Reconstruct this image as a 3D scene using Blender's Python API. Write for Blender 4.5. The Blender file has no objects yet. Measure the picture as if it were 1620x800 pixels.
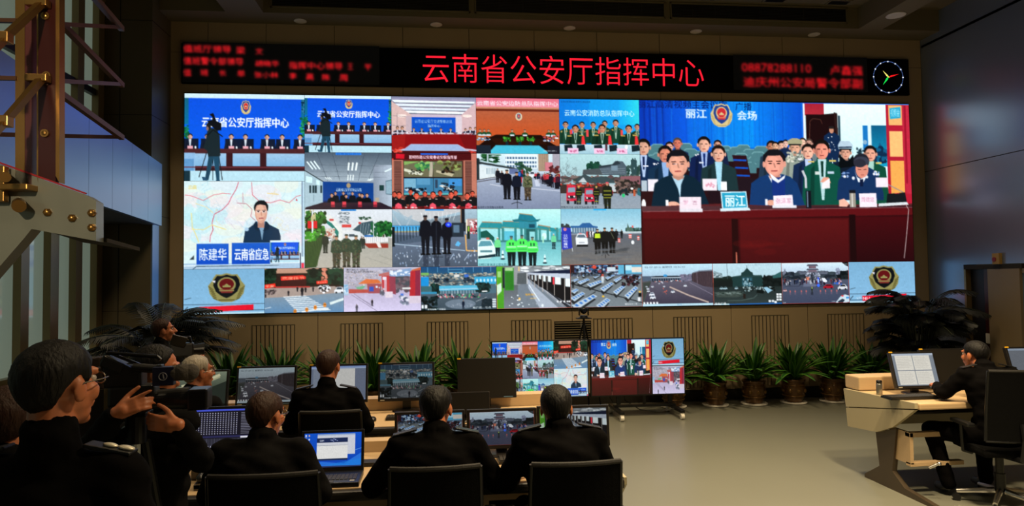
import bpy, bmesh, math, random
import numpy as np
from mathutils import Vector, Matrix, Euler
random.seed(7); rng = np.random.default_rng(7)
SC = bpy.context.scene; COL = SC.collection
PI = math.pi
# ------------------------------------------------------------------ camera
CAM_Z = 1.85; FPX = 1080.0
YAW, PITCH, ROLL = map(math.radians, (6.1023, 2.1727, -0.7551))
def cam_axes():
    cy, sy, cp, sp = math.cos(YAW), math.sin(YAW), math.cos(PITCH), math.sin(PITCH)
    F = Vector((sy*cp, cy*cp, sp)); R0 = Vector((cy, -sy, 0)); U0 = R0.cross(F)
    c, s = math.cos(ROLL), math.sin(ROLL)
    return F, R0*c+U0*s, U0*c-R0*s
F_, R_, U_ = cam_axes()
cam = bpy.data.cameras.new('camera'); camo = bpy.data.objects.new('camera', cam); COL.objects.link(camo)
M = Matrix((R_, U_, -F_)).transposed().to_4x4(); M.translation = Vector((0, 0, CAM_Z)); camo.matrix_world = M
cam.sensor_width = 36.0; cam.lens = 36.0*FPX/1620.0; cam.clip_start = 0.05; cam.clip_end = 100
SC.camera = camo
SC.view_settings.view_transform = 'Standard'; SC.view_settings.look = 'None'
SC.view_settings.gamma = 1.0; SC.view_settings.use_curve_mapping = False; SC.view_settings.exposure = 0.0
def at(x, y, Y):
    """the point of the room that lies at depth Y along the line of sight through (x, y)"""
    d = F_ + R_*((x-810)/FPX) - U_*((y-400)/FPX); return Vector((0, 0, CAM_Z)) + d*(Y/d.y)
# ------------------------------------------------------------------ world and lamps
w = bpy.data.worlds.new('room_ambient'); SC.world = w; w.use_nodes = True
w.node_tree.nodes['Background'].inputs[0].default_value = (0.9, 0.8, 0.6, 1); w.node_tree.nodes['Background'].inputs[1].default_value = 0.02
def area(name, loc, size, power, col, rot=(0, 0, 0), sizey=None):
    l = bpy.data.lights.new(name, 'AREA'); l.energy = power; l.color = col; l.size = size
    if sizey: l.shape = 'RECTANGLE'; l.size_y = sizey
    o = bpy.data.objects.new(name, l); COL.objects.link(o); o.location = loc; o.rotation_euler = rot
    return o
# warm ceiling lamps over the rear half of the hall (behind and above the photographer), facing down
WARM = (1.0, 0.78, 0.48); V0 = Vector((-2.15, 3.6, 2.65))
LAMPS = [((x, y, 5.7), p) for x, y, p in ((-1.6, 6.9, 32), (0.8, 6.9, 68), (3.0, 6.9, 68), (5.2, 6.9, 30), (1.6, 4.2, 34), (3.4, 4.0, 85), (5.6, 3.8, 12), (3.2, 2.5, 290), (-0.4, 4.6, 16), (-3.0, 1.4, 20))]  # the last one is added to brighten the stair at left
for i, (loc, p) in enumerate(LAMPS):
    l_ = area('ceiling_lamp_light', loc, 0.5, p, WARM); l_.data.spread = math.radians(105)
l_ = bpy.data.lights.new('added_stair_spot', 'SPOT'); l_.energy = 330; l_.color = WARM; l_.spot_size = math.radians(25); l_.spot_blend = .4; l_.shadow_soft_size = .08  # unseen spot added to brighten the stair and its rails
so = bpy.data.objects.new('added_stair_spot', l_); COL.objects.link(so); so.location = (-1.6, -.3, 3.3); so.rotation_euler = (V0-so.location).to_track_quat('-Z', 'Y').to_euler()
area('rear_hall_light', (3.2, -1.0, 3.6), 1.0, 40, WARM)
# ------------------------------------------------------------------ materials
def lin(c):
    if isinstance(c, str):
        c = tuple(int(c[i:i+2], 16)/255 for i in (0, 2, 4))
    return tuple((v/12.92 if v <= .04045 else ((v+.055)/1.055)**2.4) for v in c)
MATS = {}
def mat(name, col, rough=.5, metal=0., spec=.5, var=.08, scale=12., bump=0., coat=0., emit=None, es=1., trans=0., stretch=None, sheen=0):
    if name in MATS: return MATS[name]
    m = bpy.data.materials.new(name); m.use_nodes = True; nt = m.node_tree; b = nt.nodes['Principled BSDF']
    c = lin(col); b.inputs['Roughness'].default_value = rough; b.inputs['Metallic'].default_value = metal
    b.inputs['Specular IOR Level'].default_value = spec; b.inputs['Coat Weight'].default_value = coat
    b.inputs['Base Color'].default_value = (*c, 1)
    if trans: b.inputs['Transmission Weight'].default_value = trans
    if sheen: b.inputs['Sheen Weight'].default_value = sheen
    tc = nt.nodes.new('ShaderNodeTexCoord'); mp = nt.nodes.new('ShaderNodeMapping'); nz = nt.nodes.new('ShaderNodeTexNoise')
    nz.inputs['Scale'].default_value = scale; nz.inputs['Detail'].default_value = 4
    if stretch: mp.inputs['Scale'].default_value = stretch
    nt.links.new(tc.outputs['Object'], mp.inputs[0]); nt.links.new(mp.outputs[0], nz.inputs['Vector'])
    if var:
        mx = nt.nodes.new('ShaderNodeMix'); mx.data_type = 'RGBA'
        mx.inputs[6].default_value = (*[v*(1-var) for v in c], 1); mx.inputs[7].default_value = (*[min(1, v*(1+var)) for v in c], 1)
        nt.links.new(nz.outputs[0], mx.inputs[0]); nt.links.new(mx.outputs[2], b.inputs['Base Color'])
    if bump:
        bp = nt.nodes.new('ShaderNodeBump'); bp.inputs['Strength'].default_value = bump; bp.inputs['Distance'].default_value = .01
        nt.links.new(nz.outputs[0], bp.inputs['Height']); nt.links.new(bp.outputs[0], b.inputs['Normal'])
    if emit:
        b.inputs['Emission Color'].default_value = (*lin(emit), 1); b.inputs['Emission Strength'].default_value = es
    MATS[name] = m; return m
def screen_mat(name, strength, base='050505', rough=.35, sample=True):
    m = bpy.data.materials.new(name); m.use_nodes = True; nt = m.node_tree; b = nt.nodes['Principled BSDF']
    b.inputs['Base Color'].default_value = (*lin(base), 1); b.inputs['Roughness'].default_value = rough
    a = nt.nodes.new('ShaderNodeAttribute'); a.attribute_name = 'picture'; nt.links.new(a.outputs['Color'], b.inputs['Emission Color'])
    b.inputs['Emission Strength'].default_value = strength
    m.cycles.emission_sampling = 'FRONT' if sample else 'NONE'
    return m
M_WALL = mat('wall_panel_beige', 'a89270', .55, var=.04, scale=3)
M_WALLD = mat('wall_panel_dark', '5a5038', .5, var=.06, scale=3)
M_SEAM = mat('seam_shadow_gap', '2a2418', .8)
M_CEIL = mat('ceiling_paint', '6b6147', .7, var=.03, scale=2)
M_FLOOR = mat('vinyl_floor', '6a6a5e', .32, var=.05, scale=1.2, spec=.45)
M_BLACK = mat('black_plastic', '0c0c0c', .4, var=.1)
M_MON = mat('monitor_bezel', '15120f', .35, var=.1)
M_BLACKM = mat('black_painted_steel', '0d0d0e', .35, var=.1, metal=.2)
M_DESK = mat('beech_laminate', 'b89c76', .4, var=.06, scale=5, stretch=(1, 12, 12))
M_CREAM = mat('cream_console_panel', 'a19678', .4, var=.03, scale=4)
M_EDGE = mat('black_desk_edge', '17130f', .45)
M_STEELD = mat('dark_bronze_steel', '55493a', .38, metal=.6, var=.05)
M_CHROME = mat('polished_chrome', 'e8e4dc', .25, metal=1., var=.02)
M_GREYST = mat('grey_painted_steel', '8b8e86', .3, metal=.35, var=.05, scale=3)
M_GOLD = mat('bronze_gold_metal', 'a07b45', .3, metal=.85, var=.06)
M_REDBR = mat('oxblood_panel', '3a0f0c', .3, var=.08)
M_RED = mat('red_edge', 'a01822', .4)
M_BLUEP = mat('silver_blue_panel', '8098bf', .4, metal=.85, var=.04, scale=2)
M_GLASS = mat('frosted_glass_added_glow', '93a088', .12, var=.05, scale=1, coat=.6, spec=.8, emit='93a494', es=.34)  # emission is added glow that stands for light behind the panes
M_FRAME = mat('window_frame_metal', '8a7550', .35, metal=.5, var=.05)
M_WALLR = mat('wall_panel_satin_blue', '8d99ae', .3, metal=.55, var=.05, scale=1.5)
M_WHITE = mat('white_enamel', 'd8d2c4', .4, var=.03)
M_SKIN = mat('skin', 'a8623c', .5, var=.08, scale=20, bump=.05)
M_HAIRB = mat('black_hair', '060403', .6, spec=.25, var=.5, scale=70, bump=.8, stretch=(1, 1, .2))
M_HAIRR = mat('dark_brown_hair', '2c170c', .6, spec=.25, var=.5, scale=70, bump=.8, stretch=(1, 1, .2))
M_HAIRG = mat('grey_hair', '9a9080', .5, var=.5, scale=70, bump=.8, stretch=(1, 1, .2))
M_UNI = mat('black_uniform_cloth', '050404', .9, var=.25, scale=30, bump=.2, spec=.05)
M_UNI2 = mat('charcoal_jacket_cloth', '080707', .88, var=.25, scale=30, bump=.25, spec=.08)
M_CHAIR = mat('black_chair_mesh', '040404', .9, var=.3, scale=200, bump=.2, spec=.1)
M_CHAIRR = mat('black_chair_rim', '12100d', .6, var=.1, spec=.3)
M_BRONZE = mat('bronze_pot_glaze', '5a3d1c', .28, metal=.55, var=.45, scale=22, bump=.35, coat=.3)
M_LEAF = mat('dark_green_leaf', '1c4a16', .4, var=.35, scale=9, spec=.5)
M_LEAF2 = mat('yellow_green_leaf_edge', '4c7a22', .4, var=.3, scale=9)
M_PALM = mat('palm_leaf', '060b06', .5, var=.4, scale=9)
M_STEM = mat('palm_stem', '2c3216', .6)
M_SOIL = mat('pot_soil', '1a120b', .95)
M_YELLOW = mat('yellow_sticker', 'd8a518', .5, var=.02)
M_SILVER = mat('silver_braid', 'c9c2ac', .4, metal=.4)
M_GLASSES = mat('spectacle_metal', '8c8276', .25, metal=.9)
M_LENS = mat('spectacle_lens', 'dfe6ee', .03, trans=.95, var=0)
M_FOAM = mat('grey_foam', '3a352f', .95, bump=.6, scale=60)
M_KEY = mat('dark_keycaps', '26221d', .5)
# ------------------------------------------------------------------ mesh helpers
def V(*a): return Vector(a)
class MB:
    def __init__(s): s.bm = bmesh.new(); s.mats = []
    def _mi(s, m):
        if m is None: return 0
        if m not in s.mats: s.mats.append(m)
        return s.mats.index(m)
    def _fin(s, geom, T, m):
        if T is not None: bmesh.ops.transform(s.bm, matrix=T, verts=geom)
        if m is not None or s.mats:
            i = s._mi(m)
            for v in geom:
                for f in v.link_faces: f.material_index = i
    def box(s, c, d, rot=None, bev=0., m=None):
        vs = bmesh.ops.create_cube(s.bm, size=1.0)['verts']
        bmesh.ops.scale(s.bm, vec=Vector(d), verts=vs)
        if bev:
            es = {e for v in vs for e in v.link_edges}
            r = bmesh.ops.bevel(s.bm, geom=list(es), offset=bev, segments=2, affect='EDGES', profile=.6)
            vs = list({v for f in r['faces'] for v in f.verts} | {v for v in vs if v.is_valid})
        T = Matrix.Translation(Vector(c))
        if rot is not None: T = T @ Euler(rot).to_matrix().to_4x4()
        s._fin(vs, T, m); return s
    def span(s, a, b, bev=0., m=None):
        a, b = Vector(a), Vector(b); return s.box((a+b)/2, [abs(v) for v in (b-a)], bev=bev, m=m)
    def _grid(s, rings, m, caps=True):
        i0 = s._mi(m) if (m is not None or s.mats) else 0; bm = s.bm; R = [[bm.verts.new(p) for p in r] for r in rings]; F = []
        for A_, B_ in zip(R[:-1], R[1:]):
            if len(A_) == 1: F += [bm.faces.new((A_[0], B_[k], B_[(k+1) % len(B_)])) for k in range(len(B_))][::1]
            elif len(B_) == 1: F += [bm.faces.new((A_[(k+1) % len(A_)], A_[k], B_[0])) for k in range(len(A_))]
            else: F += [bm.faces.new((A_[(k+1) % len(A_)], A_[k], B_[k], B_[(k+1) % len(A_)])) for k in range(len(A_))]
        if caps: F += [bm.faces.new(R[0]), bm.faces.new(R[-1][::-1])]
        for f in F: f.material_index = i0; f.normal_flip()
        return s
    def cyl(s, p0, p1, r0, r1=None, n=16, m=None, caps=True):
        p0, p1 = Vector(p0), Vector(p1); r1 = r0 if r1 is None else r1; q = (p1-p0).to_track_quat('Z', 'Y')
        cs = [q @ Vector((math.cos(2*PI*k/n), math.sin(2*PI*k/n), 0)) for k in range(n)]
        return s._grid([[p0+c*r0 for c in cs], [p1+c*r1 for c in cs]], m, caps)
    def sph(s, c, r, n=12, rot=None, m=None):
        if not hasattr(r, '__len__'): r = (r, r, r)
        Rm = Euler(rot).to_matrix() if rot is not None else Matrix.Identity(3); c = Vector(c); n2 = n*2; rings = [[c+Rm @ Vector((0, 0, -r[2]))]]
        for j in range(1, n):
            ph = -PI/2+PI*j/n; rings.append([c+Rm @ Vector((r[0]*math.cos(ph)*math.cos(2*PI*k/n2), r[1]*math.cos(ph)*math.sin(2*PI*k/n2), r[2]*math.sin(ph))) for k in range(n2)])
        rings.append([c+Rm @ Vector((0, 0, r[2]))]); return s._grid(rings, m, False)
    def cap(s, p0, p1, r0, r1, n=12):
        s.cyl(p0, p1, r0, r1, n=n); s.sph(p0, r0, n=8); s.sph(p1, r1, n=8); return s
    def tube(s, pts, r, n=8, m=None):
        for a, b in zip(pts[:-1], pts[1:]):
            s.cyl(a, b, r, n=n, m=m)
        for p in pts[1:-1]: s.sph(p, r, n=5, m=m)
        return s
    def bars(s, pts, wd, m=None):
        """square-section bar along points"""
        for a, b in zip(pts[:-1], pts[1:]):
            a, b = Vector(a), Vector(b); d = b-a
            vs = bmesh.ops.create_cube(s.bm, size=1.0)['verts']
            T = Matrix.Translation((a+b)/2) @ d.to_track_quat('Z', 'Y').to_matrix().to_4x4() @ Matrix.Diagonal((wd, wd, d.length+wd*.6, 1))
            s._fin(vs, T, m)
        return s
    def prism(s, poly, d, m=None):
        """poly: list of 3-D points (a flat outline); d: extrusion vector"""
        d = Vector(d); a = [s.bm.verts.new(Vector(p)) for p in poly]; b = [s.bm.verts.new(Vector(p)+d) for p in poly]
        fs = [s.bm.faces.new(a), s.bm.faces.new(b[::-1])]; n = len(a)
        for i in range(n): fs.append(s.bm.faces.new((a[i], b[i], b[(i+1) % n], a[(i+1) % n])))
        bmesh.ops.recalc_face_normals(s.bm, faces=fs)
        if m is not None or s.mats:
            i = s._mi(m)
            for f in fs: f.material_index = i
        return s
    def quad(s, pts, m=None):
        f = s.bm.faces.new([s.bm.verts.new(Vector(p)) for p in pts])
        if m is not None or s.mats: f.material_index = s._mi(m)
        return s
    def lathe(s, prof, c=(0, 0, 0), n=28, m=None):
        rings = []; i0 = s._mi(m) if (m is not None or s.mats) else 0
        for r, z in prof:
            rings.append([s.bm.verts.new((c[0]+r*math.cos(2*PI*k/n), c[1]+r*math.sin(2*PI*k/n), c[2]+z)) for k in range(n)])
        for A, B in zip(rings[:-1], rings[1:]):
            for k in range(n): s.bm.faces.new((A[k], A[(k+1) % n], B[(k+1) % n], B[k])).material_index = i0
        s.bm.faces.new(rings[0][::-1]).material_index = i0; s.bm.faces.new(rings[-1]).material_index = i0
        return s
    def build(s, name, m, parent=None, smooth=False, loc=None):
        me = bpy.data.meshes.new(name); s.bm.to_mesh(me); s.bm.free()
        for mm in (s.mats or [m]): me.materials.append(mm)
        if smooth: me.shade_smooth() if smooth is True else me.shade_smooth()
        o = bpy.data.objects.new(name, me); COL.objects.link(o)
        if smooth == 'auto' or smooth is False: me.shade_flat()
        if parent is not None: o.parent = parent
        if loc is not None: o.location = loc
        return o
def thing(name, label, cat, loc=(0, 0, 0), rz=0., group=None):
    o = bpy.data.objects.new(name, None); COL.objects.link(o); o.empty_display_size = .1
    o.location = loc; o.rotation_euler = (0, 0, rz); return tag(o, label, cat, group)
def tag(o, label, cat, group=None):
    o['label'] = label; o['category'] = cat
    if group: o['group'] = group
    return o
def struct(o): o['kind'] = 'structure'; return o
def dup(root, loc, rz=None, label=None, group=None):
    def cp(o, p):
        c = o.copy(); COL.objects.link(c); c.parent = p
        for ch in o.children: cp(ch, c)
        return c
    r = cp(root, None); r.location = loc
    if rz is not None: r.rotation_euler = (0, 0, rz)
    if label: r['label'] = label
    if group: r['group'] = group
    return r
# ------------------------------------------------------------------ the hall
YW = 9.92          # face of the wall that carries the screens
def atx(x, y, X):
    d = F_ + R_*((x-810)/FPX) - U_*((y-400)/FPX); return Vector((0, 0, CAM_Z)) + d*(X/d.x)
struct(MB().span((-7, -3, -.1), (9.5, 10.2, 0)).build('floor', M_FLOOR))
b = MB(); b.span((-5, YW+.015, 0), (8.2, YW+.25, 5.9), m=M_SEAM)
xs = [-3.73]+[-2.93+1.217*i for i in range(9)]+[7.6]
for x0, x1 in zip(xs[:-1], xs[1:]):
    b.span((x0+.004, YW, .16), (x1-.004, YW+.014, 1.40), m=M_WALL)
ux = [-3.73]+[at(x, 60, YW).x for x in (329, 421, 529, 637, 742, 845, 944, 1043, 1139, 1237, 1334)]+[7.6]
for x0, x1 in zip(ux[:-1], ux[1:]):
    b.span((x0+.004, YW, 5.10), (x1-.004, YW+.014, 5.6), m=M_WALL)
    b.span((x0+.004, YW, 1.408), (x1-.004, YW+.014, 5.092), m=M_WALL)
struct(b.build('wall_back', None))
struct(MB().span((-3.72, YW-.02, 0), (7.59, YW, .15)).build('baseboard_back', mat('dark_baseboard', '1f1a12', .4)))
# ceiling: coffer with a perimeter soffit
b = MB()
b.span((-7, -3, 5.85), (9.5, 10.2, 6.0))
b.span((-5, 9.5, 5.53), (8.2, 9.93, 5.85)); b.span((-2.86, -3, 5.53), (-2.36, 9.5, 5.85)); b.span((6.29, -3, 5.53), (6.67, 9.5, 5.85))
b.span((-5, -3, 5.53), (-4.3, 9.5, 5.85))
struct(b.build('ceiling', M_CEIL))
# right wall: satin panels above a low opening
b = MB(); b.mats = [M_WALLR]
b.span((7.6, -3, 3.45), (7.8, 9.92, 5.85), m=M_WALLR); b.span((7.6, -3, 1.97), (7.8, 9.92, 3.438), m=M_WALLR)
b.span((7.612, -3, 3.43), (7.8, 9.92, 3.46), m=M_SEAM)
b.span((7.6, 9.2, 0), (7.8, 9.92, 1.97), m=M_WALLR)
b.span((7.6, 8.2, 1.9), (7.8, 9.2, 1.96), m=M_SEAM)
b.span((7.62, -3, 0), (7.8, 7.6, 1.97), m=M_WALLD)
b.span((7.6, 9.9, 5.4), (7.8, -3, 5.44), m=M_CEIL)
struct(b.build('wall_right', None))
b = MB(); b.span((7.68, 8.86, 0), (7.74, 9.18, 1.9), m=mat('dark_doorway_leaf', '0e0c0a', .5))
b.span((7.6, 9.165, 0), (7.68, 9.2, 1.9), m=M_FRAME)
b.span((7.64, 8.78, 0), (7.72, 8.88, 1.9), m=M_REDBR); b.span((7.625, 8.79, .86), (7.64, 8.87, 1.0), m=M_WHITE)
struct(b.build('door_1', None))
struct(MB().span((7.6, 8.24, 0), (7.72, 8.77, 1.9)).build('trim_1', mat('beige_pillar_cladding', '8d7a5c', .5, var=.03)))
b = MB(); b.span((7.64, 7.6, 0.0), (7.66, 8.24, 1.9), m=mat('blue_tinted_glass', '5f7484', .1, coat=.5)); b.span((7.62, 7.6, 1.84), (7.68, 8.24, 1.9), m=M_FRAME)
struct(b.build('window_2', None))
# left side: column beside the screens, glazed wall, mezzanine fascia
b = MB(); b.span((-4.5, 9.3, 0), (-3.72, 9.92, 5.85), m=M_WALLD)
for z in (1.5, 2.75, 4.05, 5.3): b.span((-4.5, 9.294, z), (-3.715, 9.9, z+.006), m=M_SEAM)
b.span((-4.12, 9.292, 0), (-4.112, 9.3, 5.85), m=M_SEAM)
struct(b.build('wall_column', None))
GX = -4.35
b = MB(); gp = []
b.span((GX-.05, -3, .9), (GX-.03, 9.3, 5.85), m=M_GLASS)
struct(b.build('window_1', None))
b = MB()
for xa, xb in ((31, 44), (78, 91), (118, 128), (151, 160)):
    y0, y1 = atx(xa, 500, GX+.05).y, atx(xb, 500, GX+.05).y
    b.span((GX-.02, y0, .9), (GX+.06, y1, 5.85), m=M_FRAME)
    b.span((GX-.028, y1, .9), (GX-.015, y1+.12, 5.85), m=M_EDGE)
for y0 in (6.3, 5.5, 4.7, 3.9, 3.1): b.span((GX-.02, y0, .9), (GX+.06, y0+.09, 5.85), m=M_FRAME)
b.span((GX-.02, -3, .86), (GX+.08, 9.3, .92), m=M_FRAME)
b.span((GX-.03, -3, 4.25), (GX+.03, 9.3, 4.33), m=M_EDGE)
struct(b.build('trim_2', None))
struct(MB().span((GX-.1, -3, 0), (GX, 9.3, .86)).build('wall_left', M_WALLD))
fa, fb2 = V(-3.58, 9.28, 0), V(-2.35, 1.6, 0)
d = (fb2-fa).normalized(); nrm = V(-d.y, d.x, 0) if V(-d.y, d.x, 0).x < 0 else V(d.y, -d.x, 0)
b = MB(); L = (fb2-fa).length; n = 11
for k in range(n):
    p, q = fa+d*(L*k/n+.004), fa+d*(L*(k+1)/n-.004)
    b.prism([p+V(0, 0, 2.6), q+V(0, 0, 2.6), q+V(0, 0, 3.4), p+V(0, 0, 3.4)], nrm*.05, m=M_BLUEP)
b.prism([fa+nrm*.012+V(0, 0, 2.61), fb2+nrm*.012+V(0, 0, 2.61), fb2+nrm*.012+V(0, 0, 3.39), fa+nrm*.012+V(0, 0, 3.39)], nrm*.2, m=M_SEAM)
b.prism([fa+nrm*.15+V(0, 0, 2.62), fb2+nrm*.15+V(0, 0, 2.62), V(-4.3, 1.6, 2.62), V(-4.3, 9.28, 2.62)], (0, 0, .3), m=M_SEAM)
struct(b.build('wall_mezzanine', None))
struct(MB().span((-3.72, 9.3, 0), (-3.70, 9.5, 2.62)).build('trim_3', M_BLUEP))  # blue sheet colours in the screens' light on the column side

# ------------------------------------------------------------------ built-in vents, lights
ORD = ['first', 'second', 'third', 'fourth', 'fifth', 'sixth', 'seventh', 'eighth', 'ninth', 'tenth']
def make_grille():
    t = thing('wall_vent', '', 'vent')
    b = MB()
    for s in (-1, 1): b.span((s*.29-.006, -.012, -1.05), (s*.29+.006, 0, 0))
    b.span((-.296, -.012, -.006), (.296, 0, .006)); b.build('frame', M_WALLD, t)
    b = MB()
    for k in range(10):
        x = -.262+k*.0582; b.prism([V(x-.0235, -.001, -1.05), V(x+.0235, -.001, -1.05), V(x+.019, -.011, -1.05), V(x-.019, -.011, -1.05)], (0, 0, 1.045))
    b.build('slats', M_WALL, t)
    MB().span((-.29, -.001, -1.05), (.29, 0, 0)).build('backing', M_EDGE, t)
    return t
g0 = make_grille()
for k in range(8):
    x = -2.32+1.217*k; lab = 'tall vent of vertical beige slats in the wall below the screens, %s from the left' % ORD[k]
    if k == 0: g0.location = (x, YW-.001, 1.245); g0['label'] = lab; g0['group'] = 'slatted vents below the video wall'
    else: dup(g0, (x, YW-.001, 1.245), label=lab)
t = thing('wall_louver', 'horizontal louvred vent behind the small camera on its tripod', 'vent', (1.945, YW-.001, 1.215))
b = MB()
for k in range(9): b.box((0, -.012, -.02-.034*k), (.53, .022, .004), rot=(.6, 0, 0))
b.build('slats', M_WALLD, t); MB().span((-.275, -.002, -.32), (.275, 0, .005)).build('backing', M_EDGE, t)
MB().tube([V(.12, -.02, 0), V(.12, -.02, -.3)], .002).build('cord', M_WHITE, t)
# ceiling air grilles on the front of the soffit
xe = [(at(428, 20, 9.5).x, at(744, 20, 9.5).x), (at(751, 20, 9.5).x, at(1052, 20, 9.5).x), (at(1060, 30, 9.5).x, at(1340, 45, 9.5).x)]
for k, (x0, x1) in enumerate(xe):
    t = thing('air_grille', 'long dark air grille in the ceiling soffit, %s of the three' % ('left', 'middle', 'right')[k], 'vent', ((x0+x1)/2, 9.498, 5.60), group='ceiling air grilles')
    w2 = (x1-x0)/2; b = MB()
    b.span((-w2, -.02, 0), (w2, 0, .02)); b.span((-w2, -.02, .22), (w2, 0, .24))
    b.span((-w2, -.02, 0), (-w2+.02, 0, .24)); b.span((w2-.02, -.02, 0), (w2, 0, .24)); b.build('frame', M_CEIL, t)
    b = MB()
    for q in range(9): b.box((0, -.008, .033+.022*q), (2*w2-.04, .014, .003), rot=(.5, 0, 0))
    for q in range(1, 8): b.span((-w2+2*w2*q/8-.003, -.014, .02), (-w2+2*w2*q/8+.003, -.002, .22))
    b.build('slats', mat('dark_grille_slat', '241d13', .5), t); MB().span((-w2, -.002, 0), (w2, 0, .24)).build('backing', M_BLACK, t)
def make_down():
    t = thing('ceiling_downlight', '', 'ceiling light')
    MB().lathe([(.062, 0), (.085, 0), (.088, -.006), (.075, -.012), (.062, -.008)]).build('trim_ring', M_WHITE, t, smooth=True)
    MB().lathe([(.0, -.004), (.063, -.004), (.063, -.001), (0, -.001)]).build('lens', mat('unlit_lamp_glass', '8f866c', .3), t)
    return t
dl = make_down()
for k, (x, y) in enumerate([(-1.92, 9.77), (-.01, 9.77), (1.94, 9.77), (3.87, 9.77), (5.74, 9.77)]):
    lab = 'round unlit downlight in the soffit above the screens, %s from the left' % ORD[k]
    if k == 0: dl.location = (x, y, 5.53); dl['label'] = lab; dl['group'] = 'soffit downlights'
    else: dup(dl, (x, y, 5.53), label=lab)
o = dup(dl, (6.5, 8.95, 5.53), label='round unlit downlight in the side beam at upper right'); o.scale = (1.5, 1.5, 1)
for k, (x0, x1, y) in enumerate([(3.5, 4.02, 9.42), (4.72, 5.06, 9.42), (5.7, 6.05, 9.44)]):
    y -= .12
    t = thing('ceiling_slot', 'small rectangular slot diffuser in the ceiling, %s from the left' % ORD[k], 'vent', ((x0+x1)/2, y, 5.849), group='ceiling slot diffusers')
    w2 = (x1-x0)/2; MB().span((-w2, -.09, -.01), (w2, .09, 0)).build('frame', M_CEIL, t); MB().span((-w2+.03, -.06, -.013), (w2-.03, .06, -.009)).build('slot', M_BLACK, t)
# small wall boxes at right
p = atx(1580, 409, 7.6)
t = thing('alarm_box', 'beige alarm box with a red button above the doorway', 'alarm', (7.6, p.y, p.z))
MB().box((-.025, 0, 0), (.05, .12, .15), bev=.006).build('housing', mat('alarm_box_yellow', 'b08a48', .5), t)
MB().cyl((-.05, .02, -.01), (-.058, .02, -.01), .032).build('button', mat('alarm_red', '8f1512', .4), t)
p = atx(1513, 491, 7.6)
t = thing('light_switch', 'pair of pale light switches on the wall beside the doorway', 'switch', (7.6, p.y, p.z))
for s in (-1, 1):
    MB().box((-.006, s*.06, 0), (.012, .09, .09), bev=.004).build('switch_plate', M_WHITE, t)
    MB().box((-.013, s*.06, 0), (.004, .03, .06), bev=.001).build('rocker', M_DESK, t)
# ------------------------------------------------------------------ steel stair at upper left
YS = 3.6
t = thing('staircase', 'grey steel stair stringer with brass bolts and a red top edge at far left', 'stair', tuple(at(80, 330, YS)))
o_ = t.location.copy()
def A(x, y, Y=YS): return at(x, y, Y)-o_
MB().prism([A(-60, 238), A(136, 308), A(152, 318), A(152, 381), A(50, 362), A(37, 378), A(-60, 490)], (-.02, .12, 0)).build('stringer_plate', M_GREYST, t)
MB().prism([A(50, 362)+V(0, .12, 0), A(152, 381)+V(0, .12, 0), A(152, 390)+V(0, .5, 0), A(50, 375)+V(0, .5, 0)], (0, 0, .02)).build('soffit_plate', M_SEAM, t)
MB().bars([A(-60, 236), A(136, 306)], .008).build('red_edge', M_RED, t)
for x, y in ((76, 336), (115, 345), (146, 337), (146, 360)):
    c = A(x, y); MB().sph(c+V(0, -.01, 0), (.018, .014, .018), n=10).cyl(c+V(0, -.012, 0), c+V(0, .01, 0), .02, n=6).build('bolt', M_GOLD, t, smooth=True)
MB().span(A(0, 262, YS-.06)+V(-.1, 0, -.0), A(14, 320, YS-.02), bev=.004).cyl(A(30, 326, YS-.1), A(30, 322, YS), .03).cyl(A(8, 280, YS-.1), A(8, 280, YS), .025).box(A(30, 297, YS-.04), (.13, .1, .03), bev=.005).build('bracket', M_GOLD, t)
t = thing('stair_railing', 'bronze stair railing of posts and triangular handrails at upper left', 'railing', tuple(at(60, 280, YS)))
o_ = t.location.copy()
MB().prism([A(24, -40), A(39, -40), A(39, 297), A(24, 297)], (0, .05, 0)).build('post', M_GOLD, t)
MB().prism([A(39.5, -40), A(50, -40), A(50, 300), A(39.5, 300)], (0, .05, 0)).build('post_panel', mat('plum_panel', '5a3032', .3), t)
MB().prism([A(60, -40), A(88, -40), A(88, 288), A(60, 278)], (0, .03, 0)).build('post_panel', M_REDBR, t)
for x0, x1 in ((58, 60.5), (88, 94)):
    MB().prism([A(x0, -40), A(x1, -40), A(x1, 289), A(x0, 278)], (0, .05, 0)).build('post', M_GOLD, t)
for x, y in ((73, 26), (75, 120), (72, 211)): MB().cyl(A(x, y)+V(0, -.012, 0), A(x, y)+V(0, .004, 0), .02).sph(A(x, y)+V(0, -.012, 0), (.012, .006, .012), n=8).build('bolt', M_GOLD, t, smooth=False)
for dy in (0, 119):
    MB().box(A(60, 5+dy, YS-.03), (.1, .05, .035), bev=.004).bars([A(66, 5+dy, YS-.03), A(10, 57+dy*1.11, YS-.25)], .03).box(A(8, 60+dy*1.11, YS-.26), (.05, .05, .05), bev=.004).bars([A(8, 60+dy*1.11, YS-.26), A(-40, 110+dy*1.11, YS-.45)], .028).build('handrail', M_GOLD, t)
DR = mat('dull_bronze_rail', '5b3f33', .4, metal=.5)
for a_, b_ in (((70, 10), (192, 134)), ((72, 131), (192, 217)), ((118, -40), (192, 45))):
    MB().bars([A(*a_, YS), A(*b_, YS+.9)], .03).build('handrail', DR, t)
for y, x0 in ((43, 95), (133, 94), (217, -30)):
    MB().bars([A(x0, y-5, YS+.06), A(192, y, YS+.9)], .022).build('crossbar', DR, t)
for y_ in (32, 123): MB().bars([A(-30, y_), A(25, y_+1)], .02).build('crossbar', DR, t)
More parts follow.
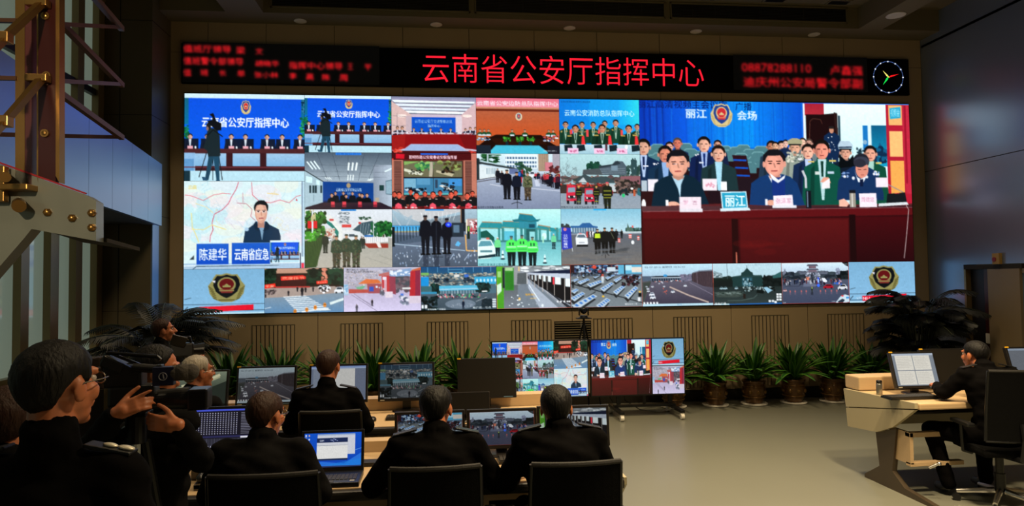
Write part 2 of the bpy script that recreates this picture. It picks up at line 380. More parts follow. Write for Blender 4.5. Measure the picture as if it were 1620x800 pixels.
# ------------------------------------------------------------------ what the screens show: painted dot by dot, one colour per screen dot
_G = {}
def glyphs(s, bold=0.):
    k = (s, bold)
    if k in _G: return _G[k]
    c = bpy.data.curves.new('lettering', 'FONT'); c.body = s; c.size = 1; c.resolution_u = 2; c.offset = bold
    o = bpy.data.objects.new('lettering', c); me = bpy.data.meshes.new_from_object(o)
    v = np.zeros(len(me.vertices)*3, np.float32); me.vertices.foreach_get('co', v); v = v.reshape(-1, 3)[:, :2].copy()
    me.calc_loop_triangles(); t = np.zeros(len(me.loop_triangles)*3, np.int32); me.loop_triangles.foreach_get('vertices', t)
    r = v[t].reshape(-1, 3, 2) if len(t) else np.zeros((0, 3, 2), np.float32)
    bpy.data.objects.remove(o); bpy.data.meshes.remove(me); bpy.data.curves.remove(c)
    _G[k] = r; return r
def hx(c):
    if isinstance(c, str): return np.array([int(c[i:i+2], 16)/255 for i in (0, 2, 4)], np.float32)
    return np.array(c, np.float32)
class Pic:
    def __init__(s, vb, w, h, bg='808080', ss=3, seed=1):
        s.w, s.h, s.ss = w, h, ss; s.W, s.H = w*ss, h*ss; s.vb = vb; s.r = np.random.default_rng(seed)
        s.b = np.zeros((s.H, s.W, 3), np.float32); s.b[:] = hx(bg); s.setT(0, 0, 1)
    def setT(s, ox, oy, sc): s.T = (ox, oy, sc); return s      # local units: view box = ox + x/sc
    def X(s, x): return ((s.T[0]+np.asarray(x, float)/s.T[2])-s.vb[0])/(s.vb[2]-s.vb[0])*s.W
    def Y(s, y): return ((s.T[1]+np.asarray(y, float)/s.T[2])-s.vb[1])/(s.vb[3]-s.vb[1])*s.H
    def _mask(s, xs, ys):
        x0, x1 = int(max(0, math.floor(xs.min()))), int(min(s.W, math.ceil(xs.max())+1)); y0, y1 = int(max(0, math.floor(ys.min()))), int(min(s.H, math.ceil(ys.max())+1))
        if x1 <= x0 or y1 <= y0: return None
        gx = np.arange(x0, x1)+.5; gy = (np.arange(y0, y1)+.5)[:, None]; m = np.zeros((y1-y0, x1-x0), bool); n = len(xs)
        for i in range(n):
            xa, ya, xb, yb = xs[i], ys[i], xs[(i+1) % n], ys[(i+1) % n]
            if ya == yb: continue
            c = (ya > gy) != (yb > gy); xi = (xb-xa)*(gy-ya)/(yb-ya)+xa; m ^= c & (gx[None, :] < xi)
        return (slice(y0, y1), slice(x0, x1)), m
    def poly(s, pts, c, a=1.):
        p = np.asarray(pts, float); r = s._mask(s.X(p[:, 0]), s.Y(p[:, 1]))
        if r:
            sl, m = r; v = s.b[sl]; v[m] = v[m]*(1-a)+hx(c)*a
        return s
    def rect(s, x0, y0, x1, y1, c, a=1.):
        X0, X1 = sorted((int(round(float(s.X(x0)))), int(round(float(s.X(x1)))))); Y0, Y1 = sorted((int(round(float(s.Y(y0)))), int(round(float(s.Y(y1))))))
        v = s.b[max(0, Y0):max(0, Y1), max(0, X0):max(0, X1)]; v[:] = v*(1-a)+hx(c)*a; return s
    def ell(s, cx, cy, rx, ry, c, a=1.):
        t = np.linspace(0, 2*PI, 20, endpoint=False); return s.poly(np.stack([cx+rx*np.cos(t), cy+ry*np.sin(t)], 1), c, a)
    def line(s, pts, wd, c, a=1.):
        for (x0, y0), (x1, y1) in zip(pts[:-1], pts[1:]):
            dx, dy = x1-x0, y1-y0; L = math.hypot(dx, dy) or 1; nx, ny = -dy/L*wd/2, dx/L*wd/2
            s.poly([(x0+nx, y0+ny), (x1+nx, y1+ny), (x1-nx, y1-ny), (x0-nx, y0-ny)], c, a)
        return s
    def grad(s, x0, y0, x1, y1, c0, c1, hor=False):
        X0, X1 = max(0, int(s.X(x0))), min(s.W, int(s.X(x1))+1); Y0, Y1 = max(0, int(s.Y(y0))), min(s.H, int(s.Y(y1))+1)
        n = (X1-X0) if hor else (Y1-Y0); t = np.linspace(0, 1, max(n, 1))[:, None]; g = hx(c0)*(1-t)+hx(c1)*t
        s.b[Y0:Y1, X0:X1] = g[None] if hor else g[:, None]; return s
    def speck(s, x0, y0, x1, y1, n, cols, rx, ry, a=1.):
        for _ in range(n):
            q = s.r.random(4); s.ell(x0+(x1-x0)*q[0], y0+(y1-y0)*q[1], rx*(.5+q[2]), ry*(.5+q[3]), cols[s.r.integers(len(cols))], a)
        return s
    def text(s, t, x, y, h, c, w=None, bold=0., a=1.):
        """left edge x, baseline y, cap height about h, total width w"""
        g = glyphs(t)
        if not len(g): return s
        mn, mx = g.reshape(-1, 2).min(0), g.reshape(-1, 2).max(0); sy = h/max(mx[1]-mn[1], .3); sx = (w/(mx[0]-mn[0])) if w else sy
        px = s.X(x+(g[..., 0]-mn[0])*sx); py = s.Y(y-(g[..., 1]-mn[1])*sy); col = hx(c)
        o_ = bold*h*1.2; H2 = [(0, 0)] if not bold else [(-o_, 0), (o_, 0), (0, -o_*.7), (0, o_*.7)]
        ux, uy = float(s.X(1)-s.X(0)), float(s.Y(1)-s.Y(0))
        for dx, dy in H2:
            for k in range(len(g)):
                r = s._mask(px[k]+dx*ux, py[k]+dy*uy)
                if r: sl, m = r; v = s.b[sl]; v[m] = v[m]*(1-a)+col*a
        return s
    def bust(s, cx, top, k, coat, hair='14100f', skin='c9957a', shirt=None, tie=None, gl=0, hat=None, wd=1., L=1.7):
        """head and shoulders; k = head height"""
        s.poly([(cx-.2*k, top+.8*k), (cx+.2*k, top+.8*k), (cx+.3*k, top+1.1*k), (cx+.95*k*wd, top+1.4*k), (cx+1.2*k*wd, top+(1.2+L)*k), (cx-1.2*k*wd, top+(1.2+L)*k), (cx-.95*k*wd, top+1.4*k), (cx-.3*k, top+1.1*k)], coat)
        s.rect(cx-.18*k, top+.8*k, cx+.18*k, top+1.12*k, [v*.8 for v in hx(skin)])
        if shirt: s.poly([(cx-.22*k, top+1.0*k), (cx+.22*k, top+1.0*k), (cx+.06*k, top+(1+L*.8)*k), (cx-.06*k, top+(1+L*.8)*k)], shirt)
        if tie: s.poly([(cx-.07*k, top+1.1*k), (cx+.07*k, top+1.1*k), (cx+.05*k, top+1.9*k), (cx-.05*k, top+1.9*k)], tie)
        s.ell(cx, top+.44*k, .41*k, .45*k, hair); s.ell(cx-.4*k, top+.57*k, .06*k, .12*k, skin); s.ell(cx+.4*k, top+.57*k, .06*k, .12*k, skin)
        s.ell(cx, top+.6*k, .34*k, .42*k, skin); s.ell(cx+.12*k, top+.62*k, .2*k, .34*k, [min(1, v*1.1) for v in hx(skin)])
        s.poly([(cx-.36*k, top+.34*k), (cx-.2*k, top+.22*k), (cx+.25*k, top+.2*k), (cx+.36*k, top+.36*k), (cx+.38*k, top+.2*k), (cx, top), (cx-.38*k, top+.2*k)], hair)
        dk = [v*.35 for v in hx(skin)]
        for e in (-.15, .15):
            s.line([(cx+(e-.08)*k, top+.5*k), (cx+(e+.08)*k, top+.5*k)], .05*k, dk)
            if gl: s.line([(cx+(e-.12)*k, top+.57*k), (cx+(e+.12)*k, top+.57*k)], .03*k, 'e8e0e0', .6)
        s.poly([(cx-.34*k, top+.45*k), (cx-.2*k, top+.45*k), (cx-.2*k, top+.9*k), (cx-.28*k, top+.8*k)], dk, .3); s.poly([(cx-.6*k*wd, top+1.5*k), (cx-.4*k*wd, top+1.3*k), (cx-.5*k*wd, top+(1.1+L)*k), (cx-.75*k*wd, top+(1.1+L)*k)], '000000', .25)
        s.line([(cx, top+.55*k), (cx, top+.72*k)], .05*k, dk, .4); s.line([(cx-.1*k, top+.82*k), (cx+.1*k, top+.82*k)], .05*k, '8c3a34')
        if hat:
            s.poly([(cx-.5*k, top+.3*k), (cx-.55*k, top+.02*k), (cx-.2*k, top-.16*k), (cx+.2*k, top-.16*k), (cx+.55*k, top+.02*k), (cx+.5*k, top+.3*k)], hat)
            s.line([(cx-.45*k, top+.3*k), (cx+.45*k, top+.3*k)], .09*k, '101418')
        return s
    def stand(s, cx, top, h, c, leg=None, skin='b98a6c', hat='1c201c', vest=None, wd=1.):
        leg = leg or c; k = h*.13
        s.poly([(cx-.13*h*wd, top+.48*h), (cx+.13*h*wd, top+.48*h), (cx+.1*h*wd, top+.98*h), (cx+.02*h, top+.98*h), (cx, top+.58*h), (cx-.02*h, top+.98*h), (cx-.1*h*wd, top+.98*h)], leg)
        s.poly([(cx-.05*h, top+.12*h), (cx+.05*h, top+.12*h), (cx+.15*h*wd, top+.19*h), (cx+.18*h*wd, top+.5*h), (cx+.13*h*wd, top+.54*h), (cx-.13*h*wd, top+.54*h), (cx-.18*h*wd, top+.5*h), (cx-.15*h*wd, top+.19*h)], c)
        if vest: s.poly([(cx-.1*h*wd, top+.19*h), (cx+.1*h*wd, top+.19*h), (cx+.11*h*wd, top+.36*h), (cx-.11*h*wd, top+.36*h)], vest)
        s.ell(cx, top+.075*h, .045*h, .065*h, skin); s.poly([(cx-.06*h, top+.05*h), (cx-.045*h, top), (cx+.045*h, top), (cx+.06*h, top+.05*h)], hat)
        s.rect(cx-.12*h, top+.96*h, cx-.01*h, top+h, '0a0a0a'); s.rect(cx+.01*h, top+.96*h, cx+.12*h, top+h, '0a0a0a'); return s
    def emblem(s, cx, cy, rx, ry, dark=False):
        g, g2, r, bk = ('8f8a52', '5c5628', '5f1114', '0c1014') if dark else ('d9c48a', 'b59a5c', 'c92b33', '23408a')
        s.poly([(cx-rx, cy-.15*ry), (cx-.92*rx, cy+.4*ry), (cx-.7*rx, cy+.78*ry), (cx-.3*rx, cy+ry), (cx+.3*rx, cy+ry), (cx+.7*rx, cy+.78*ry), (cx+.92*rx, cy+.4*ry), (cx+rx, cy-.15*ry), (cx+.78*rx, cy-.5*ry), (cx-.78*rx, cy-.5*ry)], g)
        for q in range(6):
            t = q/5; s.line([(cx-(.98-.25*t)*rx, cy+(-.1+.8*t)*ry), (cx-(.7-.2*t)*rx, cy+(.15+.7*t)*ry)], .05*rx, g2); s.line([(cx+(.98-.25*t)*rx, cy+(-.1+.8*t)*ry), (cx+(.7-.2*t)*rx, cy+(.15+.7*t)*ry)], .05*rx, g2)
        sh = [(0, -1), (.3, -.9), (.55, -.92), (.72, -.62), (.78, -.2), (.62, .3), (.3, .62), (0, .8)]
        sh = sh+[(-x, y) for x, y in sh[::-1]]
        s.poly([(cx+x*rx*1.04, cy+y*ry*1.03) for x, y in sh], g); s.poly([(cx+x*rx*.93, cy+y*ry*.92) for x, y in sh], bk)
        s.ell(cx, cy-.22*ry, .5*rx, .52*ry, g); s.ell(cx, cy-.25*ry, .4*rx, .4*ry, r)
        s.rect(cx-.22*rx, cy-.16*ry, cx+.22*rx, cy-.04*ry, g); s.poly([(cx-.14*rx, cy-.16*ry), (cx, cy-.3*ry), (cx+.14*rx, cy-.16*ry)], g)
        s.poly([(cx-.4*rx, cy+.12*ry), (cx+.4*rx, cy+.12*ry), (cx+.3*rx, cy+.36*ry), (cx-.3*rx, cy+.36*ry)], r if not dark else '7a2a26')
        s.line([(cx-.4*rx, cy+.2*ry), (cx+.4*rx, cy+.2*ry)], .06*rx, g); s.line([(cx-.45*rx, cy+.86*ry), (cx+.45*rx, cy+.86*ry)], .08*ry, g2)
        if dark: s.poly([(cx-.8*rx, cy-.48*ry), (cx-.6*rx, cy-.52*ry), (cx-.64*rx, cy-.34*ry)], 'd8d8e4')
        return s
    def car(s, x, y, w_, h_, c='e8eef4', roof='2c3a48'):
        s.poly([(x, y+.55*h_), (x+.12*w_, y+.45*h_), (x+.28*w_, y+.05*h_), (x+.75*w_, y), (x+.92*w_, y+.4*h_), (x+w_, y+.5*h_), (x+w_, y+.9*h_), (x, y+.95*h_)], c)
        s.poly([(x+.2*w_, y+.42*h_), (x+.32*w_, y+.12*h_), (x+.72*w_, y+.1*h_), (x+.84*w_, y+.42*h_)], roof); s.ell(x+.2*w_, y+.92*h_, .1*w_, .14*h_, '0c0c10'); s.ell(x+.8*w_, y+.9*h_, .1*w_, .14*h_, '0c0c10'); return s
    def noise(s, amp=.05, cell=2):
        n = s.r.normal(0, amp, (s.H//(s.ss*cell)+2, s.W//(s.ss*cell)+2)); n = np.kron(n, np.ones((s.ss*cell, s.ss*cell)))[:s.H, :s.W, None]; s.b *= (1+n).astype(np.float32); return s
    def img(s, blur=0):
        if s.H > 250 and s.b.mean() > .12: s.noise(.014, 1); s.noise(.012, 4)
        a = np.clip(s.b, 0, 1).reshape(s.h, s.ss, s.w, s.ss, 3).mean((1, 3)); a = np.clip(a, 0, 1)
        for _ in range(blur):
            p = np.pad(a, ((1, 1), (1, 1), (0, 0)), 'edge'); a = (p[:-2, 1:-1]+p[2:, 1:-1]+p[1:-1, :-2]+p[1:-1, 2:]+2*a)/6
        return a
def resample(a, w, h):
    H, W = a.shape[:2]
    if w < W and h < H:
        k = max(1, int(W/w)), max(1, int(H/h)); a = a[:H//k[1]*k[1], :W//k[0]*k[0]].reshape(H//k[1], k[1], W//k[0], k[0], 3).mean((1, 3)); H, W = a.shape[:2]
    y = np.linspace(0, H-1, h); x = np.linspace(0, W-1, w); y0 = np.floor(y).astype(int); x0 = np.floor(x).astype(int); y1 = np.minimum(y0+1, H-1); x1 = np.minimum(x0+1, W-1)
    fy = (y-y0)[:, None, None]; fx = (x-x0)[None, :, None]
    return (a[y0][:, x0]*(1-fx)+a[y0][:, x1]*fx)*(1-fy)+(a[y1][:, x0]*(1-fx)+a[y1][:, x1]*fx)*fy
def s2l(a): return np.where(a <= .04045, a/12.92, ((a+.055)/1.055)**2.4)
def screen(name, a, x0, z0, x1, z1, y, m, parent, label=None, tilt=None):
    """a flat display in the local XZ plane facing -Y, one mesh vertex per dot of picture a"""
    h, w_ = a.shape[:2]
    X, Z = np.meshgrid(np.linspace(x0, x1, w_), np.linspace(z1, z0, h)); co = np.stack([X, np.full_like(X, y), Z], -1).reshape(-1, 3)
    i = np.arange(h*w_).reshape(h, w_); q = np.stack([i[:-1, :-1], i[1:, :-1], i[1:, 1:], i[:-1, 1:]], -1).reshape(-1, 4)
    me = bpy.data.meshes.new(name); me.vertices.add(len(co)); me.vertices.foreach_set('co', co.ravel().astype(np.float32))
    me.loops.add(q.size); me.loops.foreach_set('vertex_index', q.ravel().astype(np.int32)); me.polygons.add(len(q))
    me.polygons.foreach_set('loop_start', (np.arange(len(q))*4).astype(np.int32)); me.polygons.foreach_set('loop_total', np.full(len(q), 4, np.int32)); me.update(calc_edges=True)
    at_ = me.color_attributes.new('picture', 'FLOAT_COLOR', 'POINT'); c = np.concatenate([s2l(np.clip(a, 0, 1)).reshape(-1, 3), np.ones((h*w_, 1))], 1)
    at_.data.foreach_set('color', c.ravel().astype(np.float32)); me.materials.append(m)
    o = bpy.data.objects.new(name, me); COL.objects.link(o); o.parent = parent
    if label: o['label'] = label
    return o
# --- the camera pictures, each drawn once and shown on the wall, the televisions and the desk monitors
PIC = {}
def blue_hall(w_, h_, cam_x=300):
    P = Pic((58, 38, 1077, 778), w_, h_, '0a62e6', seed=3)
    P.rect(58, 38, 1077, 78, 'cdeaf5'); P.grad(90, 78, 1050, 505, '0b50dd', '0a5ce8')
    P.grad(58, 78, 92, 300, '14607c', '0a6f9c'); P.grad(1048, 78, 1077, 300, '14607c', '0a6f9c')
    P.speck(60, 310, 95, 420, 40, ['0d5a3a', '14804a', '2aa35c'], 9, 8); P.speck(1040, 240, 1077, 420, 40, ['0d5a3a', '14804a', '2aa35c'], 9, 8); P.speck(1050, 80, 1077, 200, 12, ['0a2a44', '3a7aa4'], 8, 8)
    P.emblem(575, 152, 44, 58); P.text('云南省公安厅指挥中心', 205, 322, 84, 'f4fbff', w=735, bold=.022)
    P.grad(58, 540, 1077, 650, '9cc4e4', '7fb3dc'); P.rect(58, 690, 1077, 778, 'b8e0ee'); P.rect(58, 650, 1077, 690, '3a1820')
    for x, g in ((108, 1), (250, 0), (452, 0), (572, 1), (755, 0), (884, 0), (1037, 1)):
        P.rect(x-52, 420, x+70, 505, '0d1a34'); P.bust(x, 378, 48, '141c30', shirt='dce6f0', gl=g, skin='c79a86', wd=1.1)
        P.rect(x-22, 480, x+24, 506, 'e8a8b4'); P.ell(x+45, 495, 7, 14, 'e8f4fa')
    P.poly([(58, 505), (1077, 500), (1077, 542), (58, 545)], '4a2226'); P.rect(58, 540, 150, 690, '8cb8e0'); P.rect(58, 590, 140, 690, '5f96c8'); P.rect(58, 690, 110, 778, '14303c')
    for x in (410, 695): P.rect(x, 540, x+55, 690, '38161c')
    P.rect(58, 655, 1077, 664, '6a3038')
    # camera operator with tripod in front of the table
    P.line([(245, 540), (182, 745)], 7, '14161c'); P.line([(345, 545), (378, 768)], 7, '14161c'); P.line([(300, 560), (300, 770)], 5, '14161c')
    P.poly([(250, 360), (275, 330), (330, 335), (355, 400), (362, 560), (340, 590), (262, 590), (250, 520), (215, 500), (238, 440)], '18262c')
    P.poly([(262, 570), (308, 570), (262, 770), (232, 770)], '1c4258'); P.poly([(300, 570), (350, 570), (355, 775), (330, 775)], '1d4862')
    P.poly([(207, 740), (240, 745), (255, 775), (215, 772)], '28506c'); P.rect(325, 765, 358, 778, '28506c'); P.ell(262, 315, 20, 32, '1a1a1c'); P.ell(252, 335, 10, 18, '8a6a60')
    P.poly([(250, 270), (290, 262), (295, 240), (268, 215), (300, 203), (310, 225), (325, 270), (368, 290), (368, 350), (330, 352), (270, 300)], '0c0e16'); P.line([(245, 400), (300, 345), (380, 402)], 9, '0e1216')
    return P
PIC['blue'] = blue_hall(250, 180).img()
def red_table():
    P = Pic((808, 45, 1582, 570), 180, 122, 'c8b8cc', seed=4)
    P.grad(808, 45, 1582, 210, '8c8cac', 'cdb4c0'); P.rect(808, 45, 1582, 62, '8488a4')
    for i, y in enumerate((78, 112, 146, 175)): P.poly([(812+i*28, y), (1575-i*32, y+8), (1560-i*32, y+26), (838+i*28, y+22)], ('eef8ff', 'e4f0fc', 'e0ecfa', 'f4fbff')[i]); P.line([(820+i*30, y+27), (1562-i*32, y+30)], 7, '4a5a6c')
    P.poly([(808, 90), (990, 215), (990, 395), (808, 395)], 'd8b8b4'); P.poly([(1582, 90), (1440, 215), (1440, 395), (1582, 395)], 'd4b4b8'); P.ell(905, 225, 45, 14, 'f4e4dc'); P.ell(1500, 220, 45, 14, 'f4e4dc')
    P.line([(808, 225), (980, 235)], 3, '8a7a80'); P.line([(808, 315), (985, 318)], 3, '8a7a80'); P.line([(860, 200), (860, 395)], 3, '8a7a80'); P.rect(940, 225, 1000, 390, 'c4b0b8'); P.rect(1392, 225, 1450, 395, 'dccfd8')
    P.rect(992, 235, 1392, 392, '0d50c4'); P.text('云南省公安厅交通警察总队', 1020, 290, 32, 'c4e6f8', w=340); P.text('指挥中心', 1138, 330, 28, 'c4e6f8', w=112)
    for x, k in ((862, 34), (905, 34), (1010, 26), (1082, 24), (1162, 26), (1258, 26), (1346, 26), (1482, 26), (1525, 30), (1575, 30)): P.bust(x, 335 if k < 30 else 322, k, '14162c', shirt='d0d8e8', wd=1.1)
    P.rect(808, 378, 1582, 394, 'd4ccd8'); P.speck(830, 378, 1570, 395, 40, ['f4f4ff', '8a3a44', '3a2a34'], 8, 4)
    P.poly([(808, 405), (940, 395), (1500, 390), (1582, 400), (1582, 535), (1480, 525), (1410, 485), (985, 485), (925, 530), (808, 545)], '8c1015'); P.poly([(808, 405), (935, 395), (925, 530), (808, 545)], '9c1a1a'); P.poly([(1420, 393), (1582, 400), (1582, 535), (1480, 525)], '741014')
    P.poly([(985, 487), (1410, 487), (1490, 545), (905, 550)], '9cb4dc'); P.rect(808, 548, 1582, 570, '4c1418'); P.speck(820, 520, 900, 560, 14, ['c83428', 'e85848'], 14, 9); P.speck(1520, 545, 1582, 565, 6, ['c83428'], 12, 6)
    return P.img()
PIC['redtable'] = red_table()
def brown():
    P = Pic((48, 58, 812, 578), 180, 125, 'b85a30', seed=5)
    P.grad(48, 58, 812, 145, 'e06a80', 'ee8fa0'); P.text('云南省公安边防总队指挥中心', 60, 130, 44, 'f6e6ee', w=740, bold=.015)
    P.grad(48, 143, 812, 175, 'c88a6c', 'c07a5c'); P.rect(48, 160, 812, 184, '6c2818'); P.grad(48, 184, 812, 405, 'b66040', 'cc5426')
    for i in range(16): P.line([(48, 190+i*13), (812, 196+i*13)], 3, '9c4420', .35)
    P.ell(438, 232, 30, 36, 'dceae0'); P.emblem(438, 232, 24, 30); P.poly([(230, 400), (640, 400), (700, 455), (812, 520), (812, 578), (48, 578), (48, 520), (160, 430)], '1c0c08')
    P.poly([(225, 500), (622, 500), (722, 578), (150, 578)], '46bcd8'); P.poly([(170, 435), (650, 440), (700, 490), (230, 490)], '2a1008')
    P.rect(48, 500, 180, 578, '1a2430'); P.rect(700, 500, 812, 578, '20202c')
    for x, k in ((84, 26), (122, 24), (160, 24), (375, 26), (492, 26), (712, 24), (752, 26)): P.bust(x, 350, k, '1c4a28', L=1.0); P.rect(x-18, 398, x+20, 412, 'd4e0e8')
    P.speck(55, 425, 170, 455, 30, ['b4d0e8', '0c1018', '5078a0'], 9, 5); P.speck(660, 400, 810, 460, 34, ['d8e4f4', '0c1018', '50609c', 'c04a5c'], 9, 6)
    for x in (328, 446, 546): P.speck(x-30, 425, x+30, 462, 26, ['3a8c24', '1c6018', '54ac3c'], 8, 8); P.rect(x-12, 465, x+12, 500, '0e2830')
    P.text('云南省边防总队指挥中心', 660, 556, 12, 'e8f6fa', w=125)
    return P.img()
PIC['brown'] = brown()
def fire():
    P = Pic((820, 65, 1567, 580), 180, 125, '0f7ee0', seed=6)
    P.grad(820, 65, 1567, 500, '0a90e8', '1aa4ee', True); P.grad(1380, 65, 1567, 300, '14a8f0', '30d8e8', True); P.grad(820, 65, 1100, 500, '0c78dc', '0c88e4', True)
    P.text('云南公安消防总队指挥中心标清会场', 840, 100, 18, '0a3868', w=270); P.text('云南公安消防总队指挥中心', 870, 224, 58, 'ccf6fc', w=650, bold=.012)
    for x, y, k in ((878, 275, 62), (1030, 275, 60), (1134, 275, 60), (1242, 262, 60), (1344, 252, 66), (1545, 290, 60)): P.bust(x, y, k, '14402e', skin='b8866c', shirt='a4c4b0', tie='103020', L=2.2); P.speck(x-40, y+90, x+40, y+100, 6, ['c4a45c'], 6, 4)
    for x in (928, 1078, 1188, 1398): P.rect(x-10, 350, x+12, 415, 'e8484c')
    for x, y, k, d in ((968, 305, 76, 0), (1216, 298, 80, 1), (1465, 300, 78, 1)): P.bust(x, y, k, '0f3020', skin='c08468', shirt='9cc0ac', tie='0c2418', gl=d, wd=1.15, L=1.6); P.rect(x-75, y+100, x-35, y+110, 'c8a850'); P.rect(x+35, y+95, x+75, y+105, 'c8a850'); P.poly([(x+58, y+110), (x+80, y+105), (x+92, y+190), (x+55, y+190)], 'ec3438')
    P.grad(820, 488, 1567, 580, 'c4dce8', '9cc8d8'); 
    for x in (905, 1020, 1180, 1320, 1530): P.poly([(x-42, 495), (x+30, 490), (x+40, 545), (x-38, 555)], '12242c')
    for x in (945, 1188, 1400): P.rect(x-50, 522, x+48, 576, 'f0c8e4'); P.speck(x-28, 545, x+30, 562, 14, ['c05c8c', 'd884a8'], 6, 5)
    P.rect(1242, 480, 1262, 545, '54343c'); P.ell(1440, 510, 14, 22, 'f0f4f8')
    return P.img()
PIC['fire'] = fire()
def aroom():
    P = Pic((8, 8, 812, 520), 185, 122, '8a96a4', seed=7)
    P.grad(8, 8, 812, 265, '4c5c6c', 'a4b4c0'); P.grad(640, 120, 812, 490, '8894a4', 'b4c4d4', True)
    for x0, x1 in ((120, 220), (260, 330), (405, 405), (560, 500), (700, 590)): P.line([(x0, 8), (x1, 262)], 3, '3c4854')
    for y in (120, 180, 222): P.line([(60, y), (760, y+8)], 2, '4c5864')
    for i in range(3):
        P.line([(30+i*32, 92-i*3), (84+i*32, 160)], 12, 'e8fcff'); P.line([(414+i*38, 98), (408+i*34, 170)], 15, 'f0ffff'); P.line([(407+i*24, 208), (404+i*23, 258)], 9, 'f0ffff'); P.line([(195+i*18, 232), (218+i*18, 250)], 6, 'f0ffff'); P.line([(640-i*20, 243), (600-i*8, 262)], 6, 'f0ffff')
    P.line([(812, 150), (745, 180)], 12, 'e8fcff')
    P.poly([(8, 170), (180, 270), (180, 450), (8, 520)], 'a8c4d0'); P.poly([(22, 220), (78, 235), (78, 285), (22, 275)], 'd4fbff'); P.poly([(115, 255), (146, 262), (146, 305), (115, 298)], 'd4fbff')
    for x in (60, 88, 110, 160): P.rect(x-9, 305, x+9, 372, '1c343c')
    P.line([(8, 170), (180, 272)], 8, '30383c'); P.line([(90, 385), (90, 450)], 3, '5a7480')
    P.poly([(175, 270), (640, 282), (640, 480), (175, 480)], '0c3e8c'); P.grad(178, 440, 638, 478, '0a2c64', '081c40')
    P.ell(410, 305, 20, 22, 'a89470'); P.text('云南省公安厅机场公安局', 296, 358, 28, 'd4ecfa', w=232, bold=.01); P.text('指挥中心', 400, 388, 20, 'b4d0e8', w=64)
    P.rect(694, 302, 738, 352, '1c3c3c'); P.poly([(752, 262), (812, 250), (812, 390), (755, 385)], '5c7888'); P.poly([(757, 270), (812, 258), (812, 382), (760, 378)], '90b0c0'); P.rect(655, 415, 692, 470, 'b0a490')
    for x, y in ((290, 360), (362, 358), (446, 360), (510, 372)): P.bust(x, y, 30, '10141c', L=2)
    for x, y, k in ((256, 374, 36), (388, 384, 32), (534, 376, 38), (580, 374, 36)): P.bust(x, y, k, '0c0e12', L=1.4)
    P.poly([(20, 500), (180, 455), (700, 455), (812, 505), (812, 520), (8, 520)], '281c28'); P.grad(180, 462, 700, 490, '38242c', '301e2c')
    for x in (266, 370, 514, 655): P.rect(x-17, 450, x+17, 476, 'e04450'); P.rect(x-18, 476, x+18, 500, '8c2434')
    P.rect(292, 8, 530, 30, '2f7cdc'); P.text('云南省公安厅', 300, 28, 17, '1450b0', w=220)
    return P.img()
PIC['aroom'] = aroom()
def redofficers():
    P = Pic((812, 8, 1590, 525), 180, 122, '8c4a3c', seed=8)
    P.rect(812, 8, 1590, 75, '4c1014'); P.poly([(850, 15), (930, 20), (925, 62), (850, 60)], 'd4182c'); P.rect(1075, 8, 1325, 26, '2c5ccc'); P.text('昆明铁路公安局春运安保指挥部', 972, 62, 32, 'f4d0dc', w=435, bold=.03)
    P.rect(812, 60, 830, 80, 'e04440'); P.rect(1540, 8, 1590, 200, 'c87464')
    for x0, x1 in ((812, 915), (1470, 1590)): P.rect(x0, 75, x1, 400, 'c07864')
    for x0, x1 in ((832, 902), (1482, 1542)):
        P.rect(x0, 80, x1, 380, '88584c')
        for y in range(84, 380, 15): P.rect(x0, y, x1, y+6, '542c28')
    P.rect(918, 78, 1462, 400, '201418'); P.rect(922, 84, 1455, 228, '6c6a50')
    P.poly([(925, 120), (1010, 100), (1080, 84), (922, 84)], '86b060'); P.speck(1040, 90, 1200, 160, 26, ['58a050', '8cc068', '30704c'], 20, 14); P.speck(1240, 90, 1440, 160, 30, ['6a7c40', '98a860', '4c3c24'], 20, 12)
    P.poly([(925, 150), (1100, 195), (1080, 215), (925, 175)], 'd8dcc4'); P.speck(960, 165, 1080, 205, 16, ['20201c', 'e4e4d4'], 9, 6); P.poly([(1220, 165), (1380, 200), (1360, 225), (1215, 185)], 'c0b898'); P.speck(1270, 140, 1370, 195, 18, ['1c1814', '483424'], 12, 9)
    P.poly([(1160, 90), (1195, 90), (1180, 226), (1150, 226)], 'b8b09c'); P.rect(1186, 84, 1190, 228, '201814')
    P.rect(922, 240, 1455, 378, '3c7ca4'); P.rect(925, 245, 1030, 330, '78b0cc'); P.rect(1040, 240, 1160, 300, '5898c0'); P.rect(1205, 252, 1230, 330, '30445c'); P.rect(1330, 245, 1450, 310, '4090d4'); P.speck(930, 330, 1130, 372, 40, ['0c1420', '183048', 'c0d8e4'], 13, 8)
    P.poly([(1240, 310), (1270, 300), (1400, 350), (1380, 375)], 'e0e4e0'); P.speck(1260, 285, 1390, 360, 30, ['0c1018', '24303c'], 12, 8); P.rect(922, 375, 1455, 392, '58b4b8'); P.rect(1188, 240, 1192, 378, '201814')
    for x, y in ((835, 360), (982, 340), (1112, 358), (1250, 350), (1392, 348), (1548, 355)): P.bust(x, y, 50, '141418', skin='d05440', hair='1c0c0c', L=1.6)
    for x, y in ((878, 362), (1034, 368), (1186, 360), (1352, 360), (1500, 372)): P.bust(x, y, 60, '16161a', skin='e4604a', hair='301410', hat=None, L=1.4); P.rect(x-40, y+68, x-20, y+74, 'd8c8c0'); P.rect(x+20, y+68, x+40, y+74, 'd8c8c0')
    P.rect(812, 500, 1590, 525, '6c1418')
    for x in (870, 1005, 1182, 1360, 1510): P.poly([(x-30, 520), (x-26, 482), (x, 466), (x+28, 482), (x+34, 520)], 'ec5468')
    P.speck(820, 495, 1580, 515, 26, ['e4d8d8', 'c83438', '3c0c10'], 12, 5)
    return P.img()
PIC['redofficers'] = redofficers()
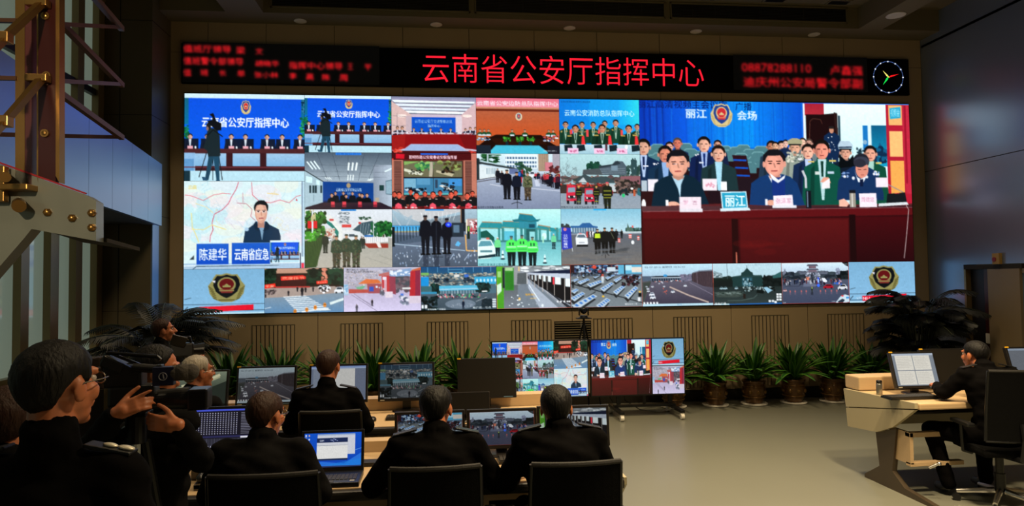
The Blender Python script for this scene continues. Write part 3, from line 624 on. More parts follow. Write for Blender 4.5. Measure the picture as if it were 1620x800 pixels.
def street3():
    P = Pic((60, 15, 830, 530), 180, 122, '9ca8bc', seed=9)
    P.grad(60, 15, 830, 200, 'd4ecf4', 'c0d4e4'); P.grad(60, 200, 830, 530, 'a8b4c8', '7c88a4')
    P.rect(322, 20, 620, 155, 'e8f4f8'); [P.rect(325, y, 610, y+20, '4c6c90') for y in (46, 86, 124)]; [P.rect(x, 46, x+8, 144, 'e8f4f8') for x in range(330, 620, 26)]
    P.rect(628, 15, 720, 180, 'b49c84'); [P.rect(x, 15, x+6, 180, '8c7460') for x in range(636, 720, 16)]; P.rect(690, 95, 760, 180, 'd07c88'); P.rect(760, 15, 830, 190, 'a8a4b0'); P.speck(730, 130, 810, 190, 30, ['4c2024', '6c3030'], 13, 11)
    P.speck(110, 20, 260, 100, 60, ['0c3418', '185028', '2c6838'], 22, 5); P.rect(155, 15, 170, 120, 'b8ccd4'); P.speck(420, 95, 490, 170, 50, ['1c3c2c', '305844'], 12, 7); P.speck(500, 140, 560, 190, 24, ['2c4c34'], 12, 9)
    P.poly([(60, 60), (110, 80), (420, 150), (420, 165), (110, 115), (60, 120)], '30383c'); P.poly([(90, 78), (340, 125), (340, 135), (90, 92)], 'b8d4dc'); P.poly([(75, 120), (240, 150), (360, 160), (360, 235), (240, 240), (75, 258)], 'dce8ec'); P.rect(62, 60, 84, 260, '1c282c'); [P.rect(x, 150, x+5, 205, '7c98a8') for x in range(150, 240, 14)]
    [P.line([(60, y), (300, y-40)], 6, '40383c') for y in (262, 280)]; P.rect(360, 155, 440, 205, '60709c')
    for x, t in ((252, 155), (290, 175)): P.stand(x, t, 130, '181820')
    P.speck(440, 175, 500, 240, 14, ['182c58', '143c28', 'a02830'], 12, 22); P.car(538, 178, 62, 62); P.rect(450, 235, 475, 285, 'd82c34')
    for i in range(26):
        x = 595+P.r.random()*225; t = 185+P.r.random()*30; P.stand(x, t, 60+(x-595)*.35, ['141824', '3c1c30', 'a82c34', '28304c', 'c83c48'][i % 5], '141420')
    P.poly([(590, 255), (640, 250), (640, 320), (600, 318)], 'd4dcec', .8); P.line([(180, 300), (280, 318)], 9, 'c4ccdc'); P.line([(560, 338), (825, 362)], 7, 'ccd4e4')
    P.stand(337, 165, 275, '10121c', '10121a'); P.stand(427, 185, 260, '121828', '0e1018'); P.stand(527, 188, 262, '5a6048', '4a4034', hat='3c4434')
    P.speck(500, 230, 560, 320, 40, ['3c4c2c', '7c7854', '2c3020'], 7, 6); P.speck(505, 330, 550, 430, 30, ['3c3024', '6c5c44'], 6, 7)
    P.line([(430, 380), (430, 525)], 5, '101418'); P.line([(375, 482), (430, 465), (475, 482)], 5, '101418'); P.ell(452, 205, 12, 22, '2a6cd4')
    P.text('临沧市公安局春运执勤点', 66, 524, 22, '1c2434', w=235); return P.img()
PIC['street3'] = street3()
def firetrucks():
    P = Pic((835, 18, 1583, 530), 180, 122, '98a4ac', seed=10)
    P.grad(835, 18, 1583, 300, 'b4dce0', 'a4c4cc'); P.grad(835, 370, 1583, 530, '8c9cac', '94a0ac')
    for i in range(150):
        x = 840+P.r.random()*150; y = 290-abs(P.r.normal(0, 75)); P.line([(x, y), (x+P.r.normal(0, 12), y-22)], 2.2, '4c5458', .8)
    P.speck(1090, 100, 1200, 190, 60, ['143c30', '1c4c38'], 13, 13); P.poly([(1100, 140), (1115, 82), (1135, 140)], '143c30'); P.speck(1380, 130, 1580, 230, 90, ['3c5450', '284440', '586864'], 13, 16); P.speck(1500, 60, 1545, 200, 50, ['304c50'], 9, 14)
    P.poly([(1195, 128), (1320, 112), (1350, 80), (1420, 85), (1450, 130), (1450, 215), (1200, 215)], '50606c'); P.poly([(1190, 132), (1320, 112), (1370, 78), (1400, 108), (1330, 128), (1200, 150)], '2c3840'); [P.line([(1200, y), (1440, y-8)], 4, '94a4ac') for y in (160, 180, 200)]; P.rect(1310, 125, 1370, 170, '7890a0')
    P.poly([(1050, 165), (1200, 150), (1230, 215), (1040, 210)], '4c5458'); P.speck(850, 230, 1580, 290, 160, ['5c4a4c', '7c6c68', '3c4440', '94786c'], 20, 12); P.poly([(1000, 240), (1060, 205), (1130, 240), (1260, 225), (1340, 270), (1340, 290), (980, 285)], '3c4c50'); P.poly([(1000, 280), (1050, 235), (1085, 285)], 'c0ccd0'); P.poly([(1400, 225), (1583, 220), (1583, 320), (1380, 320)], '8c5c64')
    P.rect(835, 300, 1583, 385, '3c302c'); P.speck(840, 295, 1280, 320, 60, ['b03c34', 'd04c40', '6c2824'], 12, 8); P.rect(1290, 300, 1350, 370, 'c4ccd0'); P.speck(1350, 260, 1560, 385, 80, ['5c4c4c', '7c645c', '2c2824'], 14, 12)
    for x, y, w_, h_ in ((890, 312, 95, 172), (1056, 338, 92, 150)):
        P.poly([(x+8, y), (x+w_-8, y), (x+w_, y+h_*.5), (x+w_, y+h_*.85), (x, y+h_*.85), (x, y+h_*.5)], 'd82844'); P.poly([(x+18, y+h_*.12), (x+w_-14, y+h_*.1), (x+w_-12, y+h_*.36), (x+14, y+h_*.38)], '88a0b4'); P.rect(x+12, y+h_*.55, x+w_-10, y+h_*.7, '20242c'); P.rect(x+5, y+h_*.8, x+25, y+h_, '0c0c10'); P.rect(x+w_-25, y+h_*.8, x+w_-5, y+h_, '0c0c10'); P.ell(x+25, y+h_*.6, 8, 8, 'f0f0f0'); P.ell(x+w_-22, y+h_*.6, 8, 8, 'f0f0f0')
    for x, t, h_ in ((1005, 318, 170), (1168, 318, 168), (1270, 280, 255)):
        P.stand(x, t, h_, '1c2018', hat='d8c43c' if h_ < 200 else 'e85868', wd=1.1); [P.line([(x-.14*h_, t+q*h_), (x+.14*h_, t+q*h_)], .025*h_, 'b4b834') for q in (.3, .44)]; P.line([(x-.1*h_, t+.85*h_), (x+.1*h_, t+.85*h_)], .025*h_, 'b4b834')
    P.rect(1298, 360, 1322, 398, 'c82838'); P.line([(1232, 400), (1232, 490)], 4, '20242c'); P.ell(1500, 340, 14, 10, 'f4f4f4'); P.rect(1512, 350, 1532, 412, 'c05c3c'); P.ell(1420, 405, 14, 18, '30c878'); P.speck(1390, 340, 1470, 400, 14, ['20282c'], 9, 14); P.speck(1550, 345, 1580, 400, 9, ['2c6470'], 8, 16)
    P.text('昆明市公安消防支队执勤点现场', 838, 524, 20, '20303c', w=330); P.speck(840, 400, 1580, 528, 90, ['7c8c9c', 'a4b0bc'], 12, 3, .5); P.stand(1270, 280, 255, '1c2018', hat='e85868', wd=1.1); [P.line([(1235, y), (1306, y)], 6, 'c0c43c') for y in (362, 400, 425)]; return P.img()
PIC['firetrucks'] = firetrucks()
def soldiers():
    P = Pic((15, 35, 818, 568), 185, 125, 'c8c4bc', seed=11)
    P.grad(15, 35, 818, 300, 'dce4ec', 'd4d8dc'); P.grad(15, 300, 818, 568, 'a8a8a0', 'b4b0a4')
    P.poly([(160, 78), (250, 90), (340, 180), (362, 235), (360, 320), (320, 320), (320, 235), (200, 120), (160, 110)], 'e4e8e4'); P.poly([(190, 120), (260, 160), (325, 240), (322, 300), (260, 200), (200, 150)], '14786c'); P.poly([(340, 230), (440, 225), (520, 135), (640, 120), (650, 145), (530, 165), (450, 240), (340, 250)], 'e0e4e4'); P.poly([(450, 225), (530, 160), (640, 140), (610, 260), (560, 280), (520, 240)], '3c5460'); [P.line([(530+i*25, 165), (520+i*22, 270)], 3, 'b4c4c8') for i in range(4)]
    P.speck(330, 60, 420, 170, 60, ['606c74', '98a4ac'], 12, 4); P.rect(355, 175, 440, 200, 'c83434'); P.text('七彩云南', 360, 198, 20, 'e85048', w=80, bold=.02); P.rect(240, 122, 278, 140, 'c84040'); P.rect(505, 152, 528, 168, 'c84040')
    P.speck(30, 60, 200, 300, 170, ['1c4818', '2c6824', '4c8c34', '14300f'], 18, 14); P.speck(515, 105, 620, 130, 24, ['30503c'], 9, 6); P.speck(680, 155, 805, 280, 120, ['1c5c28', '2c7c34', '144020'], 15, 12); P.speck(620, 160, 670, 290, 36, ['24603c'], 10, 12); P.rect(730, 270, 745, 320, '4c3828')
    P.rect(42, 140, 130, 208, 'd81c24'); P.rect(80, 40, 94, 320, 'd4dce4'); P.line([(642, 45), (644, 300)], 7, 'dce4e8'); P.speck(60, 40, 120, 140, 12, ['c4bc8c'], 6, 22)
    P.poly([(395, 245), (520, 240), (530, 320), (400, 310)], 'dce4e8'); P.rect(418, 262, 470, 285, '3c4c58'); P.rect(560, 272, 640, 290, '2c6cb4'); P.poly([(540, 290), (780, 292), (780, 335), (560, 350)], 'f0f0f0'); [P.rect(x, 290, x+5, 340, 'b4b8c0') for x in range(560, 780, 18)]; P.poly([(545, 345), (780, 350), (780, 390), (600, 390)], '98382c'); P.poly([(660, 330), (700, 335), (720, 388), (690, 388)], 'e8e4e0'); P.rect(210, 210, 290, 300, 'ccc4b8'); P.speck(215, 215, 285, 290, 26, ['b06c5c', 'e0d8cc'], 9, 9); P.car(215, 290, 44, 34)
    P.poly([(15, 330), (180, 285), (190, 310), (120, 560), (15, 568)], '2c4424'); [P.line([(20+i*16, 330-i*4), (20+i*12, 566-i*2)], 4, '48602c') for i in range(10)]; P.line([(15, 328), (190, 285)], 7, '38482c'); P.speck(20, 240, 110, 320, 50, ['3c8c24', '58b434'], 13, 9)
    P.stand(203, 255, 180, '242c24'); P.stand(535, 285, 110, '2c3430'); P.stand(552, 290, 105, '2c3430')
    for x, t, h_ in ((304, 275, 295), (395, 262, 300), (483, 272, 298)):
        P.stand(x, t, h_, '2c4030', '3c3c30', hat='28382c'); P.speck(x-36, t+60, x+36, t+h_*.92, 50, ['4c5c40', '1c2c20', '544834'], 7, 7, .8); P.stand(x, t, h_*.2, '2c4030', hat='28382c') if 0 else None
    P.line([(700, 460), (818, 500)], 3, '88887c'); P.line([(560, 470), (818, 555)], 3, '94948c'); P.rect(345, 35, 485, 52, '3c94dc'); P.text('边防支队', 350, 52, 16, '1c6cc0', w=130); return P.img()
PIC['soldiers'] = soldiers()
def airport():
    P = Pic((820, 35, 1595, 560), 180, 125, '6c7888', seed=12)
    P.grad(820, 35, 1595, 180, 'a8c4d4', '8ca8b8'); P.poly([(1060, 150), (1440, 60), (1440, 35), (820, 35), (960, 110)], 'c4c8cc'); P.poly([(1060, 150), (1440, 90), (1440, 160), (1080, 180)], '7c8c98'); [P.line([(1080+i*40, 60+i), (1100+i*34, 140)], 3, 'f0f8ff') for i in range(9)]
    for a_, b_ in (((820, 70), (900, 190)), ((1000, 95), (950, 190)), ((860, 40), (960, 130)), ((940, 130), (1000, 95))): P.line([a_, b_], 12, 'a8bcc8')
    P.grad(820, 185, 1090, 240, '3c9cd8', '60b8e8'); P.grad(1360, 160, 1595, 300, '303c48', '485460'); P.rect(1445, 35, 1480, 290, '141820'); P.rect(1440, 35, 1450, 160, '8c6c54')
    P.grad(820, 240, 1595, 560, '6c7c94', '4c5868'); P.rect(1360, 165, 1470, 290, '24303c'); P.rect(1375, 180, 1430, 250, '5c7890'); P.rect(1500, 125, 1595, 260, 'b49894'); P.speck(1530, 140, 1595, 260, 50, ['d84858', 'f0f0f4', '302030', 'a83c48'], 9, 8); P.rect(1490, 130, 1503, 260, 'f4ecd4'); P.line([(1485, 270), (1492, 415), (1595, 420)], 10, 'f0b45c'); P.rect(1500, 190, 1525, 310, '182820'); P.rect(1508, 195, 1520, 240, '98c844')
    P.poly([(820, 265), (1360, 290), (1360, 300), (820, 360)], '4c5c70'); P.line([(840, 240), (1080, 238)], 9, 'b49c58'); [P.line([(840+i*28, 195), (842+i*28, 345-i*8)], 6, '18242c') for i in range(9)]; P.rect(820, 195, 845, 375, '141c20')
    P.line([(840, 350), (1480, 415)], 8, 'a8c0d4'); P.speck(840, 370, 1580, 550, 70, ['c4d4e8', 'e8f4ff', '8ca4c4'], 5, 9, .8); [P.line([(1050+i*140, 520-i*5), (1100+i*140, 440)], 5, 'c0d4ec') for i in range(4)]; P.speck(1400, 330, 1430, 380, 8, ['60b8ec'], 8, 10)
    for x, t, h_ in ((1120, 90, 362), (1218, 98, 352), (1315, 118, 328)): P.rect(x-22, t+h_-10, x+24, 556, '2c3444', .7); P.stand(x, t, h_, '10121c', '12141c', hat='141620', skin='5c4840', wd=.86)
    P.ell(1330, 178, 28, 22, '2038f0'); P.ell(1330, 178, 12, 10, '70a0ff'); P.line([(1220, 160), (1220, 500)], 4, '303848'); P.line([(1188, 470), (1280, 472)], 5, '202830'); P.rect(1120, 35, 1290, 50, '3c94dc'); return P.img()
PIC['airport'] = airport()
def greengate():
    P = Pic((65, 33, 838, 550), 180, 123, '9cd8dc', seed=13)
    P.grad(65, 33, 838, 330, 'c0f4f0', '90dce4'); P.grad(65, 330, 838, 550, '60b4bc', '98dce0'); P.poly([(90, 240), (150, 225), (220, 290), (220, 330), (80, 330)], '14584c'); P.rect(300, 235, 420, 320, '5cc4dc'); P.poly([(740, 250), (838, 205), (838, 320), (740, 320)], '4cb0c0')
    for pts in ([(75, 205), (110, 150), (290, 158), (300, 210)], [(290, 200), (300, 145), (470, 150), (480, 212)], [(610, 212), (625, 180), (740, 200), (755, 235), (620, 225)], [(720, 200), (780, 210), (815, 240), (740, 242)]): P.poly(pts, '28929c'); P.line(pts[1:3], 9, 'b08c68'); P.line([pts[0], pts[3]], 9, '7c9478')
    P.poly([(390, 132), (440, 125), (455, 75), (570, 88), (610, 130), (645, 130), (625, 150), (400, 150)], '1c7c90'); P.line([(450, 75), (575, 90)], 8, 'a89068'); P.rect(452, 150, 610, 215, '308ca0'); P.rect(540, 172, 595, 205, '14485c'); P.line([(388, 136), (460, 132), (560, 150), (645, 130)], 9, '246c74')
    for x in (85, 265, 300, 415, 470, 505, 610, 640, 715, 800): P.rect(x-11, 205, x+11, 330, '3c8c8c')
    P.rect(515, 215, 600, 330, '24605f'); P.rect(545, 240, 595, 320, '94dce0'); P.rect(75, 318, 838, 334, '3c7c80'); P.ell(680, 280, 22, 30, 'd8fcf8')
    P.stand(250, 288, 175, '70e090', '142830', hat='e8f8f8'); P.stand(768, 260, 140, '70d8a0', '183038', hat='d8f0f0'); P.rect(662, 280, 676, 345, 'a8e8c8')
    P.poly([(65, 325), (95, 312), (190, 312), (225, 380), (230, 455), (180, 480), (70, 485), (65, 480)], 'e4fbf8'); P.poly([(70, 372), (95, 322), (185, 322), (205, 365)], '5c9cac'); P.poly([(70, 460), (230, 440), (228, 465), (70, 482)], '14303c'); P.rect(90, 405, 200, 425, '5c8c98'); P.rect(100, 295, 175, 312, 'a8ccd8'); P.rect(145, 292, 175, 310, 'd86c5c')
    for x, t, h_ in ((376, 278, 270), (474, 268, 285), (570, 285, 268)):
        P.stand(x, t, h_, '50f060', '0c1c20', hat='305058', skin='7c7c60', wd=1.15); P.line([(x-.16*h_, t+.37*h_), (x+.16*h_, t+.37*h_)], .035*h_, 'c4fcd0'); P.line([(x-.16*h_, t+.46*h_), (x+.16*h_, t+.46*h_)], .02*h_, '289448'); P.rect(x-20, t+60, x-8, t+85, '184838'); P.rect(x+8, t+60, x+20, t+85, '184838')
    for x, y in ((295, 410), (683, 450)): P.poly([(x-5, y), (x+6, y), (x+13, y+70), (x-13, y+70)], 'e4fcfc'); P.rect(x-10, y+32, x+11, y+44, '143840'); P.ell(x, y+76, 22, 8, '20404c')
    [P.line([(600, 340+i*26), (838, 352+i*34)], 3, '84ccd4', .7) for i in range(6)]; P.text('昆明交警高速公路执勤点', 75, 548, 24, '285c68', w=280); return P.img()
PIC['greengate'] = greengate()
def checkpoint():
    P = Pic((840, 33, 1597, 550), 180, 123, '6c7078', seed=14)
    P.grad(840, 33, 1597, 250, '84c0d8', 'b8dce8'); P.grad(840, 245, 1597, 550, '5c6470', '74706c')
    P.poly([(930, 190), (1010, 190), (1040, 165), (1110, 163), (1140, 190), (1185, 198), (1185, 212), (935, 210)], '2c609c'); P.rect(945, 208, 1180, 262, '5c7c94'); [P.rect(x, 208, x+6, 250, 'd0e0e8') for x in range(960, 1180, 24)]; P.speck(840, 178, 920, 210, 20, ['343c40'], 12, 8)
    P.speck(1450, 215, 1597, 245, 60, ['30504c', '4c7068', '203c38'], 12, 8); P.poly([(1456, 235), (1466, 165), (1480, 210), (1500, 200), (1505, 240)], '506c60'); P.ell(1513, 200, 9, 12, 'd86c6c'); P.rect(1400, 245, 1597, 262, 'c8d8dc'); P.line([(840, 268), (1597, 262)], 10, '8c94a0')
    P.poly([(845, 202), (930, 208), (945, 395), (850, 408)], '2838b8'); P.line([(848, 400), (848, 430)], 5, 'd0d8dc'); P.line([(942, 390), (946, 425)], 5, 'd0d8dc'); P.ell(878, 222, 16, 14, 'd87c8c')
    for i, c in enumerate('公安检查站'): P.text(c, 862, 288+i*26, 22, 'f0f4ff', w=40, bold=.02)
    P.poly([(975, 300), (995, 262), (1060, 262), (1085, 300), (1090, 350), (1080, 368), (980, 370)], 'eef4fa'); P.poly([(985, 298), (1000, 270), (1055, 270), (1075, 300)], '5c7080'); P.rect(1005, 335, 1060, 350, 'b0b8c0'); P.rect(985, 362, 1090, 382, '14181c'); P.ell(1020, 260, 16, 6, 'd88890')
    [P.stand(x, 235, 65, c) for x, c in ((1085, 'c84040'), (1100, '30303c'), (1115, 'd4d4dc'), (1128, '202430'), (1140, 'e0e4e8'), (1210, '38383c'), (1275, '20242c'))]; P.stand(1357, 222, 110, '181c20'); P.stand(1408, 228, 78, '181c1c')
    P.speck(1240, 400, 1460, 440, 14, ['404448'], 44, 9, .5)
    for x, t, h_, v in ((1180, 218, 232, 'c8e838'), (1248, 208, 240, None), (1317, 208, 235, None)): P.stand(x, t, h_, '181818', '141414', hat='1c2428', vest=v, wd=1.05)
    P.line([(1305, 250), (1335, 310)], 6, '60684c'); P.line([(1215, 465), (1252, 440), (1288, 465)], 4, '141414'); P.line([(1252, 400), (1252, 488)], 4, '141414')
    for x, y, w_ in ((1488, 268, 14), (1565, 285, 10), (1383, 305, 11)): P.rect(x-w_, y, x+w_, y+40, 'e0544c'); P.rect(x-w_, y+12, x+w_, y+20, 'f4f0f0'); P.rect(x-w_, y+28, x+w_, y+33, 'f4f0f0')
    P.ell(1511, 345, 15, 18, 'eef2f4'); P.rect(1145, 33, 1268, 50, '3cb4ec'); P.line([(840, 548), (1597, 546)], 6, '8c4434'); P.speck(850, 400, 1590, 545, 60, ['687078', '7c7874', '5c6068'], 60, 8, .35); return P.img()
PIC['checkpoint'] = checkpoint()
def mapman():
    P = Pic((52, 32, 1085, 770), 250, 180, 'd4ecf0', seed=15)
    P.speck(60, 40, 1070, 640, 50, ['dce4ec', 'c4e8f0', 'ece0e8', 'd4f0ee', 'e8ecdc'], 110, 70, .5); P.speck(60, 200, 350, 500, 8, ['b8e4ec'], 70, 60, .6)
    for i in range(26):
        x, y = 60+P.r.random()*1000, 40+P.r.random()*560; pts = [(x, y)]
        for _ in range(7): x += P.r.normal(0, 32); y += P.r.normal(0, 32); pts.append((x, min(y, 640)))
        P.line(pts, 2.2, ['a8c8dc', '8cc8e0', 'c8b8cc', 'e8d49c'][i % 4], .8)
    P.line([(515, 40), (495, 100), (455, 165), (430, 220), (375, 275), (310, 310), (290, 385), (300, 440), (275, 495), (272, 545)], 6, 'cc4460'); P.line([(60, 150), (110, 155), (150, 170), (215, 195), (300, 150), (380, 135), (450, 140)], 5, 'dc6878'); P.line([(625, 40), (635, 150), (690, 200), (790, 215), (870, 192), (950, 215), (1015, 160), (1052, 152)], 5, 'd45468'); P.line([(500, 218), (580, 222), (630, 270), (620, 330), (660, 365)], 4, 'b45468'); P.line([(550, 130), (552, 215)], 4, 'c86478')
    P.line([(115, 300), (125, 420), (150, 470), (180, 545)], 7, 'ecdc8c'); P.line([(115, 435), (220, 440), (290, 400), (410, 440)], 7, 'ecdc8c'); P.line([(150, 220), (240, 250), (300, 300)], 6, 'ecdcac'); P.line([(760, 135), (860, 145)], 7, 'ecd08c'); P.text('云南', 88, 102, 36, 'e8c850', w=72)
    P.poly([(1005, 198), (1014, 178), (1024, 198)], 'd02030'); P.rect(1058, 34, 1066, 670, '5c6c8c'); P.rect(1066, 34, 1085, 670, 'b8d8e8'); P.poly([(100, 690), (140, 650), (140, 690)], '303c44')
    P.poly([(555, 550), (570, 450), (640, 400), (660, 372), (755, 372), (780, 400), (860, 440), (876, 500), (874, 550)], '16304a'); P.poly([(672, 372), (742, 372), (732, 440), (716, 532), (700, 450)], '7ca0bc'); P.poly([(670, 375), (690, 450), (655, 440), (645, 400)], '102438'); P.poly([(750, 370), (725, 455), (775, 440), (780, 400)], '102438'); P.rect(680, 340, 735, 425, 'b48474')
    P.ell(708, 255, 62, 62, '101214'); P.ell(708, 300, 53, 88, 'd4a08c'); P.ell(700, 300, 36, 70, 'e4b49c'); P.poly([(652, 290), (662, 240), (700, 228), (755, 240), (765, 290), (770, 240), (735, 195), (690, 195), (650, 240)], '14161a')
    for e in (-24, 24): P.line([(708+e-16, 280), (708+e+16, 278)], 6, '3c2420'); P.ell(708+e, 290, 19, 12, 'e8e4e8', .5); P.ell(708+e, 289, 8, 5, '2c1c1c')
    P.line([(708, 292), (712, 325)], 6, 'b47864'); P.line([(688, 346), (728, 345)], 8, '9c3c48'); P.ell(585, 438, 18, 16, 'a8c8e0')
    P.rect(52, 720, 1085, 770, 'a8c4dc'); P.rect(52, 735, 860, 745, 'dceef8'); P.line([(130, 770), (160, 745), (860, 740)], 6, '203850')
    for x0, x1, y0 in ((162, 432, 558), (458, 785, 552)): P.poly([(x0-8, 722), (x1+6, 716), (x1+4, 734), (x0-4, 740)], 'b4d4ec'); P.grad(x0, y0, x1, 730, '1c5cc8', '0c48c0')
    P.text('陈建华', 185, 696, 100, 'ecf6ff', w=228, bold=.01); P.text('云南省应急', 482, 698, 100, 'f4faff', w=292, bold=.015)
    P.rect(785, 532, 1042, 725, 'e4f0f4'); b_ = resample(PIC['blue'], int(248*P.W/1033), int(180*P.H/738)); X0, Y0 = int(P.X(790)), int(P.Y(540)); P.b[Y0:Y0+b_.shape[0], X0:X0+b_.shape[1]] = b_
    P.rect(1085-30, 725, 1078, 768, 'e83048'); P.rect(1042, 640, 1052, 770, '20304c'); return P.img()
PIC['map'] = mapman()
def lijiang():
    P = Pic((1012.5, 161.5, 1438.5, 415.5), 450, 270, '0a58c8', seed=16)
    P.rect(1005, 300, 1460, 420, '34080c'); P.rect(1005, 250, 1300, 330, '241014'); P.setT(1005, 155, 5.925); P.grad(0, 0, 500, 470, '0838b4', '0c5ce0', True); P.grad(480, 0, 1090, 470, '0c68e0', '0a90f0', True); P.grad(1080, 0, 1600, 470, '0a84f0', '0848c8', True)
    for i in range(60): x = 40+P.r.random()*1520; P.line([(x, 30), (x+P.r.normal(0, 6), 460)], 5+P.r.random()*10, ['0830a0', '0c4cd0', '20a4f4'][i % 3], .22)
    for x in (90, 140, 200, 255): P.line([(x, 60), (x+5, 440)], 18, '082080', .5)
    # chairs in rows
    for x, y in ((150, 500), (205, 480), (170, 580), (455, 470), (545, 540), (540, 620), (810, 490), (850, 530), (920, 500), (985, 480), (1045, 520), (1090, 590), (1040, 640), (1150, 490), (500, 520), (1120, 545), (220, 560), (960, 560)): P.poly([(x-62, y+70), (x-66, y-10), (x-40, y-36), (x+40, y-36), (x+64, y-10), (x+60, y+70)], '4c7c84'); P.line([(x-60, y-15), (x-38, y-34), (x+40, y-34), (x+60, y-15)], 7, '7cb0b4')
    P.poly([(880, 540), (1010, 545), (1060, 800), (930, 800)], '2c1018'); [P.line([(890+i*14, 585+i*72), (1010+i*14, 590+i*72)], 16, '1450c0') for i in range(4)]; P.rect(30, 760, 1600, 900, '20141c')
    P.text('丽江高清视频主会议室', 34, 112, 74, '04145c', w=810, bold=.002); P.text('广播', 922, 122, 74, '04145c', w=150, bold=.002); P.text('丽江', 465, 200, 82, 'e4f4fc', w=190, bold=.025); P.text('会场', 936, 212, 84, 'e4f4fc', w=180, bold=.025); P.emblem(792, 172, 102, 108)
    P.bust(385, 382, 100, '14284c', skin='c8705c', hair='4c4440'); P.bust(312, 420, 90, '14284c', skin='d8a08c'); P.bust(750, 400, 85, '142040', skin='c89480')
    P.bust(78, 395, 150, '10284c', skin='d09c84', shirt='b4ccf0', tie='0c1c48'); P.rect(72, 640, 120, 652, 'e4e8f4'); P.bust(625, 368, 145, '10204c', skin='e0a890', shirt='a4bce8', tie='0c2468', wd=.9, L=2.2); P.rect(578, 605, 618, 620, 'd4dce8'); P.speck(545, 535, 580, 550, 4, ['f0f0f4'], 8, 7)
    P.bust(1245, 402, 110, '24384c', skin='b8785c', L=2.4); P.bust(1340, 402, 120, '1c3048', skin='e8ac88'); P.bust(272, 455, 155, '14304c', skin='d4846c', shirt='8cb0e0', L=2.2); P.speck(165, 620, 245, 640, 6, ['f4f4f8'], 9, 8)
    P.bust(755, 448, 155, '1c3438', skin='dca48c', shirt='a8dcf0', gl=1, L=2.6, wd=1.05, hair='1c1410')
    P.setT(1220, 155, 5.926); P.rect(285, 48, 1300, 1000, 'd8f8fc'); P.grad(285, 48, 475, 160, 'a82034', 'b42c38'); P.rect(276, 48, 292, 460, 'f0f4f8'); P.grad(475, 48, 1060, 600, 'ecfeff', 'd0f8fc'); P.rect(300, 152, 480, 460, '20080c'); P.poly([(315, 165), (600, 135), (606, 560), (480, 560), (315, 460)], '1c0a0c'); P.line([(330, 390), (340, 215), (370, 190), (440, 200), (455, 240)], 5, '60382c'); P.line([(575, 130), (605, 560)], 16, '301a18'); P.rect(606, 160, 625, 560, '203c4c')
    P.rect(838, 250, 888, 500, '1878c4'); P.rect(888, 250, 920, 500, 'e0f8ff'); P.grad(922, 250, 1070, 640, '0c5c84', '14a0c8'); P.speck(930, 440, 1060, 600, 30, ['0c2c4c', '145c84'], 22, 24); P.speck(730, 470, 840, 520, 20, ['18303c', 'b4dce8'], 10, 12); P.ell(858, 410, 20, 22, '88b0cc')
    P.rect(1066, 50, 1300, 1000, 'b81c34'); P.rect(1092, 55, 1222, 245, 'f4b870'); P.rect(1095, 302, 1222, 545, 'f8c078'); P.rect(1095, 585, 1228, 900, 'f4ac54'); P.poly([(1222, 55), (1285, 55), (1310, 620), (1300, 900), (1240, 900), (1228, 560)], 'c42840'); P.rect(1240, 55, 1262, 800, 'a0142c'); P.poly([(1103, 82), (1210, 68), (1210, 175), (1106, 188)], '28a8d0'); P.text('视频会', 1112, 165, 76, 'b8f0fc', w=90); P.poly([(1292, 660), (1310, 660), (1310, 900), (1295, 900)], '102830')
    P.stand(541, 262, 480, '10284c', hat='201c1c', skin='c88c70'); P.speck(505, 360, 570, 490, 14, ['d8e0e8'], 5, 5)
    P.bust(265, 372, 85, '5c7080', skin='e8b8a0', hair='38302c'); P.bust(325, 380, 85, '6c7c80', skin='c09080', hair='4c3c34'); P.bust(8, 412, 80, '5c7484', skin='d8a888'); P.bust(65, 408, 80, '38404c', skin='e0ac94'); P.bust(105, 392, 70, '14284c', skin='e0b4a4')
    P.bust(192, 400, 130, '94a094', skin='d8a084', hair='786c50', hat='a8a480'); P.speck(120, 510, 260, 600, 50, ['b4b8a4', '64706c', 'dcdccc'], 12, 9); P.bust(312, 428, 145, '14284c', skin='e8ac94', shirt='b8ccf0', L=2.4); P.speck(215, 570, 260, 580, 5, ['f0f0f4'], 9, 7)
    P.bust(668, 440, 130, '101c2c', skin='d49c84', hat='a8c8d8', L=2.6); P.poly([(610, 530), (660, 580), (680, 600), (740, 530), (750, 640), (600, 660)], '080c10'); P.poly([(598, 440), (620, 400), (710, 400), (740, 440), (725, 465), (610, 470)], 'b8d0e0'); P.line([(605, 462), (728, 458)], 12, '1c2c44')
    P.bust(905, 440, 150, '0f4c38', skin='dc9c84', shirt='a8d4c8', L=3); P.rect(955, 600, 1010, 616, 'd8c468'); P.bust(442, 388, 185, '0d5040', skin='e08c78', shirt='b8dce0', tie='0c3428', wd=.95, L=2.6); P.rect(310, 590, 370, 606, 'd8c06c'); P.rect(510, 582, 575, 598, 'd8c06c'); P.rect(372, 690, 415, 720, 'd4dcd8'); P.rect(490, 688, 552, 712, 'c4d4e8'); P.poly([(420, 790), (450, 745), (500, 745), (520, 800)], 'e8a088')
    # front row
    P.setT(1005, 270, 5.0); P.rect(45, 160, 1160, 330, '2c1014'); P.speck(560, 175, 640, 240, 6, ['201018'], 40, 20)
    P.rect(95, 72, 172, 165, 'f0eaf4'); P.rect(45, 82, 88, 165, 'b4c4d0'); P.rect(510, 68, 620, 158, 'f4e8f0'); P.speck(535, 102, 600, 132, 16, ['e8a4b8', 'd890a8'], 6, 6); P.rect(650, 90, 695, 158, 'f4f8fc'); P.ell(60, 270, 16, 44, 'f4f8fa')
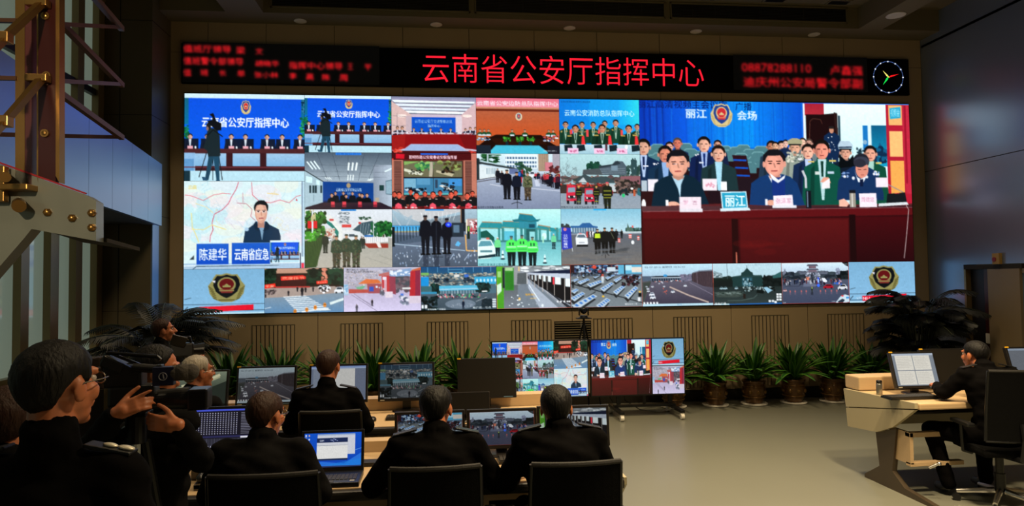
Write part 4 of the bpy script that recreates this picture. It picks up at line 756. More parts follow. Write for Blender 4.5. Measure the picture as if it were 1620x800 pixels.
    def bigman(cx, top, k, coat, skin, shirt, L, R_, base):
        P.poly([(cx-.25*k, top+.95*k), (cx+.3*k, top+.95*k), (cx+.6*k, top+1.05*k), (cx+.86*k, top+1.3*k), (cx+R_*k, base), (cx-L*k, base), (cx-.9*k, top+1.3*k), (cx-.6*k, top+1.08*k)], coat)
        P.poly([(cx-.25*k, top+1.0*k), (cx, top+1.15*k), (cx+.25*k, top+.98*k), (cx+.1*k, top+1.35*k), (cx+.06*k, top+1.9*k), (cx-.02*k, top+1.5*k)], shirt); P.poly([(cx-.22*k, top+.8*k), (cx+.22*k, top+.8*k), (cx+.2*k, top+1.1*k), (cx, top+1.18*k), (cx-.2*k, top+1.08*k)], [v*.85 for v in hx(skin)])
        P.ell(cx, top+.4*k, .44*k, .42*k, '14141a'); P.ell(cx-.4*k, top+.58*k, .05*k, .12*k, skin); P.ell(cx+.4*k, top+.56*k, .05*k, .12*k, skin); P.ell(cx, top+.58*k, .37*k, .45*k, skin); P.ell(cx-.04*k, top+.62*k, .24*k, .36*k, [min(1, v*1.08) for v in hx(skin)])
        P.poly([(cx-.38*k, top+.42*k), (cx-.3*k, top+.24*k), (cx, top+.24*k), (cx+.28*k, top+.22*k), (cx+.39*k, top+.45*k), (cx+.44*k, top+.25*k), (cx+.15*k, top-.02*k), (cx-.2*k, top), (cx-.43*k, top+.22*k)], '14141a')
        for e in (-.16, .16): P.line([(cx+(e-.09)*k, top+.46*k), (cx+(e+.09)*k, top+.45*k)], .04*k, '3c2420'); P.ell(cx+e*k, top+.54*k, .07*k, .025*k, '2c1818')
        P.line([(cx-.02*k, top+.52*k), (cx+.03*k, top+.7*k)], .05*k, [v*.78 for v in hx(skin)]); P.line([(cx-.13*k, top+.83*k), (cx+.12*k, top+.82*k)], .05*k, 'a84c48')
    bigman(325, -155, 200, '0c2434', 'e0a088', 'b4d8ec', 1.05, 1.2, 292); P.line([(290, -45), (320, -46)], 2.5, 'ece0e8'); P.line([(335, -46), (365, -46)], 2.5, 'ece0e8'); P.ell(280, 268, 50, 24, 'eeb49c'); P.ell(318, 285, 24, 14, 'e8a48c'); P.rect(225, 232, 245, 285, 'f0f0f4')
    bigman(1070, -165, 205, '14386c', 'e49c88', 'f0f4fa', 1.0, 1.15, 290); P.poly([(1045, 60), (1150, 50), (1150, 200), (1050, 200)], '14307c'); P.poly([(1030, 20), (1050, 70), (1095, 100), (1145, 65), (1155, 35), (1100, 75)], 'eef2fa'); P.ell(1035, 255, 40, 22, 'e8a890'); P.rect(990, 225, 1010, 275, 'f0f0f4')
    P.setT(1220, 155, 5.926); P.poly([(735, 640), (890, 650), (960, 690), (985, 760), (1020, 900), (1020, 960), (570, 960), (590, 780), (640, 700)], '14305c'); P.ell(815, 590, 78, 74, '20222c'); P.ell(820, 665, 62, 90, 'e0907c'); P.ell(818, 592, 72, 45, '383c4c'); P.poly([(745, 670), (770, 740), (800, 760), (860, 735), (880, 680), (860, 740), (830, 790), (780, 790)], 'e8f0fa'); P.poly([(795, 765), (830, 760), (825, 830), (798, 830)], '0c1838'); P.line([(780, 668), (812, 672)], 6, '3c201c'); P.line([(835, 672), (862, 668)], 6, '3c201c'); P.line([(805, 722), (840, 722)], 5, 'a04840'); P.speck(620, 700, 690, 740, 8, ['f4f4f8', '7ca0d8'], 12, 9); P.speck(900, 690, 980, 730, 9, ['f4f4f8', '7ca0d8'], 12, 9); P.ell(735, 752, 14, 16, 'e8ecf4'); P.ell(865, 740, 12, 14, 'e8ecf4'); P.ell(800, 610, 60, 40, '2c2c38')
    # table
    P.setT(1005, 270, 5.0); P.poly([(48, 285), (650, 262), (1075, 280), (2190, 262), (2190, 310), (1075, 330), (52, 340)], '5c2024'); P.grad(45, 280, 2200, 318, '583438', '34141c', True); P.poly([(50, 320), (2200, 296), (2200, 352), (50, 385)], '5c0f14'); P.grad(50, 375, 2200, 745, '4c0c10', '2c080c'); P.grad(60, 395, 730, 740, '4f0f12', '3a0a0c'); P.grad(790, 390, 1640, 740, '5a1214', '440c10'); P.grad(1700, 370, 2200, 740, '44080e', '26060a')
    P.line([(50, 322), (1100, 308), (2200, 292)], 5, '8c5458'); P.rect(725, 380, 775, 745, '24080a'); P.rect(1650, 350, 1700, 745, '1c0608'); P.line([(756, 640), (758, 745)], 9, 'd4745c'); P.speck(800, 560, 1100, 640, 6, ['6c1414'], 70, 22, .25)
    P.rect(330, 208, 495, 318, 'f4e4ee'); P.rect(330, 300, 505, 326, 'e8e4ec'); P.text('罗', 360, 272, 36, 'd898b4', w=34); P.text('杰', 430, 272, 36, 'a86c88', w=34); P.poly([(645, 168), (845, 165), (856, 300), (655, 305)], 'c4e8f4'); P.poly([(655, 178), (838, 174), (846, 290), (664, 296)], '28a4c8'); P.text('丽江', 680, 284, 90, 'e4fcff', w=155, bold=.02); P.poly([(640, 300), (865, 294), (875, 315), (640, 322)], 'd8ecf4')
    P.setT(1220, 270, 5.0); P.poly([(-20, 200), (130, 192), (135, 275), (-20, 280)], 'f8ecf4'); P.rect(-30, 275, 160, 296, 'e8e8f0'); P.text('张泽军', 0, 262, 42, 'd490b0', w=120); P.rect(236, 160, 278, 298, '10141c'); P.rect(244, 165, 254, 290, '5c6c80'); P.rect(585, 168, 634, 292, '9c9488'); P.rect(585, 155, 634, 178, '14141c'); P.rect(600, 180, 612, 290, 'd4d0c8'); P.poly([(662, 182), (800, 178), (804, 290), (664, 292)], 'f8eaf4'); P.text('周建忠', 678, 250, 40, 'd490b0', w=105); P.poly([(500, 285), (500, 235), (540, 222), (580, 262), (560, 288)], 'f0b8a4')
    P.rect(800, 55, 900, 132, 'f8e8f2'); P.poly([(365, 145), (370, 100), (430, 60), (430, 140)], 'f8f0f4'); P.poly([(890, 185), (1035, 172), (1048, 250), (880, 262)], '14181c'); P.poly([(820, 262), (1050, 250), (1060, 272), (815, 285)], 'dce4e8'); P.rect(950, 178, 990, 184, 'e83048'); P.line([(900, 110), (1020, 172)], 7, '8c8c94'); P.line([(1040, 275), (1060, 310), (1050, 400), (1030, 560), (1010, 700)], 6, 'b0a0a0'); P.line([(240, 140), (240, 60), (215, 0)], 18, 'c8ccd4')
    return P.img()
PIC['lijiang'] = lijiang()
def emb():
    P = Pic((30, 62, 820, 500), 150, 84, '7cb0d4', seed=17); P.grad(30, 62, 820, 500, '78acd0', '84b8dc'); P.emblem(448, 245, 180, 138, True)
    P.line([(30, 405), (820, 404)], 5, '34485c'); P.line([(30, 470), (820, 464)], 6, '2c3c4c'); P.poly([(180, 428), (712, 410), (712, 462), (185, 482)], 'e0142c'); P.text('·VT', 105, 465, 24, 'dce8f4', w=60); P.text('NI·I', 190, 468, 28, 'f4f4f4', w=80, bold=.03); P.line([(40, 355), (105, 340)], 5, '304450'); P.line([(35, 465), (75, 425)], 7, '283848'); P.rect(30, 485, 820, 500, 'b8dcec'); return P.img()
PIC['emblem'] = emb()
def crossing():
    P = Pic((822, 62, 1588, 490), 150, 84, '7c98b0', seed=18); P.grad(822, 62, 1588, 120, 'c09480', 'b89078'); P.rect(822, 112, 1588, 250, '281814'); P.speck(825, 70, 920, 200, 60, ['14281c', '1c3c28', '0c1810'], 22, 16); P.speck(1240, 75, 1380, 220, 90, ['14281c', '1c3828', '0c1812'], 22, 16); P.speck(1410, 75, 1588, 215, 90, ['143024', '1c402c', '0c1c14'], 22, 16); P.speck(1375, 65, 1420, 180, 20, ['d88870', 'c0705c'], 12, 14); P.rect(980, 140, 1220, 240, '3c1414')
    P.grad(822, 250, 1588, 490, '8c98a0', '5c88b0'); P.poly([(822, 250), (1500, 240), (1588, 300), (1200, 330), (822, 345)], 'a4948c'); P.rect(930, 235, 1260, 250, 'a83430'); P.poly([(978, 140), (1080, 135), (1190, 130), (1220, 145), (1218, 168), (980, 180)], 'dc2820'); P.text('欢度佳节', 990, 172, 28, 'fc9c7c', w=215, bold=.03)
    P.poly([(822, 218), (925, 205), (930, 240), (822, 256)], 'e8281c'); P.text('平安', 832, 245, 24, 'fcc0a0', w=80, bold=.02); P.poly([(1322, 190), (1430, 182), (1430, 212), (1324, 220)], 'e8281c'); P.text('春运安保', 1330, 210, 18, 'fcc0a0', w=90)
    for i in range(9): y = 335+i*17; x = 1000+i*15; P.poly([(x, y), (x+215+i*14, y-10), (x+232+i*14, y-2), (x+8, y+9)], 'e4eef4')
    P.poly([(1180, 470), (1440, 445), (1440, 460), (1180, 488)], 'dce8f0'); P.poly([(1450, 395), (1588, 352), (1588, 375), (1455, 420)], 'dcecec'); [P.stand(x, t, h_, '14141c') for x, t, h_ in ((1052, 272, 55), (1138, 238, 50), (1183, 240, 90), (1218, 245, 50), (1290, 240, 50), (832, 280, 60), (1215, 245, 48))]
    P.car(1360, 228, 100, 45); P.car(1495, 245, 93, 62); P.speck(1345, 240, 1430, 300, 20, ['f4f4f8', '14181c'], 10, 9); P.rect(822, 255, 930, 310, '9c8c88'); P.speck(825, 270, 930, 310, 30, ['3c3434', '6c5c5c'], 9, 7)
    for x, y in ((1115, 465), (1228, 450), (1310, 430), (1402, 408)): P.ell(x, y+12, 16, 22, 'e88c30'); P.rect(x-12, y+4, x+12, y+10, '5c3414')
    P.line([(822, 445), (885, 433)], 6, 'd4e4ec'); P.text('监控一号', 1450, 72, 14, 'e8f4f4', w=120); return P.img()
PIC['crossing'] = crossing()
def gate():
    P = Pic((35, 60, 795, 475), 150, 84, 'c8c0dc', seed=19); P.grad(35, 60, 795, 280, 'b8b8cc', 'a8a4b8'); P.speck(45, 90, 430, 240, 300, ['a8a4b0', 'ccc8d0', '8c8c98', 'b4a8ac'], 9, 5); P.grad(35, 285, 795, 475, 'b8b0cc', 'd4ccec'); P.speck(480, 150, 700, 290, 120, ['5c4c54', '4c5058', '74646c'], 22, 18)
    P.text('重庆监控点 CAM 03', 62, 88, 16, '20242c', w=210); P.text('2016-02-07 10:36:03', 62, 110, 16, '20242c', w=260); P.text('昆明火车北站', 420, 108, 26, '3c4468', w=140)
    P.poly([(375, 125), (480, 105), (485, 140), (380, 145)], 'b86c68'); P.poly([(480, 105), (700, 70), (700, 145), (490, 150)], '84a4cc'); P.speck(500, 95, 690, 135, 16, ['e4ecf4'], 16, 9); P.poly([(700, 90), (795, 62), (795, 95), (705, 105)], 'c86440')
    P.poly([(690, 100), (740, 95), (735, 350), (680, 340)], 'b82c34'); P.poly([(740, 95), (790, 90), (790, 340), (735, 350)], '8c2c44'); P.poly([(480, 145), (540, 150), (545, 320), (480, 300)], '944050'); P.poly([(405, 145), (480, 140), (485, 300), (410, 290)], 'c03c40'); P.rect(430, 150, 455, 295, 'd4a8b4'); P.rect(415, 150, 450, 178, 'e4e4f0')
    P.poly([(665, 335), (790, 335), (790, 405), (665, 405)], 'd4c8d8'); P.rect(440, 290, 515, 348, 'e0d4e0'); P.poly([(175, 215), (250, 170), (370, 175), (405, 210), (260, 215)], 'd8703c'); P.poly([(155, 245), (255, 230), (215, 268), (165, 262)], '6cb08c'); P.poly([(85, 262), (275, 268), (275, 300), (85, 302)], 'b84c44'); P.poly([(262, 215), (405, 215), (400, 305), (275, 305)], 'a05058'); P.rect(285, 242, 328, 285, '3454bc'); P.rect(348, 235, 368, 255, 'd8e0f4')
    for pts in ([(110, 315), (360, 472)], [(135, 305), (300, 420)], [(180, 340), (330, 425)]): P.line(pts, 4, '807890')
    P.stand(312, 358, 68, '38343c'); P.stand(162, 405, 70, '484854'); P.rect(590, 310, 620, 335, '4c78d4'); P.speck(590, 340, 660, 415, 40, ['8c94a8', 'e4e4f0', '5c6478'], 12, 10); P.speck(385, 250, 430, 330, 22, ['c8c8d4', '60606c'], 9, 12); P.rect(610, 255, 690, 270, 'e0e4e4'); P.poly([(35, 215), (80, 220), (80, 320), (35, 320)], 'a8c4dc'); P.speck(40, 225, 78, 310, 14, ['e4f4fc', '78acd4'], 10, 6); return P.img()
PIC['gate'] = gate()
def aerial():
    P = Pic((797, 55, 1537, 460), 150, 84, '4c6c7c', seed=20); P.grad(797, 55, 1537, 125, '1c4c7c', '245478'); [P.rect(x, 60, x+7, 110, '5494bc') for x in (860, 955, 1060, 1215, 1305, 1395, 1478)]; P.line([(1065, 85), (1200, 85), (1200, 110), (1065, 110), (1065, 85)], 5, '60a8cc'); P.line([(980, 58), (1530, 58)], 6, 'b8a0a4')
    P.speck(800, 120, 1537, 235, 330, ['8c8880', '5c6468', 'b4b0a0', '3c4850', 'c8bca8'], 14, 6); P.rect(797, 112, 875, 135, '78b460'); P.rect(797, 150, 875, 235, '1c90d8'); P.rect(1320, 155, 1535, 222, '38a8d8'); [P.ell(x, 188, 9, 14, 'c8ecf8') for x in range(1345, 1530, 36)]; P.rect(1120, 130, 1172, 155, 'dcdcd8'); P.rect(1222, 130, 1262, 158, '3c6cc8'); [P.speck(x-25, 165, x+25, 200, 14, ['14202c', '283c50'], 11, 8) for x in (950, 1050, 1240, 1290)]; P.line([(880, 200), (1330, 190)], 4, '2c3840')
    P.speck(905, 225, 970, 300, 50, ['142c2c', '1c4038', '0c1c1c'], 18, 14); P.speck(1345, 215, 1460, 290, 80, ['142c2c', '1c3c38', '0c1c1c'], 18, 14); P.poly([(975, 235), (1340, 232), (1360, 275), (975, 280)], '54b8dc'); P.line([(975, 268), (1350, 262)], 9, 'a8d0e4'); [P.rect(x, 278, x+5, 310, 'b8ccd4') for x in range(985, 1340, 28)]; P.rect(797, 290, 950, 312, '3490b8'); P.rect(797, 238, 900, 285, '3c6870'); P.line([(1390, 292), (1445, 290)], 12, 'eef4f4')
    P.grad(797, 310, 1537, 460, '4c5c68', '3c4c58'); P.ell(1180, 405, 150, 45, '6c7c8c'); P.speck(950, 315, 1370, 345, 70, ['c8ccd0', '1c2830', 'd86478', '58b478'], 7, 7); P.speck(800, 330, 950, 455, 70, ['142428', '1c3438', '0c1414'], 16, 12); P.speck(1390, 360, 1500, 450, 60, ['182830', '202c34'], 13, 11); P.line([(1330, 385), (1440, 345)], 5, 'a0a8b0'); P.stand(1208, 370, 80, '101c30'); P.speck(1050, 400, 1300, 430, 34, ['8c98a8'], 5, 4)
    [P.rect(x, 408, x+22, 440, 'ecf4f8') for x in (802, 834)]; P.text('昆明站前广场监控', 860, 460, 18, 'ecf4f8', w=175, bold=.02); [P.rect(1492, y, 1530, y+16, 'd8e4ec') for y in (360, 382, 404, 426)]; P.text('东广场一号点', 1300, 452, 20, 'e4f0f4', w=180, bold=.02); return P.img()
PIC['aerial'] = aerial()
def subway():
    P = Pic((48, 72, 828, 515), 150, 84, '8c94a0', seed=21); P.grad(48, 72, 828, 140, '6c7478', '949ca4'); P.speck(240, 75, 820, 130, 40, ['dce4e8', 'a0a8ac', 'f4fcff'], 34, 7); P.poly([(400, 140), (500, 132), (828, 118), (828, 165), (500, 150)], '101c38'); P.poly([(380, 150), (828, 160), (828, 215), (380, 160)], 'c0ccdc'); P.poly([(120, 250), (360, 262), (380, 200), (700, 470), (760, 515), (120, 515)], '74808c'); P.poly([(370, 170), (400, 240), (700, 515), (500, 515), (380, 300)], 'a8b4c4'); P.grad(120, 270, 270, 515, '5c6468', '78808c')
    P.poly([(400, 165), (828, 215), (828, 480), (780, 460), (500, 290), (400, 215)], '141418')
    for i, (x, w_, h0, h1) in enumerate(((420, 10, 170, 215), (455, 14, 168, 225), (495, 22, 165, 210), (540, 26, 172, 235), (590, 34, 180, 240), (665, 62, 195, 268), (775, 53, 210, 292))): P.poly([(x, h0), (x+w_, h0+4), (x+w_, h1+6), (x, h1)], 'ecfcff'); P.rect(x-10, h0, x-4, h1+60+i*16, 'b8b0a8')
    P.rect(640, 195, 660, 270, 'e83848'); P.poly([(600, 335), (700, 415), (828, 500), (828, 515), (780, 515), (560, 320)], '282c34'); P.line([(520, 300), (640, 390), (790, 515)], 5, 'c8d0d8')
    P.grad(48, 80, 125, 515, '58ac2c', '489c28'); P.rect(62, 130, 98, 190, 'c8ecb8', .6); P.poly([(52, 270), (100, 245), (102, 330), (55, 375)], 'd0ecd4'); P.rect(136, 90, 232, 325, '34882c'); P.poly([(140, 90), (220, 90), (222, 125), (138, 122)], 'a8d098'); P.rect(145, 140, 225, 315, '2c7c24'); P.rect(110, 90, 135, 300, '20282c'); P.rect(232, 80, 300, 270, '94989c'); P.poly([(270, 150), (365, 145), (370, 262), (262, 262)], '545c60'); P.line([(286, 80), (286, 130)], 14, 'e8c890'); P.rect(365, 150, 378, 262, 'b8bcc0')
    P.text('监控点位', 350, 380, 20, 'e8a838', w=105, bold=.02); P.ell(288, 415, 12, 16, 'f0b848'); P.line([(400, 412), (470, 408)], 6, 'e8c070'); P.line([(390, 270), (430, 335), (500, 440)], 10, 'e4f4ff'); P.ell(530, 485, 12, 16, 'eaf6ff'); P.speck(180, 340, 520, 500, 14, ['e8f4fc'], 7, 6); P.speck(375, 180, 390, 210, 5, ['14141c'], 5, 9)
    P.line([(48, 512), (828, 512)], 5, 'b86450'); [P.rect(x, 440, x+20, 455, 'f0f4f8') for x in (680, 715, 750, 785, 808)]; P.line([(45, 72), (52, 515)], 6, 'd87848'); return P.img()
PIC['subway'] = subway()
def waithall():
    P = Pic((838, 70, 1600, 500), 150, 84, '687078', seed=22); P.grad(838, 70, 1600, 190, '283448', '586478'); P.rect(885, 75, 1420, 140, '1c3458'); P.speck(850, 75, 1420, 165, 150, ['0c1420', '2c3c54', '3c6494', 'a8c4dc', '884044'], 18, 12); P.rect(838, 70, 885, 150, '30181c'); P.ell(1095, 92, 22, 18, 'dc4c38'); P.rect(1230, 95, 1315, 140, 'c8d8e4'); P.rect(1345, 72, 1600, 165, '5cb0d4'); P.rect(1420, 80, 1490, 130, 'b8e4f4'); P.rect(1490, 98, 1595, 150, 'e4dcd0'); P.rect(1408, 70, 1420, 165, '14202c'); P.rect(1170, 70, 1182, 150, '14202c')
    P.grad(838, 185, 1600, 500, '6c7478', '78848c'); P.line([(838, 255), (1600, 460)], 9, '181c20'); P.line([(850, 495), (1105, 340)], 8, '202428')
    def bench(x0, y0, x1, y1, w_): 
        dx, dy = x1-x0, y1-y0; P.poly([(x0, y0+w_*.8), (x1, y1+w_*.8), (x1+w_*.7, y1+w_*1.2), (x0+w_, y0+w_*1.9)], '24282c'); P.poly([(x0, y0), (x1, y1), (x1+w_, y1+w_*.5), (x0+w_*1.2, y0+w_)], 'b8ccdc'); [P.poly([(x0+dx*t+w_*.25, y0+dy*t+w_*.12), (x0+dx*(t+.1)+w_*.25, y0+dy*(t+.1)+w_*.12), (x0+dx*(t+.1)+w_*.85, y0+dy*(t+.1)+w_*.5), (x0+dx*t+w_*.85, y0+dy*t+w_*.5)], '3c78c8') for t in (.08, .28, .48, .68, .85)]
    for a_ in ((850, 475, 1075, 365, 45), (1105, 480, 1215, 405, 45), (838, 400, 960, 340, 36), (1010, 265, 1150, 225, 34), (1150, 310, 1265, 245, 34), (1285, 345, 1390, 275, 34), (1405, 385, 1520, 290, 36), (910, 240, 1020, 205, 28), (1205, 200, 1290, 168, 22), (1290, 225, 1380, 185, 26), (1420, 215, 1490, 170, 26), (850, 225, 910, 205, 22), (1480, 245, 1560, 185, 28), (845, 330, 900, 305, 30), (960, 175, 1040, 155, 16), (1080, 190, 1150, 165, 18)): bench(*a_)
    P.rect(1165, 165, 1192, 200, 'e85440'); P.stand(1180, 175, 90, 'c8d4dc'); P.speck(1385, 190, 1560, 280, 50, ['20141c', '4c2c34', '14181c'], 14, 12); P.stand(868, 225, 75, '181c20'); P.stand(918, 168, 40, 'c4d4e4'); P.speck(840, 150, 1300, 185, 60, ['2c343c', '182028', '50585c'], 14, 6); P.rect(1555, 360, 1590, 400, '0c1014'); P.rect(1548, 405, 1575, 445, 'e4e8ec'); P.ell(1182, 390, 13, 10, 'e8bc3c'); P.ell(1570, 348, 13, 9, 'e8c058'); P.text('候车大厅二号', 1410, 480, 16, 'eef4f8', w=130, bold=.02); P.line([(838, 498), (1600, 498)], 4, 'b86450'); P.line([(1600, 70), (1598, 500)], 6, 'c86450'); P.line([(838, 70), (838, 500)], 6, 'c86450'); return P.img()
PIC['waithall'] = waithall()
def highway():
    P = Pic((50, 55, 832, 515), 150, 84, '585868', seed=23); P.grad(50, 55, 832, 200, 'bce4f4', 'a8c4dc'); P.grad(50, 235, 832, 490, '605c6c', '3c3848'); P.text('02-07-2016 星期日 10:36:03', 80, 98, 20, '4c6070', w=445); P.rect(50, 185, 620, 240, '506074'); P.speck(480, 180, 620, 240, 40, ['706c84', '4c5464', '8c849c'], 20, 12); P.poly([(160, 195), (200, 182), (440, 182), (480, 200), (470, 210), (170, 210)], '28303c'); P.ell(305, 182, 22, 14, '3c94d0'); P.line([(150, 205), (480, 205)], 7, 'c0d0dc'); [P.rect(160+i*26, 212, 170+i*26, 242, '202430') for i in range(12)]; P.speck(160, 235, 470, 250, 36, ['c86c5c', 'e8e8f0', '404450'], 8, 4)
    P.poly([(600, 160), (680, 130), (832, 125), (832, 320), (720, 300), (600, 245)], '3c3038'); [P.line([(615+i*20, 155-i), (618+i*20, 260+i*6)], 4, '58484c') for i in range(11)]; P.line([(655, 150), (660, 275)], 5, '8c7c8c'); P.poly([(610, 150), (690, 130), (832, 122), (832, 138), (690, 142), (610, 160)], '707888')
    P.poly([(50, 250), (150, 235), (60, 490), (50, 490)], '4c5050'); P.poly([(60, 260), (150, 250), (80, 400), (60, 480)], '3c4440'); P.line([(350, 305), (560, 400), (780, 480)], 18, 'a08c84'); P.line([(350, 305), (560, 400), (780, 480)], 5, 'd8c8c0'); P.line([(570, 260), (832, 400)], 5, '8c8498')
    for x, y, w_ in ((85, 290, 22), (95, 310, 32), (98, 335, 34), (125, 360, 58), (132, 390, 62), (145, 288, 30), (228, 260, 18), (265, 255, 16), (278, 290, 24), (362, 340, 44), (505, 280, 36)): P.car(x, y, w_, w_*.75, 'e4eaf4', '38485c')
    P.speck(280, 320, 320, 380, 6, ['d86454'], 4, 8); [P.rect(x, 468, x+20, 488, 'f0f4f8') for x in (60, 95, 130, 165, 200)]; P.rect(50, 488, 832, 515, 'b4d8e8'); P.text('收费站', 430, 506, 14, '5890c0', w=50); return P.img()
PIC['highway'] = highway()
def darkhall():
    P = Pic((840, 50, 1608, 490), 150, 84, '283838', seed=24); P.grad(840, 50, 1608, 230, 'bcdce8', 'b0d0dc'); P.speck(840, 200, 1070, 260, 90, ['14201c', '1c2c28'], 26, 16); P.poly([(832, 150), (860, 130), (950, 158), (950, 200), (832, 200)], '8ca4ac'); P.speck(840, 160, 945, 195, 22, ['4c6468', 'c8dce4'], 9, 6); P.line([(1002, 50), (1004, 215)], 4, '5c6c74')
    P.poly([(1060, 190), (1155, 178), (1160, 150), (1185, 140), (1222, 100), (1262, 140), (1285, 150), (1290, 178), (1385, 180), (1400, 215), (1410, 300), (1040, 300)], '1c3838'); P.line([(1222, 75), (1222, 105)], 4, '1c3034'); P.poly([(1165, 200), (1280, 200), (1280, 290), (1165, 290)], '28505c'); P.speck(1180, 220, 1270, 290, 40, ['3c6c7c', '84a8b4', '14282c'], 9, 12); P.line([(1060, 192), (1395, 190)], 5, '304c4c'); P.speck(1410, 195, 1608, 330, 150, ['0c1414', '141c1c'], 26, 20); P.poly([(1505, 190), (1608, 140), (1608, 205), (1510, 215)], '2c5c5c'); P.rect(840, 230, 1060, 310, '141c1c')
    P.grad(840, 300, 1608, 490, '202c2c', '303c3c'); P.poly([(870, 350), (1150, 345), (1180, 390), (1100, 410), (880, 405)], '3c4844'); P.speck(880, 350, 1160, 385, 60, ['788884', '20302c', '586864'], 16, 4); [P.car(x, 298, w_, 28, 'a4c4d0', '304850') for x, w_ in ((915, 40), (955, 45), (1080, 38))]; P.speck(1180, 300, 1530, 345, 60, ['0c1010', '60787c', 'a8c0c4'], 9, 7); P.poly([(1400, 310), (1440, 305), (1500, 340), (1450, 372)], '94c4dc'); P.poly([(1330, 330), (1410, 345), (1400, 375), (1320, 365)], '0c1414'); P.line([(1330, 385), (1290, 420), (1140, 445), (1000, 445)], 7, '4c605c'); P.rect(1175, 375, 1200, 425, '241c18')
    P.poly([(1020, 478), (1608, 470), (1608, 492), (1020, 495)], '245ca0'); P.rect(840, 475, 1020, 492, 'a8d0dc'); P.text('车站广场', 862, 490, 28, 'f0f8fc', w=120, bold=.03); [P.rect(x, y, x+26, y+22, 'eef4f8') for x, y in ((1545, 375), (1575, 375), (1545, 402), (1575, 402), (1545, 430), (1575, 430), (1455, 444), (1490, 444), (1520, 455))]; P.text('2016年02月07日', 1200, 78, 14, '90b4c4', w=340); P.line([(842, 50), (846, 490)], 6, 'c85c4c'); return P.img()
PIC['darkhall'] = darkhall()
def pagoda():
    P = Pic((55, 72, 800, 512), 220, 120, '3c4454', seed=25); P.grad(55, 72, 800, 195, 'd4ecf8', 'b8cce0'); P.speck(60, 180, 800, 245, 230, ['28303c', '38444c', '1c242c'], 26, 13); P.speck(250, 165, 560, 195, 80, ['4c5464', '5c6470'], 18, 7); P.speck(680, 180, 798, 260, 90, ['1c2428', '0c1418'], 22, 16); P.speck(660, 140, 700, 200, 20, ['8c94b0'], 9, 12, .7); P.speck(70, 140, 100, 190, 14, ['788094'], 7, 12, .7)
    for y, w_, h_ in ((92, 52, 14), (138, 58, 14)): P.poly([(398-w_-14, y+h_+4), (398-w_, y), (398+w_, y), (398+w_+14, y+h_+4), (398+w_-6, y+h_+6), (398-w_+6, y+h_+6)], '505464'); P.rect(398-w_+12, y+h_+4, 398+w_-12, y+h_+28, '846c78'); [P.rect(398-w_+16+q*14, y+h_+8, 398-w_+20+q*14, y+h_+28, '4c3c4c') for q in range(6)]
    P.rect(340, 168, 455, 190, '6c6878'); P.rect(260, 180, 560, 200, '5c6474'); P.speck(330, 185, 470, 240, 60, ['5c6474', '848ca0', '3c4450', 'b4bccc'], 14, 9)
    P.grad(55, 260, 800, 512, '4c5468', '3c445c'); P.poly([(300, 260), (450, 260), (440, 330), (290, 330)], '646c84'); P.line([(90, 325), (240, 325), (310, 270)], 6, '282c3c'); P.line([(430, 330), (560, 325)], 6, '282c3c')
    for i in range(60): x = 80+P.r.random()*640; P.stand(x, 235+P.r.random()*35, 40+P.r.random()*15, ['141824', '30283c', '5c2c34', 'a8acb8', '20304c'][i % 5])
    P.speck(310, 225, 360, 260, 12, ['e07c5c', 'd8d8e4'], 8, 7); P.rect(448, 235, 468, 290, '2c4ce8'); P.ell(458, 318, 16, 18, '3c70f8'); P.ell(458, 270, 7, 22, 'a8d0ff'); P.poly([(495, 240), (530, 240), (558, 275), (540, 288), (510, 278)], 'e8eef8'); P.speck(380, 200, 400, 300, 10, ['282c38'], 7, 18); P.car(512, 308, 112, 46, 'a81828', '40141c'); P.car(672, 310, 108, 58, 'd8dce4', '14181c'); P.speck(630, 265, 715, 310, 20, ['3060c0', '14182c', 'd0a0a8'], 9, 9); P.car(68, 352, 42, 30, 'c8a0a4', '301c20')
    for x in (145, 200, 268, 322, 478, 535, 600, 660): P.ell(x, 380, 7, 13, 'b86464'); P.ell(x, 400, 8, 16, '7c5c70', .6)
    P.stand(386, 325, 70, '28302c', hat='d8e0e0', vest='98b46c'); P.rect(372, 395, 398, 420, '202430', .7)
    P.poly([(640, 512), (700, 440), (750, 420), (798, 435), (798, 500), (720, 512)], 'c8dce8'); P.poly([(665, 495), (720, 465), (748, 480), (722, 512), (680, 510)], '283444'); P.ell(722, 435, 14, 9, 'e04c50'); P.rect(760, 445, 795, 465, '3c94d8')
    P.poly([(722, 72), (800, 72), (800, 122), (760, 105)], '14181c'); P.text('10:36:04', 745, 100, 14, 'dce4ec', w=44); P.text('监控', 60, 506, 14, 'dce4ec', w=36); P.text('古城路口', 590, 500, 14, 'dce4ec', w=60); P.line([(55, 72), (800, 70)], 5, 'c05c4c'); P.line([(57, 510), (800, 510)], 5, 'a84438'); P.line([(799, 72), (799, 512)], 6, 'c85c4c'); P.line([(56, 72), (60, 512)], 5, 'b85444'); return P.img()
PIC['pagoda'] = pagoda()
